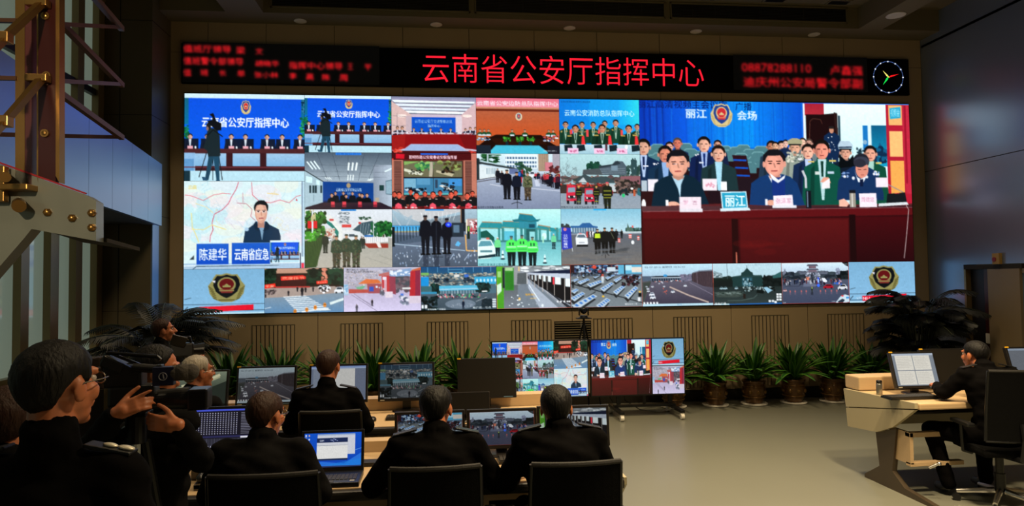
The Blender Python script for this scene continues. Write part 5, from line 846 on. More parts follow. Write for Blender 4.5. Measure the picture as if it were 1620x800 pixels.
# ------------------------------------------------------------------ video wall
S_WALL = screen_mat('led_wall_light', 1.12, sample=False); S_TV = screen_mat('tv_screen_light', .95, rough=.2, sample=False); S_MON = screen_mat('monitor_screen_light', .48, rough=.25, sample=False)
S_LED = screen_mat('led_banner_light', 1.0, base='020202', rough=.6, sample=False)
t = thing('video_wall', 'huge wall-mounted LED video wall split into many live camera pictures', 'screen', (1.91, YW, 1.416))
cx = 1.91; b = MB(); b.span((-3.52-cx-.006, -.035, -.006), (7.34-cx+.006, 0, 3.094)); b.build('housing', M_BLACK, t)
C0 = [-3.52, -1.885, -.665, .555, 1.785, 3.0, 7.34]; R0 = [4.504, 3.683, 2.87, 2.04]
def tile(n, x0, z0, x1, z1, label, W=None):
    a = PIC[n]; w_ = W or int((x1-x0)*112); h_ = int((z1-z0)*112)
    screen('video_picture', resample(a, w_, h_), x0-cx+.002, z0-1.416+.002, x1-cx-.002, z1-1.416-.002, -.037, S_WALL, t, label)
tile('blue', C0[0], 3.27, C0[1], R0[0], 'large picture of a blue conference backdrop with white lettering and a cameraman')
tile('map', C0[0], 2.04, C0[1], 3.27, 'picture of a man with glasses before a map')
for k, (n, l) in enumerate((('blue', 'small picture of the blue conference backdrop'), ('redtable', 'picture of a meeting room with a dark red table'), ('brown', 'picture of an orange-brown wood wall room with pink header'), ('fire', 'picture of green uniformed officers on a blue background'))): tile(n, C0[k+1], R0[1], C0[k+2], R0[0], l)
for k, (n, l) in enumerate((('aroom', 'picture of a grey meeting room with ceiling lights'), ('redofficers', 'reddish picture of officers below four small views'), ('street3', 'picture of three officers standing in a street'), ('firetrucks', 'picture of firefighters and red vehicles by a hillside house'))): tile(n, C0[k+1], R0[2], C0[k+2], R0[1], l)
for k, (n, l) in enumerate((('soldiers', 'picture of three soldiers at a white arch gate'), ('airport', 'dark picture of three men in an airport hall'), ('greengate', 'teal picture of officers in lime vests at a gate'), ('checkpoint', 'picture of a white car and officers at a checkpoint'))): tile(n, C0[k+1], R0[3], C0[k+2], R0[2], l)
tile('lijiang', C0[5], R0[3], C0[6], R0[0], 'largest picture, rows of seated people behind a dark red table', W=460)
for k, (n, l) in enumerate((('emblem', 'leftmost picture of a police badge on blue'), ('crossing', 'picture of a street crossing with red banners'), ('gate', 'pale picture of a red gate and orange roofs'), ('aerial', 'picture of a square seen from above'), ('subway', 'picture of a platform with green pillars'), ('waithall', 'picture of a hall with rows of blue seats'), ('highway', 'picture of a motorway toll plaza'), ('darkhall', 'dark picture of a station hall'), ('pagoda', 'picture of a wet street before a pagoda'), ('emblem', 'rightmost picture of a police badge on blue'))): tile(n, -3.52+1.086*k, 1.416, -3.52+1.086*(k+1), 2.04, l)
# ------------------------------------------------------------------ LED banner
zb0, zb1 = at(862, 141, YW-.05).z, at(862, 81, YW-.05).z; bx0, bx1 = at(287, 99, YW-.05).x, at(1438, 122, YW-.05).x
t = thing('led_banner', 'long black LED sign with red Chinese lettering above the video wall', 'sign', ((bx0+bx1)/2, YW-.004, zb0)); cx = (bx0+bx1)/2
MB().span((bx0-cx, -.05, 0), (bx1-cx, 0, zb1-zb0), bev=.004).build('casing', mat('led_panel_black', '020202', .8, spec=.1), t)
def zz(x, y): p = at(x, y, YW-.055); return p.x-cx, p.z-zb0
def blurtext(lines, x0, y0, x1, y1, w_, h_, lab, blur=2, col='d41420'):
    P = Pic((x0, y0, x1, y1), w_, h_, '020202')
    for s_, x, y, h1, wd in lines: P.text(s_, x, y, h1, col, w=wd, bold=.02)
    a = P.img(blur); a = np.clip(a*1.1, 0, 1); (xa, za), (xb, zc) = zz(x0, (y0+y1)/2), zz(x1, (y0+y1)/2)
    hh = (y1-y0)*.00885/2; zm = (za+zc)/2
    screen('red_text_display', a, xa, zm-hh, xb, zm+hh, -.054, S_LED, t, lab)
blurtext([('值班厅领导', 291, 86, 12, 73), ('梁', 372, 87, 12, 14), ('文', 402, 87, 10, 12), ('值班警令部领导', 291, 105, 12, 92), ('胡晓华', 402, 106, 10, 37), ('指挥中心领导', 455, 109, 12, 85), ('王', 548, 108, 10, 9), ('平', 575, 109, 10, 12), ('值', 291, 123, 11, 12), ('班', 317, 122, 10, 12), ('长', 346, 122, 10, 11), ('单', 374, 123, 11, 12), ('张小林', 401, 124, 10, 37), ('李', 455, 125, 10, 12), ('高', 482, 126, 11, 12), ('陈', 508, 126, 10, 12), ('周', 535, 127, 11, 13)], 289, 69, 600, 133, 240, 50, 'left red text, blurred', blur=5, col='f01c24')
blurtext([('08878288110', 1174, 115, 15, 108), ('卢鑫强', 1312, 118, 17, 52), ('迪庆州公安局警令部副', 1176, 141, 18, 187)], 1160, 86, 1372, 147, 170, 50, 'right red text, blurred', blur=6, col='c8141c')
txt = bpy.data.curves.new('lettering', 'FONT'); txt.body = '云南省公安厅指挥中心'; txt.size = 1; txt.offset = -.006; txt.extrude = .002
to = bpy.data.objects.new('lettering', txt); me = bpy.data.meshes.new_from_object(to); bpy.data.objects.remove(to)
n_ = len(me.vertices); v = np.zeros(n_*3, np.float32); me.vertices.foreach_get('co', v); v = v.reshape(-1, 3); mn, mx = v.min(0), v.max(0)
(xa, _), (xb, _) = zz(669, 110), zz(1113, 117); _, zt = zz(890, 89); _, zl = zz(890, 133.5)
v2 = np.stack([xa+(v[:, 0]-mn[0])/(mx[0]-mn[0])*(xb-xa), -.056-v[:, 2], zl+(v[:, 1]-mn[1])/(mx[1]-mn[1])*(zt-zl)], 1); me.vertices.foreach_set('co', v2.ravel().astype(np.float32)); me.update()
me.materials.clear(); me.materials.append(mat('red_led_lettering', '300308', .5, emit='ff1f35', es=1.05)); o = bpy.data.objects.new('lettering', me); COL.objects.link(o); o.parent = t
t2 = thing('clock', 'round LED clock with green, yellow and red hands at the right end of the sign', 'clock', (at(1405, 122, YW-.05).x, YW-.052, at(1405, 122, YW-.05).z))
rr = .245; b = MB()
for k in range(60):
    a_ = k*PI/30; s_ = .011 if k % 5 == 0 else .0055; b.cyl((rr*math.sin(a_), 0, rr*math.cos(a_)), (rr*math.sin(a_), -.006, rr*math.cos(a_)), s_, n=8, m=mat('led_white', 'e0e8ff', .4, emit='e4ecff', es=1.) if k % 5 == 0 else mat('led_blue', '4a6cc8', .4, emit='6f92e6', es=.8))
b.build('dial', None, t2)
for a_, L_, c_, wd in ((217, .155, ('green_led', '18d850'), .016), (318, .13, ('yellow_led', 'f0e070'), .013), (74, .185, ('red_led', 'ff1c20'), .012)):
    a_ = math.radians(a_); dx, dz = math.sin(a_), math.cos(a_); nx, nz = dz, -dx
    MB().prism([V(-dx*.02+nx*.004, -.004, -dz*.02+nz*.004), V(dx*L_*.25+nx*wd, -.004, dz*L_*.25+nz*wd), V(dx*L_, -.004, dz*L_), V(dx*L_*.25-nx*wd, -.004, dz*L_*.25-nz*wd)], (0, -.003, 0)).build('clock_hand', mat(c_[0], c_[1], .4, emit=c_[1], es=1.), t2)
# ------------------------------------------------------------------ televisions on stands
def compose(w_, h_, items, bg='04060a'):
    a = np.zeros((h_, w_, 3)); a[:] = hx(bg)
    for n, x0, y0, x1, y1 in items:
        X0, X1, Y0, Y1 = int(x0*w_), int(x1*w_), int(y0*h_), int(y1*h_); a[Y0:Y1, X0:X1] = resample(PIC[n], X1-X0, Y1-Y0)
    return a
q = 1/6*.985; r3 = 1/3
PIC['tvL'] = compose(310, 180, [('blue', 0, 0, .155, .34), ('redtable', .155, 0, .315, .34), ('brown', .315, 0, .475, .34), ('fire', .475, 0, .64, .34), ('aroom', 0, .34, .155, .67), ('redofficers', .155, .34, .315, .67), ('street3', .315, .34, .475, .67), ('firetrucks', .475, .34, .64, .67), ('soldiers', 0, .67, .155, 1), ('airport', .155, .67, .315, 1), ('greengate', .315, .67, .475, 1), ('checkpoint', .475, .67, .64, 1), ('crossing', .645, 0, 1, .5), ('map', .645, .505, 1, 1)])
PIC['tvR'] = compose(310, 180, [('lijiang', 0, 0, .645, 1), ('emblem', .655, 0, 1, .485), ('gate', .655, .5, 1, 1)])
def make_tv(name, lab, loc, pic, wd=1.285, ht=.755, z0=.285):
    t = thing(name, lab, 'television', loc); w2 = wd/2
    MB().span((-w2, -.02, z0), (w2, .035, z0+ht), bev=.004).box((0, .05, z0+ht*.45), (.8, .05, .45), bev=.01).build('screen_housing', M_BLACK, t)
    screen('screen', PIC[pic], -w2+.014, z0+.016, w2-.014, z0+ht-.014, -.0215, S_TV, t); return t
tr = make_tv('television', 'right television of the pair, on a wheeled stand, showing the seated audience and a badge', (2.61, 8.9, 0), 'tvR')
tl = make_tv('television', 'left television of the pair, partly hidden by a dark monitor, showing a mosaic of pictures', (1.305, 8.92, 0), 'tvL')
for k, (x, lab) in enumerate(((2.72, 'black wheeled television stand under the right television'), (1.36, 'black wheeled television stand behind the desks, under the left television'))):
    t = thing('television_stand', lab, 'stand', (x, 8.93 if k == 0 else 8.95, 0), group='television stands')
    for q_ in (-.355, .355): MB().span((q_-.025, .04, .16), (q_+.025, .08, .62)).build('upright', M_BLACKM, t)
    MB().span((-.38, .04, .30), (.38, .08, .33)).build('crossbar', M_BLACKM, t); MB().span((-.02, .05, .16), (.02, .08, .62)).build('post', M_BLACKM, t)
    MB().span((-.42, .02, .12), (.42, .1, .155), bev=.005).build('base_bar', M_BLACKM, t)
    for s in (-1, 1):
        ft = MB().span((s*.40-.03, -.3, .085), (s*.40+.03, .32, .125), bev=.006).build('foot', M_BLACKM, t)
        for y in (-.28, .28):
            MB().cyl((s*.4-.022, y, .038), (s*.4+.022, y, .038), .036, n=18).box((s*.4, y, .075), (.05, .03, .03), bev=.004).build('caster', M_WHITE, ft)
    MB().tube([V(-.3, .09, .5), V(-.25, .12, .2), V(-.05, .1, .07), V(.2, .0, .06), V(.38, -.05, .1)], .006).tube([V(-.4, .1, .55), V(-.46, .1, .25), V(-.42, .1, .18)], .006).build('cable', M_BLACK, t)
# pan-tilt camera on tripod
t = thing('tripod', 'small black tripod standing behind the televisions', 'tripod', (1.99, 9.35, 0))
for k in range(3):
    a_ = k*2.094+.5; MB().cyl((.02*math.cos(a_), .02*math.sin(a_), 1.2), (.3*math.cos(a_), .3*math.sin(a_), .0), .013, .01).build('leg', M_BLACKM, t)
MB().cyl((0, 0, 1.0), (0, 0, 1.3), .016).build('column', M_BLACKM, t); MB().cyl((0, 0, 1.285), (0, 0, 1.3), .085, n=20).box((0, 0, 1.29), (.2, .14, .012), bev=.003).build('platform', M_BLACKM, t)
t = thing('conference_camera', 'small dark round conference camera on the tripod behind the televisions', 'camera', (1.99, 9.35, 1.301))
MB().cyl((0, 0, 0), (0, 0, .03), .06, .05, n=20).build('base', M_BLACKM, t); MB().span((-.07, -.025, .03), (-.055, .025, .13), bev=.003).span((.055, -.025, .03), (.07, .025, .13), bev=.003).build('yoke', M_BLACKM, t)
MB().sph((0, 0, .1), .05, n=14).build('head', M_BLACK, t, smooth=True); MB().cyl((0, -.03, .1), (0, -.062, .1), .026, n=20).build('lens', mat('lens_glass', '1a1c28', .08, coat=1), t)
# ------------------------------------------------------------------ desk monitors
def make_monitor(label, loc, pic, wd=.49, ht=.30, rz=0., tilt=12, name='monitor', z0=.09, sticker=True, cat='monitor', group=None, foot=True, res=1.0, sm=None):
    """local origin: foot on the desk, screen faces -Y"""
    t = thing(name, label, cat, loc, rz, group); w2 = wd/2; ti = math.radians(tilt); Rt = Matrix.Rotation(-ti, 4, 'X'); T = Matrix.Translation((0, 0, z0)) @ Rt
    def put(o): o.matrix_local = T; return o
    hs = put(MB().span((-w2, -.012, 0), (w2, .028, ht), bev=.005).box((0, .04, ht*.5), (wd*.55, .03, ht*.55), bev=.01).build('housing', M_MON, t))
    if pic is not None:
        a = PIC[pic] if isinstance(pic, str) else pic; o = screen('screen', resample(a, int(210*res), int(122*res)), -w2+.017, .024, w2-.017, ht-.017, -.0128, sm or S_MON, t); put(o)
    else: put(MB().span((-w2+.017, -.0135, .024), (w2-.017, -.012, ht-.017)).build('screen', mat('unlit_screen_glass', '1c1914', .3), t))
    if sticker: MB().span((-w2+.0, -.0145, ht-.008), (-w2+.03, -.004, ht+.003)).build('yellow_sticker', M_YELLOW, hs)
    MB().span((-w2+.02, -.0138, .008), (-w2+.055, -.012, .014)).build('badge', M_SILVER, hs); MB().span((w2-.11, -.0138, .006), (w2-.03, -.012, .014)).build('button_strip', mat('pale_blue_buttons', '4c6474', .4), hs)
    if foot:
        MB().span((-.035, .05, .0), (.035, .075, z0+ht*.5), bev=.004).build('neck', M_MON, t); MB().lathe([(.115, 0), (.12, .006), (.1, .014), (0, .016)], c=(0, .04, 0), n=30).build('foot', M_MON, t)
    return t
DZ = .75
# far desk row
def ui(kind):
    if kind == 'white':
        P = Pic((0, 0, 100, 60), 210, 122, '7c88a0'); P.rect(0, 0, 100, 5, 'b4c8ec'); P.grad(0, 0, 100, 3, '7c98d8', 'a8c0ec'); P.rect(16, 5, 80, 60, 'f0f0ec'); P.rect(4, 5, 16, 60, '94a0b4'); P.rect(0, 57, 100, 60, '8ca0c8'); return P.img()
    if kind == 'curve':
        P = Pic((0, 0, 100, 60), 210, 122, '54604c'); P.grad(0, 0, 100, 60, '94a088', '1c241c'); P.poly([(30, 60), (60, 34), (100, 18), (100, 60)], '303830'); P.line([(20, 26), (60, 18), (88, 6)], 5, 'f0ecc0'); P.line([(10, 30), (60, 22), (88, 10)], 3, 'c8c8a0'); return P.img()
    if kind == 'docs':
        P = Pic((0, 0, 100, 60), 210, 122, '8c95a0'); P.rect(0, 0, 100, 4, 'c0ccdc'); P.rect(7, 4, 48, 31, 'f4f0e4'); P.rect(49.5, 4, 90, 31, 'f4f0e4'); P.rect(7, 32.5, 48, 58, 'f4f0e4'); P.rect(49.5, 32.5, 90, 58, 'f4f0e4')
        for x0 in (10, 52):
            for y0 in (8, 36): [P.line([(x0, y0+i*3), (x0+28+6*((i*7) % 3)/2, y0+i*3)], .5, 'b4b0a8', .7) for i in range(7)]
        return P.img()
    if kind == 'docs2':
        P = Pic((0, 0, 100, 60), 210, 122, '7c8490'); P.rect(0, 0, 100, 4, 'b0c0d4'); P.rect(2, 4, 42, 58, '848a94'); P.rect(44, 4, 99, 31, 'f4f0e4'); P.rect(44, 32.5, 99, 58, 'f4f0e4'); [P.line([(50, 9+i*3.1), (90, 9+i*3.1)], .5, 'b4b0a8', .7) for i in range(15)]; return P.img()
    if kind == 'mixer':
        P = Pic((0, 0, 100, 100), 240, 190, '17151f'); P.rect(0, 0, 100, 4, '4858d8')
        for i in range(16):
            for j in range(11): P.ell(4+i*4.1, 9+j*4.6, .95, .8, 'd8d8ec'); P.line([(3+i*4.1, 11.2+j*4.6), (5.2+i*4.1, 11.2+j*4.6)], .5, '4c4c8c')
        for j in range(14): P.line([(72, 9+j*3.6), (97, 9+j*3.6)], 1, 'b8b8d0', .8)
        P.rect(0, 60, 100, 64, '2c2c58'); P.rect(72, 62, 84, 66, 'e4e4f0'); P.rect(86, 58, 98, 72, '3038e0')
        for i in range(18): P.rect(2+i*4, 66, 4.4+i*4, 88, '34343f'); P.rect(2.6+i*4, 82, 3.8+i*4, 86, 'c4c4d8'); P.line([(5+i*4, 66), (5+i*4, 88)], .4, '7c7c94')
        P.rect(0, 89, 75, 93, '4448c0'); P.rect(0, 93, 60, 98, 'e4e4f0'); P.rect(60, 90, 100, 100, '20204c'); return P.img()
    if kind == 'desktop':
        P = Pic((0, 0, 100, 60), 230, 138, '1464dc'); P.grad(0, 0, 100, 60, '1058d4', '0c48c4'); P.poly([(0, 60), (30, 50), (70, 54), (100, 36), (100, 60)], '2878e8'); P.poly([(20, 60), (60, 52), (100, 46), (100, 60)], '1c8cf0', .5); P.line([(60, 40), (100, 28)], 1, '7cc0fc', .7)
        for i in range(8): P.ell(3, 4+i*6.6, 1.4, 1.8, ['e4f0fc', 'f4d88c', '8ce0b4'][i % 3]); P.line([(1, 7.2+i*6.6), (5, 7.2+i*6.6)], .6, 'c4d8f8')
        for i in range(6): P.ell(8.5, 4+i*6.6, 1.3, 1.7, ['e8c0a4', 'e4f0fc'][i % 2])
        P.rect(23, 2, 89, 38, 'd8dce8'); P.rect(23, 2, 89, 4.5, '9cb4dc'); P.rect(22, 11, 76, 48, 'f0f0ee'); P.rect(22, 9, 76, 17, '1c2c58'); P.text('CAM', 27, 15, 3, 'dce4f4', w=7, bold=.03); P.speck(44, 11, 58, 15, 7, ['94a4d4'], 1.2, .8); P.rect(22, 17, 76, 21, 'dcdfe8'); P.line([(22, 22), (76, 22)], .7, '8c94ac'); P.rect(22, 45, 76, 48, '1c2c50'); P.rect(0, 57.5, 100, 60, '2c3c6c'); return P.img()
def dim(a): g = a.mean(2, keepdims=True); return (a*.5+g*.5)*.85
for n_ in ('highway', 'aerial'): PIC['dim_'+n_] = dim(PIC[n_])
P_ = ui('white'); YF = 5.83
def fx(x): return at(x, 637, YF).x
make_monitor('far desk monitor showing a pale curve on dark green, beside the grey-haired man', (fx(312), YF, DZ), ui('curve'), wd=.47)
make_monitor('far desk monitor showing a motorway with white cars', (fx(420), YF, DZ), 'dim_highway', wd=.48, ht=.32)
make_monitor('far desk monitor showing a white document window, behind the seated man', (fx(535), YF, DZ), ui('white'), wd=.48, ht=.32)
make_monitor('far desk monitor showing a dim aerial view of a square', (fx(643), YF, DZ), 'dim_aerial', wd=.47, ht=.32)
make_monitor('switched-off dark monitor at the right end of the far desk', (fx(771), YF, DZ), None, wd=.50, ht=.34)
t = make_monitor('low black flat panel seen from behind in front of the dark monitor', (at(735, 645, 5.3).x, 5.38, DZ), None, wd=.40, ht=.17, tilt=10, sticker=False, z0=.05)
# near desk row
YN = 4.30; NZ = DZ
def nx_(x): return at(x, 712, YN).x
make_monitor('near desk monitor showing rows of hall seats, left of the middle one', (nx_(681), YN, NZ), 'waithall', wd=.435, ht=.25, tilt=8, sticker=False, z0=.035, rz=.06)
make_monitor('near desk monitor showing a pagoda above a wet street, between the two seated men', (nx_(795), YN, NZ), 'pagoda', wd=.44, ht=.245, tilt=6, sticker=False, z0=.04)
make_monitor('near desk monitor showing a platform with train doors, at the right end', (nx_(908), YN, NZ), 'subway', wd=.46, ht=.255, tilt=8, sticker=False, z0=.035, rz=-.05)
make_monitor('monitor filled with an audio mixer program with rows of white dots', (at(357, 722, 4.15).x, 4.15, NZ), ui('mixer'), wd=.40, ht=.29, tilt=8, sticker=False, res=1.1, sm=screen_mat('mixer_screen_light', .85, sample=False))
# laptop
t = thing('laptop', 'open black laptop with a bright blue desktop picture on the near desk', 'laptop', (at(521, 733, 3.9).x, 3.98, DZ)); t.scale = (.95, .95, .95)
MB().span((-.185, -.23, 0), (.185, .02, .028), bev=.005).build('base', M_BLACK, t)
b = MB()
for r_ in range(5):
    for c_ in range(14): b.span((-.165+c_*.0236, -.08-r_*.022+.002, .028), (-.165+c_*.0236+.019, -.08-r_*.022+.019, .031))
b.build('keyboard', M_KEY, t.children[0]); MB().span((-.05, -.215, .028), (.04, -.18, .0295)).build('trackpad', M_KEY, t); MB().span((.13, -.2, .028), (.155, -.185, .0292)).build('badge', M_SILVER, t)
T = Matrix.Translation((0, .02, .02)) @ Matrix.Rotation(math.radians(-12), 4, 'X')
MB().span((-.185, 0, 0), (.185, .012, .245), bev=.004).build('lid', M_BLACK, t).matrix_local = T
screen('screen', ui('desktop'), -.168, .03, .168, .228, -.001, screen_mat('laptop_screen_light', .8, sample=False), t).matrix_local = T
# ------------------------------------------------------------------ control desks
def make_desk(label, x0, x1, y0, y1, z=DZ, legs=None, riser=True, rise=.1):
    """operators sit on the -Y side at y0; root at the middle of the floor line"""
    t = thing('control_desk', label, 'desk', ((x0+x1)/2, y0, 0)); w2 = (x1-x0)/2; d_ = y1-y0
    MB().span((-w2, .03, z-.035), (w2, d_, z), bev=.004).build('desktop', M_DESK, t)
    MB().span((-w2, -.03, z-.055), (w2, .03, z-.002), bev=.015).build('front_edge_padding', M_EDGE, t)
    if riser: MB().span((-w2, d_-.16, z), (w2, d_, z+rise), bev=.004).build('rear_riser', M_DESK, t)
    MB().span((-w2+.05, .34, z-.2), (w2-.05, .40, z-.14)).build('front_rail', M_DESK, t)
    MB().span((-w2+.05, d_-.08, .12), (w2-.05, d_-.05, z-.05)).build('modesty_panel', M_EDGE, t)  # coloured black to stand for the shade under the desk
    MB().span((-w2+.05, .42, z-.3), (w2-.05, d_-.1, z-.285)).build('shelf', M_EDGE, t)
    for x in (legs or (-w2+.3, 0, w2-.3)):
        MB().span((x-.03, .36, .03), (x+.03, .42, z-.14)).build('post', M_DESK, t); MB().span((x-.04, .1, 0), (x+.04, d_-.05, .03)).build('foot', M_STEELD, t)
    for s in (-1, 1):
        e = .018*s
        MB().prism([V(s*w2, 0, z-.04), V(s*w2, 0, z), V(s*w2, d_, z+.0), V(s*w2, d_, z-.36), V(s*w2, d_*.55, z-.42), V(s*w2, .2, z-.2)], (e, 0, 0)).prism([V(s*w2, .25, z-.3), V(s*w2, d_-.05, z-.3), V(s*w2, d_-.05, 0), V(s*w2, .3, 0)], (e, 0, 0)).build('side_panel', M_CREAM, t)
    return t
make_desk('far beech control desk with black padded edge carrying the row of five monitors', -2.2, .98, 5.25, 6.08, legs=(-1.2, -.4, .35, 1.2))
make_desk('near beech control desk with the laptop and three monitors in front of the seated men', -1.5, 1.0, 3.72, 4.62, riser=False, legs=(-.85, -.1, .5, 1.1))
t = thing('desk_riser', 'low beech monitor shelf along the back of the near desk', 'shelf', (-.25, 4.56, DZ)); MB().span((-1.23, -.055, 0), (1.23, .055, .07), bev=.004).build('block', M_DESK, t)
# right console
Xc = 3.85
t = thing('control_console', 'cream wedge-shaped control console on dark steel feet at right', 'desk', (Xc, 5.2, 0))
prof = [(-.02, .835), (.42, .83), (1.0, .775), (.95, .43), (.55, .455), (.33, .53)]
def pr(o_, dx, pts, x0=0): return [V(x0, a, b_) for a, b_ in pts]
EX = 3.2
MB().prism([V(0, 0.0, .80), V(0, .98, .765), V(0, .95, .60), V(0, .0, .755)], (-.03, 0, 0)).prism([V(0, .0, .745), V(0, .95, .59), V(0, .93, .42), V(0, .5, .46), V(0, .28, .55)], (-.03, 0, 0)).build('side_panel', M_CREAM, t)
MB().prism([V(0, .05, .795), V(0, .98, .765), V(0, .98, .735), V(0, .05, .765)], (EX, 0, 0)).build('desktop', M_DESK, t)
MB().span((0, -.02, .745), (EX, .05, .797), bev=.012).build('front_edge_padding', M_DESK, t)
MB().span((-.0, .78, .775), (EX, 1.0, .90), bev=.012).build('rear_riser', M_DESK, t)
MB().prism([V(.0, .94, .42), V(.0, .96, .74), V(0, .98, .74), V(0, .96, .42)], (EX, 0, 0)).build('back_panel', M_CREAM, t)
MB().span((.05, .12, .685), (EX, .8, .70)).build('keyboard_shelf', M_EDGE, t); MB().span((.02, .14, .49), (.6, .2, .53), bev=.004).span((.02, .14, .27), (.05, .4, .53)).span((.02, .14, .25), (.5, .2, .285), bev=.004).build('lower_frame', M_DESK, t)
MB().cyl((.12, .06, .26), (.19, .03, .3), .012).sph((.19, .03, .3), .017, n=8).build('lever', M_CHROME, t)
for x in (.0, 1.7, 3.0):
    MB().prism([V(x, .28, .53), V(x, .56, .46), V(x, .52, .16), V(x, .74, .03), V(x, .74, 0), V(x, -.24, 0), V(x, -.24, .015), V(x, .2, .06), V(x, .35, .16)], (.045, 0, 0)).build('steel_foot', M_STEELD, t)
def cx_(x, y=617, Y=5.75): return at(x, y, Y).x
make_monitor('slanted console monitor showing four white document panes', (cx_(1450), 5.72, .775), ui('docs'), sm=screen_mat('document_screen_light', .72, sample=False), wd=.42, ht=.33, tilt=18, z0=.05, rz=-.05)
make_monitor('dim console monitor beyond the seated man at right', (cx_(1527), 5.9, .775), None, wd=.50, ht=.33, tilt=18, z0=.05, rz=-.05)
make_monitor('console monitor cut off by the right edge showing two document panes', (cx_(1613), 5.55, .775), ui('docs2'), wd=.44, ht=.33, tilt=18, z0=.09, rz=-.05)
t = thing('thermos', 'brushed steel thermos flask standing on the console', 'flask', tuple(V(at(1391, 612, 5.72).x, 5.72, .775)))
MB().lathe([(.024, 0), (.026, .003), (.026, .1), (.024, .105)], n=24).build('body', mat('brushed_steel', '8f8a80', .3, metal=.8), t, smooth=True); MB().lathe([(.024, .105), (.024, .13), (.02, .134), (0, .134)], n=24).build('lid', M_BLACKM, t, smooth=True)
t = thing('thermos', 'short dark flask in front of the rightmost console monitor', 'flask', (cx_(1592, 600, 5.35), 5.35, .79))
MB().lathe([(.032, 0), (.034, .004), (.034, .1), (.028, .11)], n=24).build('body', M_BLACK, t, smooth=True); MB().lathe([(.028, .11), (.028, .14), (.0, .145)], n=24).build('lid', M_BLACKM, t, smooth=True)
# ------------------------------------------------------------------ small desk things
def make_keyboard(label, loc, rz=0.):
    t = thing('keyboard', label, 'keyboard', loc, rz, 'desk keyboards'); MB().prism([V(-.22, -.07, 0), V(.22, -.07, 0), V(.22, .07, 0), V(-.22, .07, 0)], (0, 0, .018)).build('body', M_BLACK, t); b = MB()
    for r_ in range(5):
        for c_ in range(18): b.span((-.21+c_*.0235, -.06+r_*.025, .018), (-.21+c_*.0235+.02, -.04+r_*.025, .025))
    b.build('keys', M_KEY, t); return t
def kb(lab, x, y, Y, z=DZ, rz=0.): return make_keyboard(lab, (at(x, y, Y).x, Y, z), rz)
kb('black keyboard below the pagoda monitor', 845, 735, 4.15)
kb('black keyboard on the far desk beside the dark monitor', 820, 647, 5.5)
kb('black keyboard on the far desk below the aerial view monitor', 655, 652, 5.55)
kb('black keyboard on the right console before the seated man', 1440, 625, 5.45, z=.795)
kb('black keyboard on the far desk in front of the motorway monitor', 425, 655, 5.5)
t = thing('mouse', 'black computer mouse on the near desk beside the keyboard', 'mouse', (at(803, 748, 3.95).x, 3.9, DZ)); MB().sph((0, 0, .01), (.032, .055, .026), n=14).build('body', mat('glossy_mouse_black', '16130f', .25), t, smooth=True); MB().cyl((-.004, .028, .033), (.004, .028, .033), .009, n=12).build('wheel', M_KEY, t)
t = thing('mouse', 'small round black mouse on the far desk at left of the keyboard', 'mouse', (at(590, 645, 5.55).x, 5.5, DZ)); MB().sph((0, 0, .01), (.032, .05, .024), n=14).build('body', M_BLACK, t, smooth=True)
t = thing('telephone', 'dark desk telephone with keypad at the left end of the near desk', 'telephone', (at(345, 735, 3.9).x, 3.92, DZ))
MB().prism([V(-.1, -.1, 0), V(.1, -.1, 0), V(.1, -.1, .03), V(-.1, -.1, .03)], (0, .2, .0)).prism([V(-.1, -.1, .03), V(.1, -.1, .03), V(.1, .1, .07), V(-.1, .1, .07)], (0, 0, -.02)).build('body', mat('taupe_plastic', '4a3f31', .45), t)
MB().cap((-.075, -.07, .055), (-.075, .08, .085), .022, .022).build('handset', M_BLACK, t); b = MB()
for r_ in range(4):
    for c_ in range(3): b.box((.0+c_*.028, -.07+r_*.03, .044+r_*.006), (.018, .018, .01))
b.build('keypad', M_KEY, t)
t = thing('speaker', 'small taupe desk speaker with a round black cone at the left of the near desk', 'speaker', (at(335, 715, 4.0).x-.03, 4.08, DZ))
MB().span((-.09, -.06, 0), (.09, .06, .10), bev=.012).build('box', mat('taupe_plastic', '4a3f31', .45), t); MB().cyl((.01, -.06, .055), (.01, -.066, .055), .036, n=24).build('cone', M_BLACK, t); MB().lathe([(.036, 0), (.042, .0), (.042, .006), (.036, .006)], n=24).build('ring', M_KEY, t).matrix_local = Matrix.Translation((.01, -.06, .055)) @ Matrix.Rotation(PI/2, 4, 'X')
t = thing('adapter_box', 'flat black box beside the laptop on the near desk', 'box', (at(545, 745, 4.1).x+.12, 4.2, DZ)); MB().box((0, 0, .012), (.16, .09, .024), bev=.004).build('case', M_BLACK, t); MB().tube([V(.08, 0, .012), V(.16, .05, .05), V(.22, .12, .14), V(.3, .2, .2)], .005).build('cable', M_BLACK, t)
t = thing('computer_tower', 'dark computer unit under the far desk', 'computer', (-.15, 5.62, .0)); MB().box((0, 0, .22), (.2, .4, .42), bev=.006).build('case', mat('dark_case', '1b1d1c', .35), t); MB().box((0, -.201, .36), (.16, .006, .05)).build('drive_panel', M_GREYST, t)
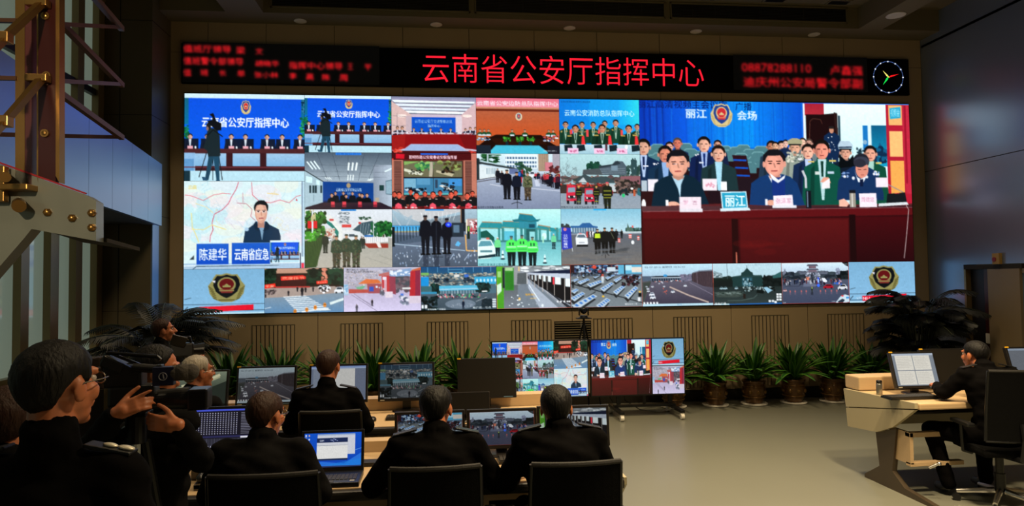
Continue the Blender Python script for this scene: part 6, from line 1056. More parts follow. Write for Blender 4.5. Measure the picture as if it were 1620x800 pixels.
# ------------------------------------------------------------------ office chairs
def make_chair(label, loc, rz=0., wd=.44, top=1.0, chrome=False, group='black office chairs'):
    t = thing('office_chair', label, 'chair', loc, rz, group); w2 = wd/2; bz = .56; H_ = top-bz
    b = MB(); n = 10
    def pt(u, v, o_): x = (u-.5)*wd; return V(x*(1-.04*v), -.27-.05*v**1.5+.05*(1-(2*u-1)**2)*(-1)*.6+o_, bz+v*H_)
    G = [[[b.bm.verts.new(pt(i/n, j/n, o_)) for i in range(n+1)] for j in range(n+1)] for o_ in (0, .022)]
    for s_, g in enumerate(G):
        for j in range(n):
            for i in range(n):
                f = (g[j][i], g[j][i+1], g[j+1][i+1], g[j+1][i]); b.bm.faces.new(f if s_ == 0 else f[::-1])
    for i in range(n):
        b.bm.faces.new((G[0][0][i], G[1][0][i], G[1][0][i+1], G[0][0][i+1])); b.bm.faces.new((G[0][n][i], G[0][n][i+1], G[1][n][i+1], G[1][n][i])); b.bm.faces.new((G[0][i][0], G[0][i+1][0], G[1][i+1][0], G[1][i][0])); b.bm.faces.new((G[0][i][n], G[1][i][n], G[1][i+1][n], G[0][i+1][n]))
    b.build('backrest', M_CHAIR, t, smooth=False)
    bk_ = t.children[0] if t.children else t; MB().tube([pt(i/n, 1, .01) for i in range(n+1)], .013, n=8).build('top_rim', M_CHAIRR, bk_)
    MB().tube([pt(0, j/5, .01) for j in range(6)], .012).tube([pt(1, j/5, .01) for j in range(6)], .012).tube([pt(i/n, 0, .01) for i in range(n+1)], .012).build('back_frame', M_BLACKM, t)
    MB().span((-.24, -.24, .42), (.24, .24, .49), bev=.03).build('seat', M_CHAIR, t); MB().tube([V(0, -.05, .4), V(0, -.3, .42), V(0, -.34, .58), V(0, -.315, .7)], .022).build('back_support', M_BLACKM, t)
    for s in (-1, 1):
        ar = MB().tube([V(s*.2, 0, .41), V(s*.27, 0, .43), V(s*.28, .0, .64)], .014).build('armrest', M_BLACKM, t); MB().box((s*.28, -.02, .655), (.06, .26, .03), bev=.01).build('armrest_pad', M_BLACK, ar)
    MB().cyl((0, 0, .1), (0, 0, .42), .03, n=16).cyl((0, 0, .08), (0, 0, .25), .04, n=16).build('gas_column', M_BLACKM, t)
    for k in range(5):
        a_ = k*2*PI/5+.3; c_, s_ = math.cos(a_), math.sin(a_)
        ba = MB().cyl((.04*c_, .04*s_, .11), (.3*c_, .3*s_, .075), .025, .016, n=10).build('base_arm', M_CHROME if chrome else M_BLACKM, t); MB().cyl((.3*c_-.02*s_, .3*s_+.02*c_, .03), (.3*c_+.02*s_, .3*s_-.02*c_, .03), .03, n=16).cyl((.3*c_, .3*s_, .03), (.3*c_, .3*s_, .075), .012, n=8).build('caster', M_BLACK, ba)
    return t
def chx(x, Y, y=740): return at(x, y, Y).x
make_chair('black mesh office chair of the man facing the laptop', (chx(420, 3.25), 3.52, 0), wd=.50, top=.985)
make_chair('black mesh office chair of the seated man left of the pagoda monitor', (chx(689, 3.25), 3.52, 0), wd=.43, top=.985)
make_chair('black mesh office chair of the seated man at the right end of the near desk', (chx(908, 3.25), 3.50, 0), wd=.44, top=.985)
make_chair('black office chair of the man at the far desk', (at(524, 640, 4.85).x, 5.12, 0), wd=.42, top=.96)
make_chair('black office chair of the grey-haired man at the far desk', (at(300, 620, 4.85).x, 4.95, 0), wd=.44, top=.98)
make_chair('black office chair with a chrome star base at right', (at(1572, 740, 5.0).x+.12, 5.08, 0), wd=.48, top=1.1, chrome=True, rz=-.2)
# ------------------------------------------------------------------ plants
def make_plant(seed, spread=1., h_=.62, nb=34):
    rd = random.Random(seed); t = thing('potted_plant', '', 'plant')
    MB().lathe([(.0, .0), (.17, .0), (.185, .01), (.185, .022), (.165, .022), (0, .022)], n=32).build('saucer', M_WHITE, t)
    b = MB(); b.mats = [M_BRONZE]; b.lathe([(0, .022), (.115, .022), (.125, .05), (.15, .13), (.165, .22), (.16, .27), (.145, .3), (.15, .315), (.168, .33), (.17, .35), (.155, .355), (.14, .345), (.135, .32)], n=36)
    for a_ in range(8):
        c_, s_ = math.cos(a_*PI/4-PI/2), math.sin(a_*PI/4-PI/2); b.sph((.155*c_, .155*s_, .19), (.03 if abs(c_) < .8 else .014, .03 if abs(s_) < .8 else .014, .034), n=6, m=mat('pot_relief_gold', '6b4d22', .35, metal=.5)); b.sph((.164*c_, .164*s_, .19), (.014, .014, .016), n=5, m=MATS['pot_relief_gold'])
    b.lathe([(.157, .112), (.162, .118), (.157, .124)], n=36, m=MATS['pot_relief_gold']); b.lathe([(.16, .262), (.168, .268), (.16, .274)], n=36, m=MATS['pot_relief_gold']); po = b.build('pot', None, t, smooth=True)
    MB().lathe([(0, .3), (.137, .3), (.137, .325), (0, .335)], n=24).build('soil', M_SOIL, po)
    b = MB(); b.mats = [M_LEAF, M_LEAF2]
    for k in range(nb):
        a_ = k*2.399+rd.uniform(-.3, .3); lean = (.12+.75*(k/nb))*spread*rd.uniform(.8, 1.2); L = h_*rd.uniform(.75, 1.12); wd = rd.uniform(.032, .05); ns = 8; P = V(.02*math.cos(a_), .02*math.sin(a_), .31); d_ = V(math.cos(a_)*math.sin(lean), math.sin(a_)*math.sin(lean), math.cos(lean)); side = V(-math.sin(a_), math.cos(a_), 0); prev = None; droop = rd.uniform(.04, .13)*(.4+k/nb)
        for j in range(ns+1):
            u = j/ns; w_ = wd*(math.sin(PI*min(1, u*.9+.1))**.7)*(1 if u < 1 else .02); up = side.cross(d_).normalized()
            cur = [b.bm.verts.new(P-side*w_), b.bm.verts.new(P-side*w_*.55-up*w_*.2), b.bm.verts.new(P-up*w_*.35), b.bm.verts.new(P+side*w_*.55-up*w_*.2), b.bm.verts.new(P+side*w_)]
            if prev:
                for q in range(4): b.bm.faces.new((prev[q], prev[q+1], cur[q+1], cur[q])).material_index = 1 if q in (0, 3) else 0
            prev = cur; P = P+d_*(L/ns); d_ = (d_+V(math.cos(a_)*droop, math.sin(a_)*droop, -droop*1.2)).normalized()
    for v_ in b.bm.verts:
        if v_.co.y > 0: v_.co.y = .33*math.tanh(v_.co.y/.33)
    o = b.build('foliage', None, t, smooth=True)
    return t
protos = [make_plant(11, 1.0, .64, 62), make_plant(23, 1.1, .66, 66), make_plant(37, .95, .62, 58)]; used = [0, 0, 0]
spots = [(x, 9.5) for x in (3.3, 3.92, 4.5, 5.1, 5.7, 6.3)]+[(x, 9.42) for x in (-2.75, -2.15, -1.5, -.9, -.3, .3, .95)]
RL = ['beside the right television', 'second to the right of the televisions', 'third to the right of the televisions', 'fourth to the right of the televisions', 'fifth to the right of the televisions', 'behind the console, left of the dark palm']
LL = ['behind the grey-haired man', 'above the left edge of the motorway monitor', 'behind the right side of the motorway monitor', 'behind the seated man at the far desk', 'between the document monitor and the aerial monitor', 'behind the aerial view monitor', 'behind the switched-off monitor']
for k, (x, y) in enumerate(spots):
    p_ = k % 3; lab = 'leafy plant in a bronze pot, '+(RL[k] if k < 6 else LL[k-6]); o = protos[p_]; sc = 1.0 if k < 6 else 1.1
    if not used[p_]: o.location = (x, y, 0); o['label'] = lab; o['group'] = 'bronze-potted plants along the wall'; used[p_] = 1
    else: o = dup(o, (x, y, 0), rz=0, label=lab)
    o.scale = (sc*(-1 if k % 2 else 1), sc, sc)
def make_palm(label, loc, seed, nf=24, L0=1.15, h0=.9, up=1.0):
    rd = random.Random(seed); t = thing('potted_palm', label, 'palm', loc)
    MB().lathe([(0, 0), (.17, 0), (.19, .05), (.23, .36), (.245, .38), (.245, .4), (.22, .4), (.21, .36)], n=30).build('pot', mat('dark_planter', '1c1713', .4), t, smooth=True)
    b = MB(); b2 = MB()
    for k in range(nf):
        a_ = k*2.399; lean = .12+.8*(k/nf)*rd.uniform(.7, 1.1); L = L0*rd.uniform(.75, 1.15); P = V(.06*math.cos(a_), .06*math.sin(a_), .36); d_ = V(math.cos(a_)*math.sin(lean*.35), math.sin(a_)*math.sin(lean*.35), 1).normalized(); h_ = h0*rd.uniform(.3, 1.); Q = P+d_*h_; b2.cyl(P, Q, .011, .007, n=6)
        d_ = V(math.cos(a_)*math.sin(lean), math.sin(a_)*math.sin(lean), math.cos(lean)); ns = 26; side = V(-math.sin(a_), math.cos(a_), 0); pts = [Q]
        for j in range(ns):
            Q = Q+d_*(L/ns); pts.append(Q); d_ = (d_+V(math.cos(a_)*.05, math.sin(a_)*.05, -.06)).normalized(); u = (j+1)/ns; ll = .27*math.sin(PI*(.15+.8*u))*rd.uniform(.85, 1.1); up_ = side.cross(d_)
            for s in (-1, 1):
                dl_ = (side*s*.8+d_*.75-V(0, 0, .25)).normalized(); w_ = d_*.013; tip = Q+dl_*ll-V(0, 0, ll*.22); mid = Q+dl_*ll*.5+V(0, 0, .01)
                b.quad([Q-w_*.4, mid-w_, mid+w_, Q+w_*.4]); b.bm.faces.new([b.bm.verts.new(p) for p in (mid-w_, tip, mid+w_)])
        b2.tube(pts[::4]+[pts[-1]], .005, n=5)
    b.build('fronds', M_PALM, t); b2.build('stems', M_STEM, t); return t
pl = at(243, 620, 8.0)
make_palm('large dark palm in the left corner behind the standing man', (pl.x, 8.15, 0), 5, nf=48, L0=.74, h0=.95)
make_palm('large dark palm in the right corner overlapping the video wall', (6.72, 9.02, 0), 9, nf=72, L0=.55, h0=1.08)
# low green plants on the ledge at far left
px_ = atx(8, 630, -3.9); t = thing('planter', 'low bright green leafy plants in a dark box below the frosted windows', 'plant', (-3.9, px_.y, 0)); b = MB(); rd = random.Random(3)
for k in range(90):
    x, y = rd.uniform(-.16, .16), rd.uniform(-.9, 1.3); a_ = rd.uniform(0, 6.28); le = rd.uniform(.3, 1.1); L = rd.uniform(.12, .22); d_ = V(math.cos(a_)*math.sin(le), math.sin(a_)*math.sin(le), math.cos(le)); s_ = V(-math.sin(a_), math.cos(a_), 0)*.035; P = V(x, y, .70+rd.uniform(0, .12)); b.quad([P, P+d_*L*.5+s_, P+d_*L, P+d_*L*.5-s_])
b.build('foliage', mat('bright_leaf', '2f6a1c', .45, var=.4), t); MB().span((-.2, -1.0, 0), (.2, 1.4, .70), bev=.01).build('box', M_EDGE, t)
# ------------------------------------------------------------------ people
TMP = bpy.data.scenes.new('workbench')
def blob(prims, voxel, name, m, parent=None, smooth=3, wr=0., seed=0):
    b = MB()
    for p in prims:
        if p[0] == 's': b.sph(p[1], p[2], n=8, rot=p[3] if len(p) > 3 else None)
        elif p[0] == 'c': b.cap(p[1], p[2], p[3], p[4], n=12)
    o = b.build(name, m); COL.objects.unlink(o); TMP.collection.objects.link(o); md = o.modifiers.new('r', 'REMESH'); md.mode = 'VOXEL'; md.voxel_size = voxel
    ms = o.modifiers.new('s', 'SMOOTH'); ms.factor = .5; ms.iterations = smooth
    TMP.view_layers[0].update(); dg = TMP.view_layers[0].depsgraph; me = bpy.data.meshes.new_from_object(o.evaluated_get(dg)); old = o.data; o.modifiers.clear(); TMP.collection.objects.unlink(o); COL.objects.link(o); o.data = me; bpy.data.meshes.remove(old)
    if wr:
        n = len(me.vertices); v = np.zeros(n*3, np.float32); me.vertices.foreach_get('co', v); v = v.reshape(-1, 3); no = np.zeros(n*3, np.float32); me.vertices.foreach_get('normal', no); no = no.reshape(-1, 3)
        f = np.sin(v[:, 0]*23+v[:, 2]*41+seed)*np.sin(v[:, 2]*33-v[:, 1]*27+seed*2)+.6*np.sin(v[:, 2]*75+v[:, 0]*31+v[:, 1]*40)
        v += no*(f*wr)[:, None]; me.vertices.foreach_set('co', v.ravel()); me.update()
    me.materials.clear(); me.materials.append(m); me.shade_smooth(); o.parent = parent; return o
def lerp(a, b_, t): return a+(b_-a)*t
def hand_prims(w_, d_, nrm, curl=.5, k=1., thumb=1):
    """w_ wrist, d_ direction of the fingers, nrm palm normal; side is the thumb side"""
    d_ = d_.normalized(); side = d_.cross(nrm).normalized()*thumb; nrm = nrm.normalized(); P = [('c', w_, w_+d_*.03*k, .027*k, .03*k)]
    for q in (-.024, -.008, .008, .024): P.append(('c', w_+d_*.02*k+side*q*k*.8, w_+d_*.085*k+side*q*k, .017*k, .0125*k))
    for q, L in ((.027, .068), (.009, .076), (-.009, .07), (-.027, .055)):
        p = w_+d_*.088*k+side*q*k; dd = (d_+side*q*3).normalized(); r = .0095*k
        cu = curl if not hasattr(curl, '__len__') else curl[0 if q > .02 else 1]
        for j, f in enumerate((.45, .32, .23)):
            a_ = cu*(.5+.5*j); dd = (dd*math.cos(a_)+nrm*math.sin(a_)).normalized(); n_ = p+dd*L*f*k; P.append(('c', p, n_, r, r*.9)); p = n_; r *= .9
    p = w_+d_*.03*k+side*.03*k; dd = (d_*.75+side*.6+nrm*.3).normalized()
    for L, r in ((.038, .0125), (.03, .011), (.024, .0095)): n_ = p+dd*L*k; P.append(('c', p, n_, r*k, r*.92*k)); p = n_; dd = (dd+d_*.45).normalized()
    return P
HEAD = [('s', (0, -.015, .036), (.076, .093, .081)), ('s', (0, .022, -.025), (.061, .067, .078)), ('s', (0, .03, -.07), (.048, .055, .04)), ('s', (0, .07, -.095), (.022, .02, .017)),
        ('c', (0, .088, .018), (0, .108, -.022), .009, .014), ('s', (-.012, .1, -.024), (.009, .01, .008)), ('s', (.012, .1, -.024), (.009, .01, .008)), ('c', (-.034, .078, .032), (.034, .078, .032), .012, .012), ('s', (-.036, .058, -.02), (.026, .026, .03)), ('s', (.036, .058, -.02), (.026, .026, .03)),
        ('s', (0, .088, -.052), (.024, .012, .007)), ('s', (0, .087, -.062), (.021, .012, .008)), ('s', (-.077, -.006, -.008), (.009, .021, .033)), ('s', (.077, -.006, -.008), (.009, .021, .033))]
def human(label, loc, rz, J, uni=None, hair=None, head_rot=(0, 0, 0), k=1., glasses=False, hands=None, bald=0., vox=.0075, epaul=None, hairt=.14, collar=True, name='person', cat='person', skin=None):
    uni = uni or M_UNI; hair = hair or M_HAIRB; J = {a: Vector(b_) for a, b_ in J.items()}; skin = skin or M_SKIN
    HR = Euler(head_rot).to_matrix(); hc = J['head']; P = []
    for p in HEAD:
        if p[0] == 's':
            P.append(('s', hc+HR @ Vector(p[1]), p[2], HR.to_euler()))
        else: P.append(('c', hc+HR @ Vector(p[1]), hc+HR @ Vector(p[2]), p[3], p[4]))
    P.append(('c', J['neck'], hc+HR @ V(0, -.02, -.05), .058, .054))
    mid = lerp(J['pelvis'], J['chest'], .5); up = (J['chest']-J['pelvis']).normalized(); tr = up.to_track_quat('Z', 'Y').to_euler()
    P += [('s', J['pelvis'], (.15, .105, .12)), ('s', mid, (.135, .1, .15)), ('s', J['chest'], (.155, .11, .18)), ('c', J['sh_l'], J['sh_r'], .052, .052), ('c', J['chest']+V(0, 0, .1), J['neck']+V(0, 0, -.025), .07, .05)]
    JK = [('s', J['pelvis']+V(0, 0, .02), (.175, .13, .15)), ('s', mid, (.165, .13, .18)), ('s', J['chest'], (.19, .135, .195)), ('s', J['chest']+V(0, -.01, .06), (.2, .12, .13)), ('c', J['sh_l'], J['sh_r'], .072, .072), ('c', J['chest']+V(0, 0, .12), J['neck']+V(0, -.005, -.01), .085, .068), ('c', J['neck'], lerp(J['neck'], hc+HR @ V(0, -.03, -.06), .42), .069, .064)]
    TR = [('s', J['pelvis']-V(0, 0, .02), (.165, .125, .12))]; SHS = []
    for s in ('l', 'r'):
        sh, el, wr, hp, kn, an = (J[a+s] for a in ('sh_', 'el_', 'wr_', 'hip_', 'kn_', 'an_'))
        P += [('c', sh, el, .05, .04), ('c', el, wr, .04, .027), ('c', hp, kn, .08, .055), ('c', kn, lerp(kn, an, .35), .055, .056), ('c', lerp(kn, an, .35), an, .056, .036)]
        JK += [('s', sh, (.078, .072, .078)), ('c', sh, lerp(sh, el, .55), .071, .064), ('c', lerp(sh, el, .55), el, .064, .056), ('c', el, lerp(el, wr, .5), .058, .052), ('c', lerp(el, wr, .5), lerp(el, wr, .93), .052, .042)]
        TR += [('c', hp, kn, .1, .075), ('c', kn, an, .072, .056)]
        f = V(0, 1, 0) if 'foot_'+s not in J else J['foot_'+s]; SH = [('s', an+f*.02-V(0, 0, .025), (.042, .06, .045)), ('c', an+f*.05-V(0, 0, .045), an+f*.15-V(0, 0, .055), .04, .034)]; P += [('c', an, an+f*.12-V(0, 0, .05), .03, .025)]; SHS.append(SH)
        h_ = (hands or {}).get(s)
        d_ = (wr-el).normalized(); inward = V(1, 0, 0) if s == 'l' else V(-1, 0, 0)
        if h_ is None: h_ = (d_, V(0, 0, -1)+inward*.2, .45)
        P += hand_prims(wr, Vector(h_[0]), Vector(h_[1]), h_[2], k=.96, thumb=(1 if s == 'r' else -1)*(h_[3] if len(h_) > 3 else 1))
    o = blob(P, vox, name, skin, smooth=2); tag(o, label, cat); o.location = loc; o.rotation_euler = (0, 0, rz); o.scale = (k, k, k)
    sd = len(label)
    if collar:
        for a_ in range(14):
            t_ = a_/14*2*PI
            if abs(math.atan2(math.sin(t_-PI/2), math.cos(t_-PI/2))) < .25: continue
            c0 = J['neck']+V(.062*math.cos(t_), .062*math.sin(t_), -.03); JK.append(('c', c0, c0+V(-.004*math.cos(t_), -.004*math.sin(t_), .072 if math.sin(t_) < .3 else .04), .016, .011))
    jk = blob(JK, .011, 'jacket', uni, o, smooth=3, wr=.0035, seed=sd); blob(TR, .013, 'trousers', uni, o, smooth=3, wr=.002, seed=sd); [blob(q_, .011, 'shoe', M_BLACK, o) for q_ in SHS]
    # hair: a cap over the skull
    b = MB(); nu, nv = 56, 34; base = (.079, .0975, .084); c_ = Vector((0, -.013, .034)); rd = np.random.default_rng(sd); ring = []
    for j in range(nv+1):
        ph = -PI/2+PI*j/nv; row = []
        for i in range(nu):
            th = 2*PI*i/nu; x, y, z = math.cos(ph)*math.cos(th), math.cos(ph)*math.sin(th), math.sin(ph)
            an = abs(math.degrees(math.atan2(x, y))); zt = float(np.interp(an, [0, 35, 58, 68, 82, 100, 125, 180], [.62, .52, .1, -.42, -.05, -.2, -.8, -.93])); bz_ = base[2]*(1.32 if z < 0 else 1)
            mk = min(1, max(0, (z-zt)/.1)); mk = mk*mk*(3-2*mk); gr = min(1, max(0, (z-zt)/.75))**.7
            th_ = hairt*(.12+.88*gr)*(.85+.15*max(0, y))
            if bald: th_ *= 1-bald*max(0, 1-((x/.55)**2+((y-.05)/.75)**2+((z-1)/.7)**2))
            r = 1+(-.2+(.2+th_)*mk)+mk*(.006*math.sin(th*17+j*.8)+.005*math.sin(th*31+z*20)+rd.normal(0, .004))
            row.append(b.bm.verts.new(hc+HR @ (c_+Vector((x*base[0]*r, y*base[1]*r, z*bz_*r)))))
        ring.append(row)
    for j in range(nv):
        for i in range(nu): b.bm.faces.new((ring[j][i], ring[j][(i+1) % nu], ring[j+1][(i+1) % nu], ring[j+1][i]))
    b.build('hair', hair, o, smooth=True)
    for s in (-1, 1):
        b = MB(); b.sph(hc+HR @ V(s*.03, .072, .013), .0115, n=8, m=mat('eye_white', 'a89c90', .3)); b.sph(hc+HR @ V(s*.03, .0795, .013), .0055, n=6, m=M_BLACK); b.build('eye', None, o, smooth=True)
        MB().tube([hc+HR @ V(s*.014, .0935, .032), hc+HR @ V(s*.03, .0935, .0375), hc+HR @ V(s*.046, .083, .034)], .0038, n=6).build('eyebrow', hair, o)
    if glasses:
        b = MB()
        for s in (-1, 1):
            pts = [hc+HR @ V(s*.032+.022*math.cos(a_), .099-.006*abs(math.cos(a_)), .011+.015*math.sin(a_)) for a_ in [i*2*PI/14 for i in range(15)]]; b.tube(pts, .0018, n=6); b.tube([hc+HR @ V(s*.057, .1, .014), hc+HR @ V(s*.08, .06, .014), hc+HR @ V(s*.084, .0, .012), hc+HR @ V(s*.08, -.02, -.006)], .0018, n=6)
        b.tube([hc+HR @ V(-.009, .104, .014), hc+HR @ V(.009, .104, .014)], .0018, n=6); b.build('spectacles', M_GLASSES, o)
    if epaul:
        for s in ('l', 'r'):
            sh = J['sh_'+s]; sx = -1 if s == 'l' else 1; c0 = sh+V(-sx*.02, -.005, .078)
            MB().box(c0, (.12, .05, .01), rot=(0, sx*.22, 0), bev=.004).build('epaulette', M_BLACK, jk)
            if epaul == 'silver': MB().sph(c0+V(-sx*.0, 0, .008), (.02, .012, .006), n=6, rot=(0, sx*.22, 0)).sph(c0+V(sx*.04, 0, 0), (.022, .014, .006), n=6, rot=(0, sx*.22, 0)).build('insignia', M_SILVER, jk, smooth=True)
    return o
def seated(lean=.0, hz=1.19, hx_=0., hy=.06, arms=None):
    J = dict(pelvis=(0, -.09, .56), chest=(hx_*.5, -.04+lean*.5, .88), neck=(hx_*.9, .0+lean*.8, 1.085-.01), head=(hx_, hy+lean, hz), sh_l=(-.175+hx_*.7, -.02+lean*.7, 1.015), sh_r=(.175+hx_*.7, -.02+lean*.7, 1.015),
             el_l=(-.275+hx_*.5, .04+lean*.6, .80), el_r=(.275+hx_*.5, .04+lean*.6, .80), wr_l=(-.2, .24, .80), wr_r=(.2, .24, .80), hip_l=(-.09, -.08, .55), hip_r=(.09, -.08, .55), kn_l=(-.14, .36, .56), kn_r=(.14, .36, .56), an_l=(-.15, .33, .1), an_r=(.15, .33, .1))
    J.update(arms or {}); return J
def standing(arms=None, hz=1.62):
    J = dict(pelvis=(0, 0, .96), chest=(0, 0, 1.27), neck=(0, -.015, 1.49), head=(0, .02, hz), sh_l=(-.18, 0, 1.415), sh_r=(.18, 0, 1.415), el_l=(-.24, .0, 1.13), el_r=(.24, 0, 1.13), wr_l=(-.23, .08, .9), wr_r=(.23, .08, .9), hip_l=(-.09, 0, .92), hip_r=(.09, 0, .92), kn_l=(-.1, .02, .5), kn_r=(.1, .02, .5), an_l=(-.11, -.01, .1), an_r=(.11, -.01, .1))
    J.update(arms or {}); return J
def az(deg): return -math.radians(deg)
# foreground man in uniform
p = at(93, 611, 1.93)
human('man in black uniform with glasses and silver shoulder insignia, standing closest at left', (p.x, 1.91, 0), az(2), standing(dict(sh_l=(-.185, 0, 1.345), sh_r=(.165, 0, 1.345), neck=(0, -.015, 1.44), chest=(0, 0, 1.2), pelvis=(0, 0, .93), el_r=(.23, 0, 1.07)), hz=p.z), hair=M_HAIRB, head_rot=(0, 0, az(20)), glasses=True, epaul='silver', vox=.006, hairt=.1)
# head cut off by the left edge
p = at(12, 668, 2.25)
human('man with brown hair cut off by the left edge behind the man with glasses', (p.x, 2.25, 0), az(-10), standing(), k=p.z/1.62, hair=M_HAIRR, uni=M_UNI2)
# man in profile by the palm
p = at(258, 523, 6.4)
human('standing man with dark hair in profile before the palm, looking up at the screens', (p.x, 6.38, 0), az(40), standing(dict(el_r=(.26, .08, 1.18), wr_r=(.16, .3, 1.28))), k=p.z/1.62, hair=M_HAIRR, uni=M_UNI2, head_rot=(.12, 0, az(28)), hands={'r': (V(-.3, .6, .4), V(-.8, -.2, .4), .7)})
# grey-haired man
p = at(316, 588, 4.95); X = p.x-.04
human('seated grey-haired man with glasses looking right at the far desk', (X, 4.92, 0), az(22), seated(hz=p.z-.01, lean=.0), hair=M_HAIRG, uni=M_UNI2, head_rot=(.05, 0, az(25)), glasses=True)
# far desk man
p = at(519, 580, 5.12)
human('man in black uniform seated at the far desk facing the white document monitor', (p.x-.0, 5.08, 0), az(2), seated(hz=p.z), epaul='plain', head_rot=(-.05, 0, az(12)), hair=M_HAIRR, hairt=.1)
# near desk men
p = at(421, 657, 3.56)
human('man with cropped brown hair seated between the audio mixer monitor and the laptop', (p.x, 3.5, 0), az(3), seated(hz=p.z, hy=.05), uni=M_UNI2, head_rot=(-.1, 0, az(22)), hair=M_HAIRR, hairt=.08, glasses=True)
p = at(690, 646, 3.56)
human('balding man in black uniform seated left of the pagoda monitor', (p.x, 3.5, 0), az(0), seated(hz=p.z, arms=dict(el_l=(-.32, .02, .82), wr_l=(-.26, .26, .8), el_r=(.31, .05, .8), wr_r=(.2, .28, .8))), epaul='plain', head_rot=(-.12, 0, az(14)), hair=M_HAIRB, bald=.9, hairt=.1)
p = at(880, 646, 3.56); cxx = chx(900, 3.25)
human('man in black uniform seated at the right end of the near desk', (cxx, 3.5, 0), az(0), seated(hz=p.z, hx_=p.x-cxx), epaul='plain', head_rot=(-.05, 0, az(10)), hair=M_HAIRB, hairt=.13)
# man at the right console
p = at(1530, 561, 5.35)
human('man in black uniform seated at the right console with his back turned', (p.x, 5.12, 0), az(8), seated(hz=p.z, hy=.12, lean=.06, arms=dict(el_l=(-.3, .12, .86), wr_l=(-.22, .36, .88), wr_r=(.15, .34, .87), kn_l=(-.3, .32, .52), an_l=(-.24, .2, .1))), epaul='plain', head_rot=(-.05, 0, az(-22)), hair=M_HAIRB, hairt=.11)
# ------------------------------------------------------------------ camera operator
Yc = 2.9; c0 = at(216, 604, Yc)
t = thing('video_camera', 'large black professional video camera with top handle and microphone, held by the operator', 'camera', tuple(c0), .12); t.scale = (.86, .86, .86)
bd = MB().box((-.05, 0, .03), (.17, .1, .1), bev=.012).box((-.01, 0, -.06), (.2, .1, .1), bev=.015).box((-.09, -.02, .09), (.1, .07, .05), rot=(0, .45, 0), bev=.008).build('body', M_BLACK, t)
MB().box((-.155, 0, .05), (.055, .11, .146), rot=(0, -.12, 0), bev=.008).build('battery', mat('brown_black_plastic', '2b2018', .4), t)
MB().tube([V(-.14, 0, .11), V(-.125, 0, .14), V(.09, -.01, .115), V(.105, -.01, .1)], .009, n=10).build('top_handle', M_BLACKM, t)
MB().bars([V(-.11, -.04, .12), V(.02, -.05, .05)], .018).bars([V(-.06, -.045, .125), V(.06, -.05, .07)], .012).build('viewfinder_arm', M_BLACKM, t)
MB().cyl((.0, -.05, .075), (.1, -.05, .062), .02, n=16).box((.112, -.05, .06), (.03, .045, .045), bev=.006).build('viewfinder', M_BLACK, t)
MB().cyl((.08, 0, -.085), (.2, 0, -.085), .045, .05, n=24).cyl((.2, 0, -.085), (.23, 0, -.085), .052, n=24).build('lens', M_BLACK, t)
MB().box((.275, 0, -.088), (.09, .12, .098), bev=.01).build('lens_hood', M_BLACKM, t)
fl = MB().box((.14, -.085, .034), (.09, .05, .084), bev=.003).build('microphone_flag', mat('navy_flag', '10142c', .35), t)
MB().tube([V(.017*math.cos(i*PI/6), .017*math.sin(i*PI/6), 0) for i in range(13)], .0022, n=6).tube([V(0, .012, 0), V(.004, -.01, 0)], .003, n=6).build('flag_emblem', mat('dull_silver', '6c6c74', .4), fl).matrix_local = Matrix.Translation((.14, -.111, .034)) @ Matrix.Rotation(PI/2, 4, 'X')
MB().cyl((.19, -.08, .045), (.25, -.075, .045), .037, n=16).sph((.25, -.075, .045), .038, n=8).sph((.19, -.08, .045), .037, n=8).build('foam_windscreen', M_FOAM, t, smooth=True)
t3 = thing('tripod', 'black and silver tripod under the professional video camera', 'tripod', (c0.x, Yc, 0)); zc = c0.z-.12
MB().cyl((0, 0, zc-.12), (0, 0, zc-.01), .04, n=20).box((0, 0, zc-.005), (.1, .08, .02), bev=.004).build('head', M_BLACKM, t3)
for k_ in range(3):
    a_ = k_*2.094-1.2; e = V(.26*math.cos(a_), .26*math.sin(a_), .02); s_ = V(.04*math.cos(a_), .04*math.sin(a_), zc-.12); m_ = lerp(s_, e, .5)
    MB().cyl(s_, m_, .017, n=10).cyl(m_, e, .011, n=10).sph(e, .02, n=6).build('leg', M_GREYST if k_ == 0 else M_BLACKM, t3)
MB().tube([V(-.02, .0, zc-.05), V(-.2, .2, zc-.14)], .01).build('pan_handle', M_BLACKM, t3)
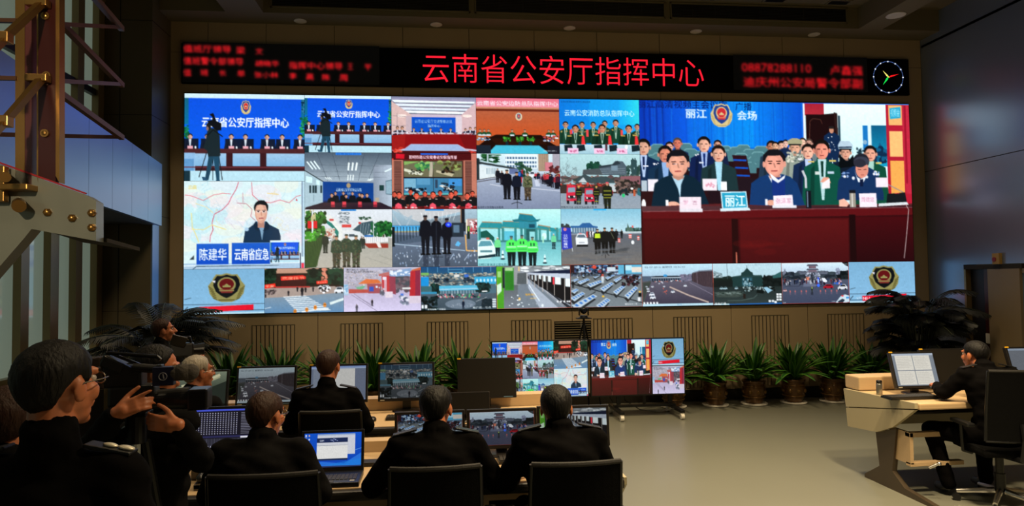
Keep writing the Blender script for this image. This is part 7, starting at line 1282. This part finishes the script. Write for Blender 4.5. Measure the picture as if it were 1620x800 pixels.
ph = at(250, 586, 3.22); px0 = V(ph.x+.02, 3.2, 0); kk = .94; rz_ = az(42); Rz = Matrix.Rotation(-rz_, 3, 'Z')
def loc_(x, y, Y): return (Rz @ (at(x, y, Y)-px0))/kk
h1, h2 = loc_(184, 653, 2.78), loc_(283, 672, 2.80)
wd1 = Rz @ V(1, .05, .42); wd2 = Rz @ V(-1, .05, .12)
J = standing(dict(head=tuple(loc_(250, 587, 3.2))))
J['wr_r'] = tuple(h1); J['el_r'] = tuple(loc_(146, 705, 2.95)); J['wr_l'] = tuple(h2); J['el_l'] = tuple(loc_(318, 728, 3.05)); zz_ = J['head'][2]
J['sh_r'] = (.17, .02, zz_-.22); J['sh_l'] = (-.17, .04, zz_-.22); J['neck'] = (0, .0, zz_-.13); J['chest'] = (0, -.0, zz_-.37); J['pelvis'] = (0, -.02, zz_-.67)
for s, q in (('l', -1), ('r', 1)): J['hip_'+s] = (q*.09, 0, zz_-.71); J['kn_'+s] = (q*.12, .06, (zz_-.71)*.52)
human('camera operator in black jacket reaching around the large video camera', tuple(px0), rz_, J, uni=M_UNI2, head_rot=(-.08, 0, az(32)), hands={'r': (wd1, Rz @ V(.1, 1, -.25), (.06, .75)), 'l': (wd2, Rz @ V(.1, 1, 0), .38)}, k=kk, hair=M_HAIRB, vox=.0055)
# small camcorder held by the standing man
t = thing('camcorder', 'small black camcorder with open hood in front of the standing man', 'camera', tuple(at(288, 553, 6.05)), .3); t.scale = (1.15, 1.15, 1.15)
MB().box((0, 0, 0), (.16, .09, .1), bev=.012).build('body', M_BLACK, t); MB().cyl((.08, 0, 0), (.15, 0, 0), .035, .045, n=20).build('lens', M_BLACKM, t); MB().box((-.02, -.07, .07), (.1, .012, .09), rot=(.5, .3, 0), bev=.004).build('flip_screen', M_BLACKM, t); MB().tube([V(-.07, 0, .05), V(-.05, 0, .09), V(.05, 0, .09), V(.06, 0, .05)], .01).build('handle', M_BLACKM, t)
bpy.data.scenes.remove(TMP)
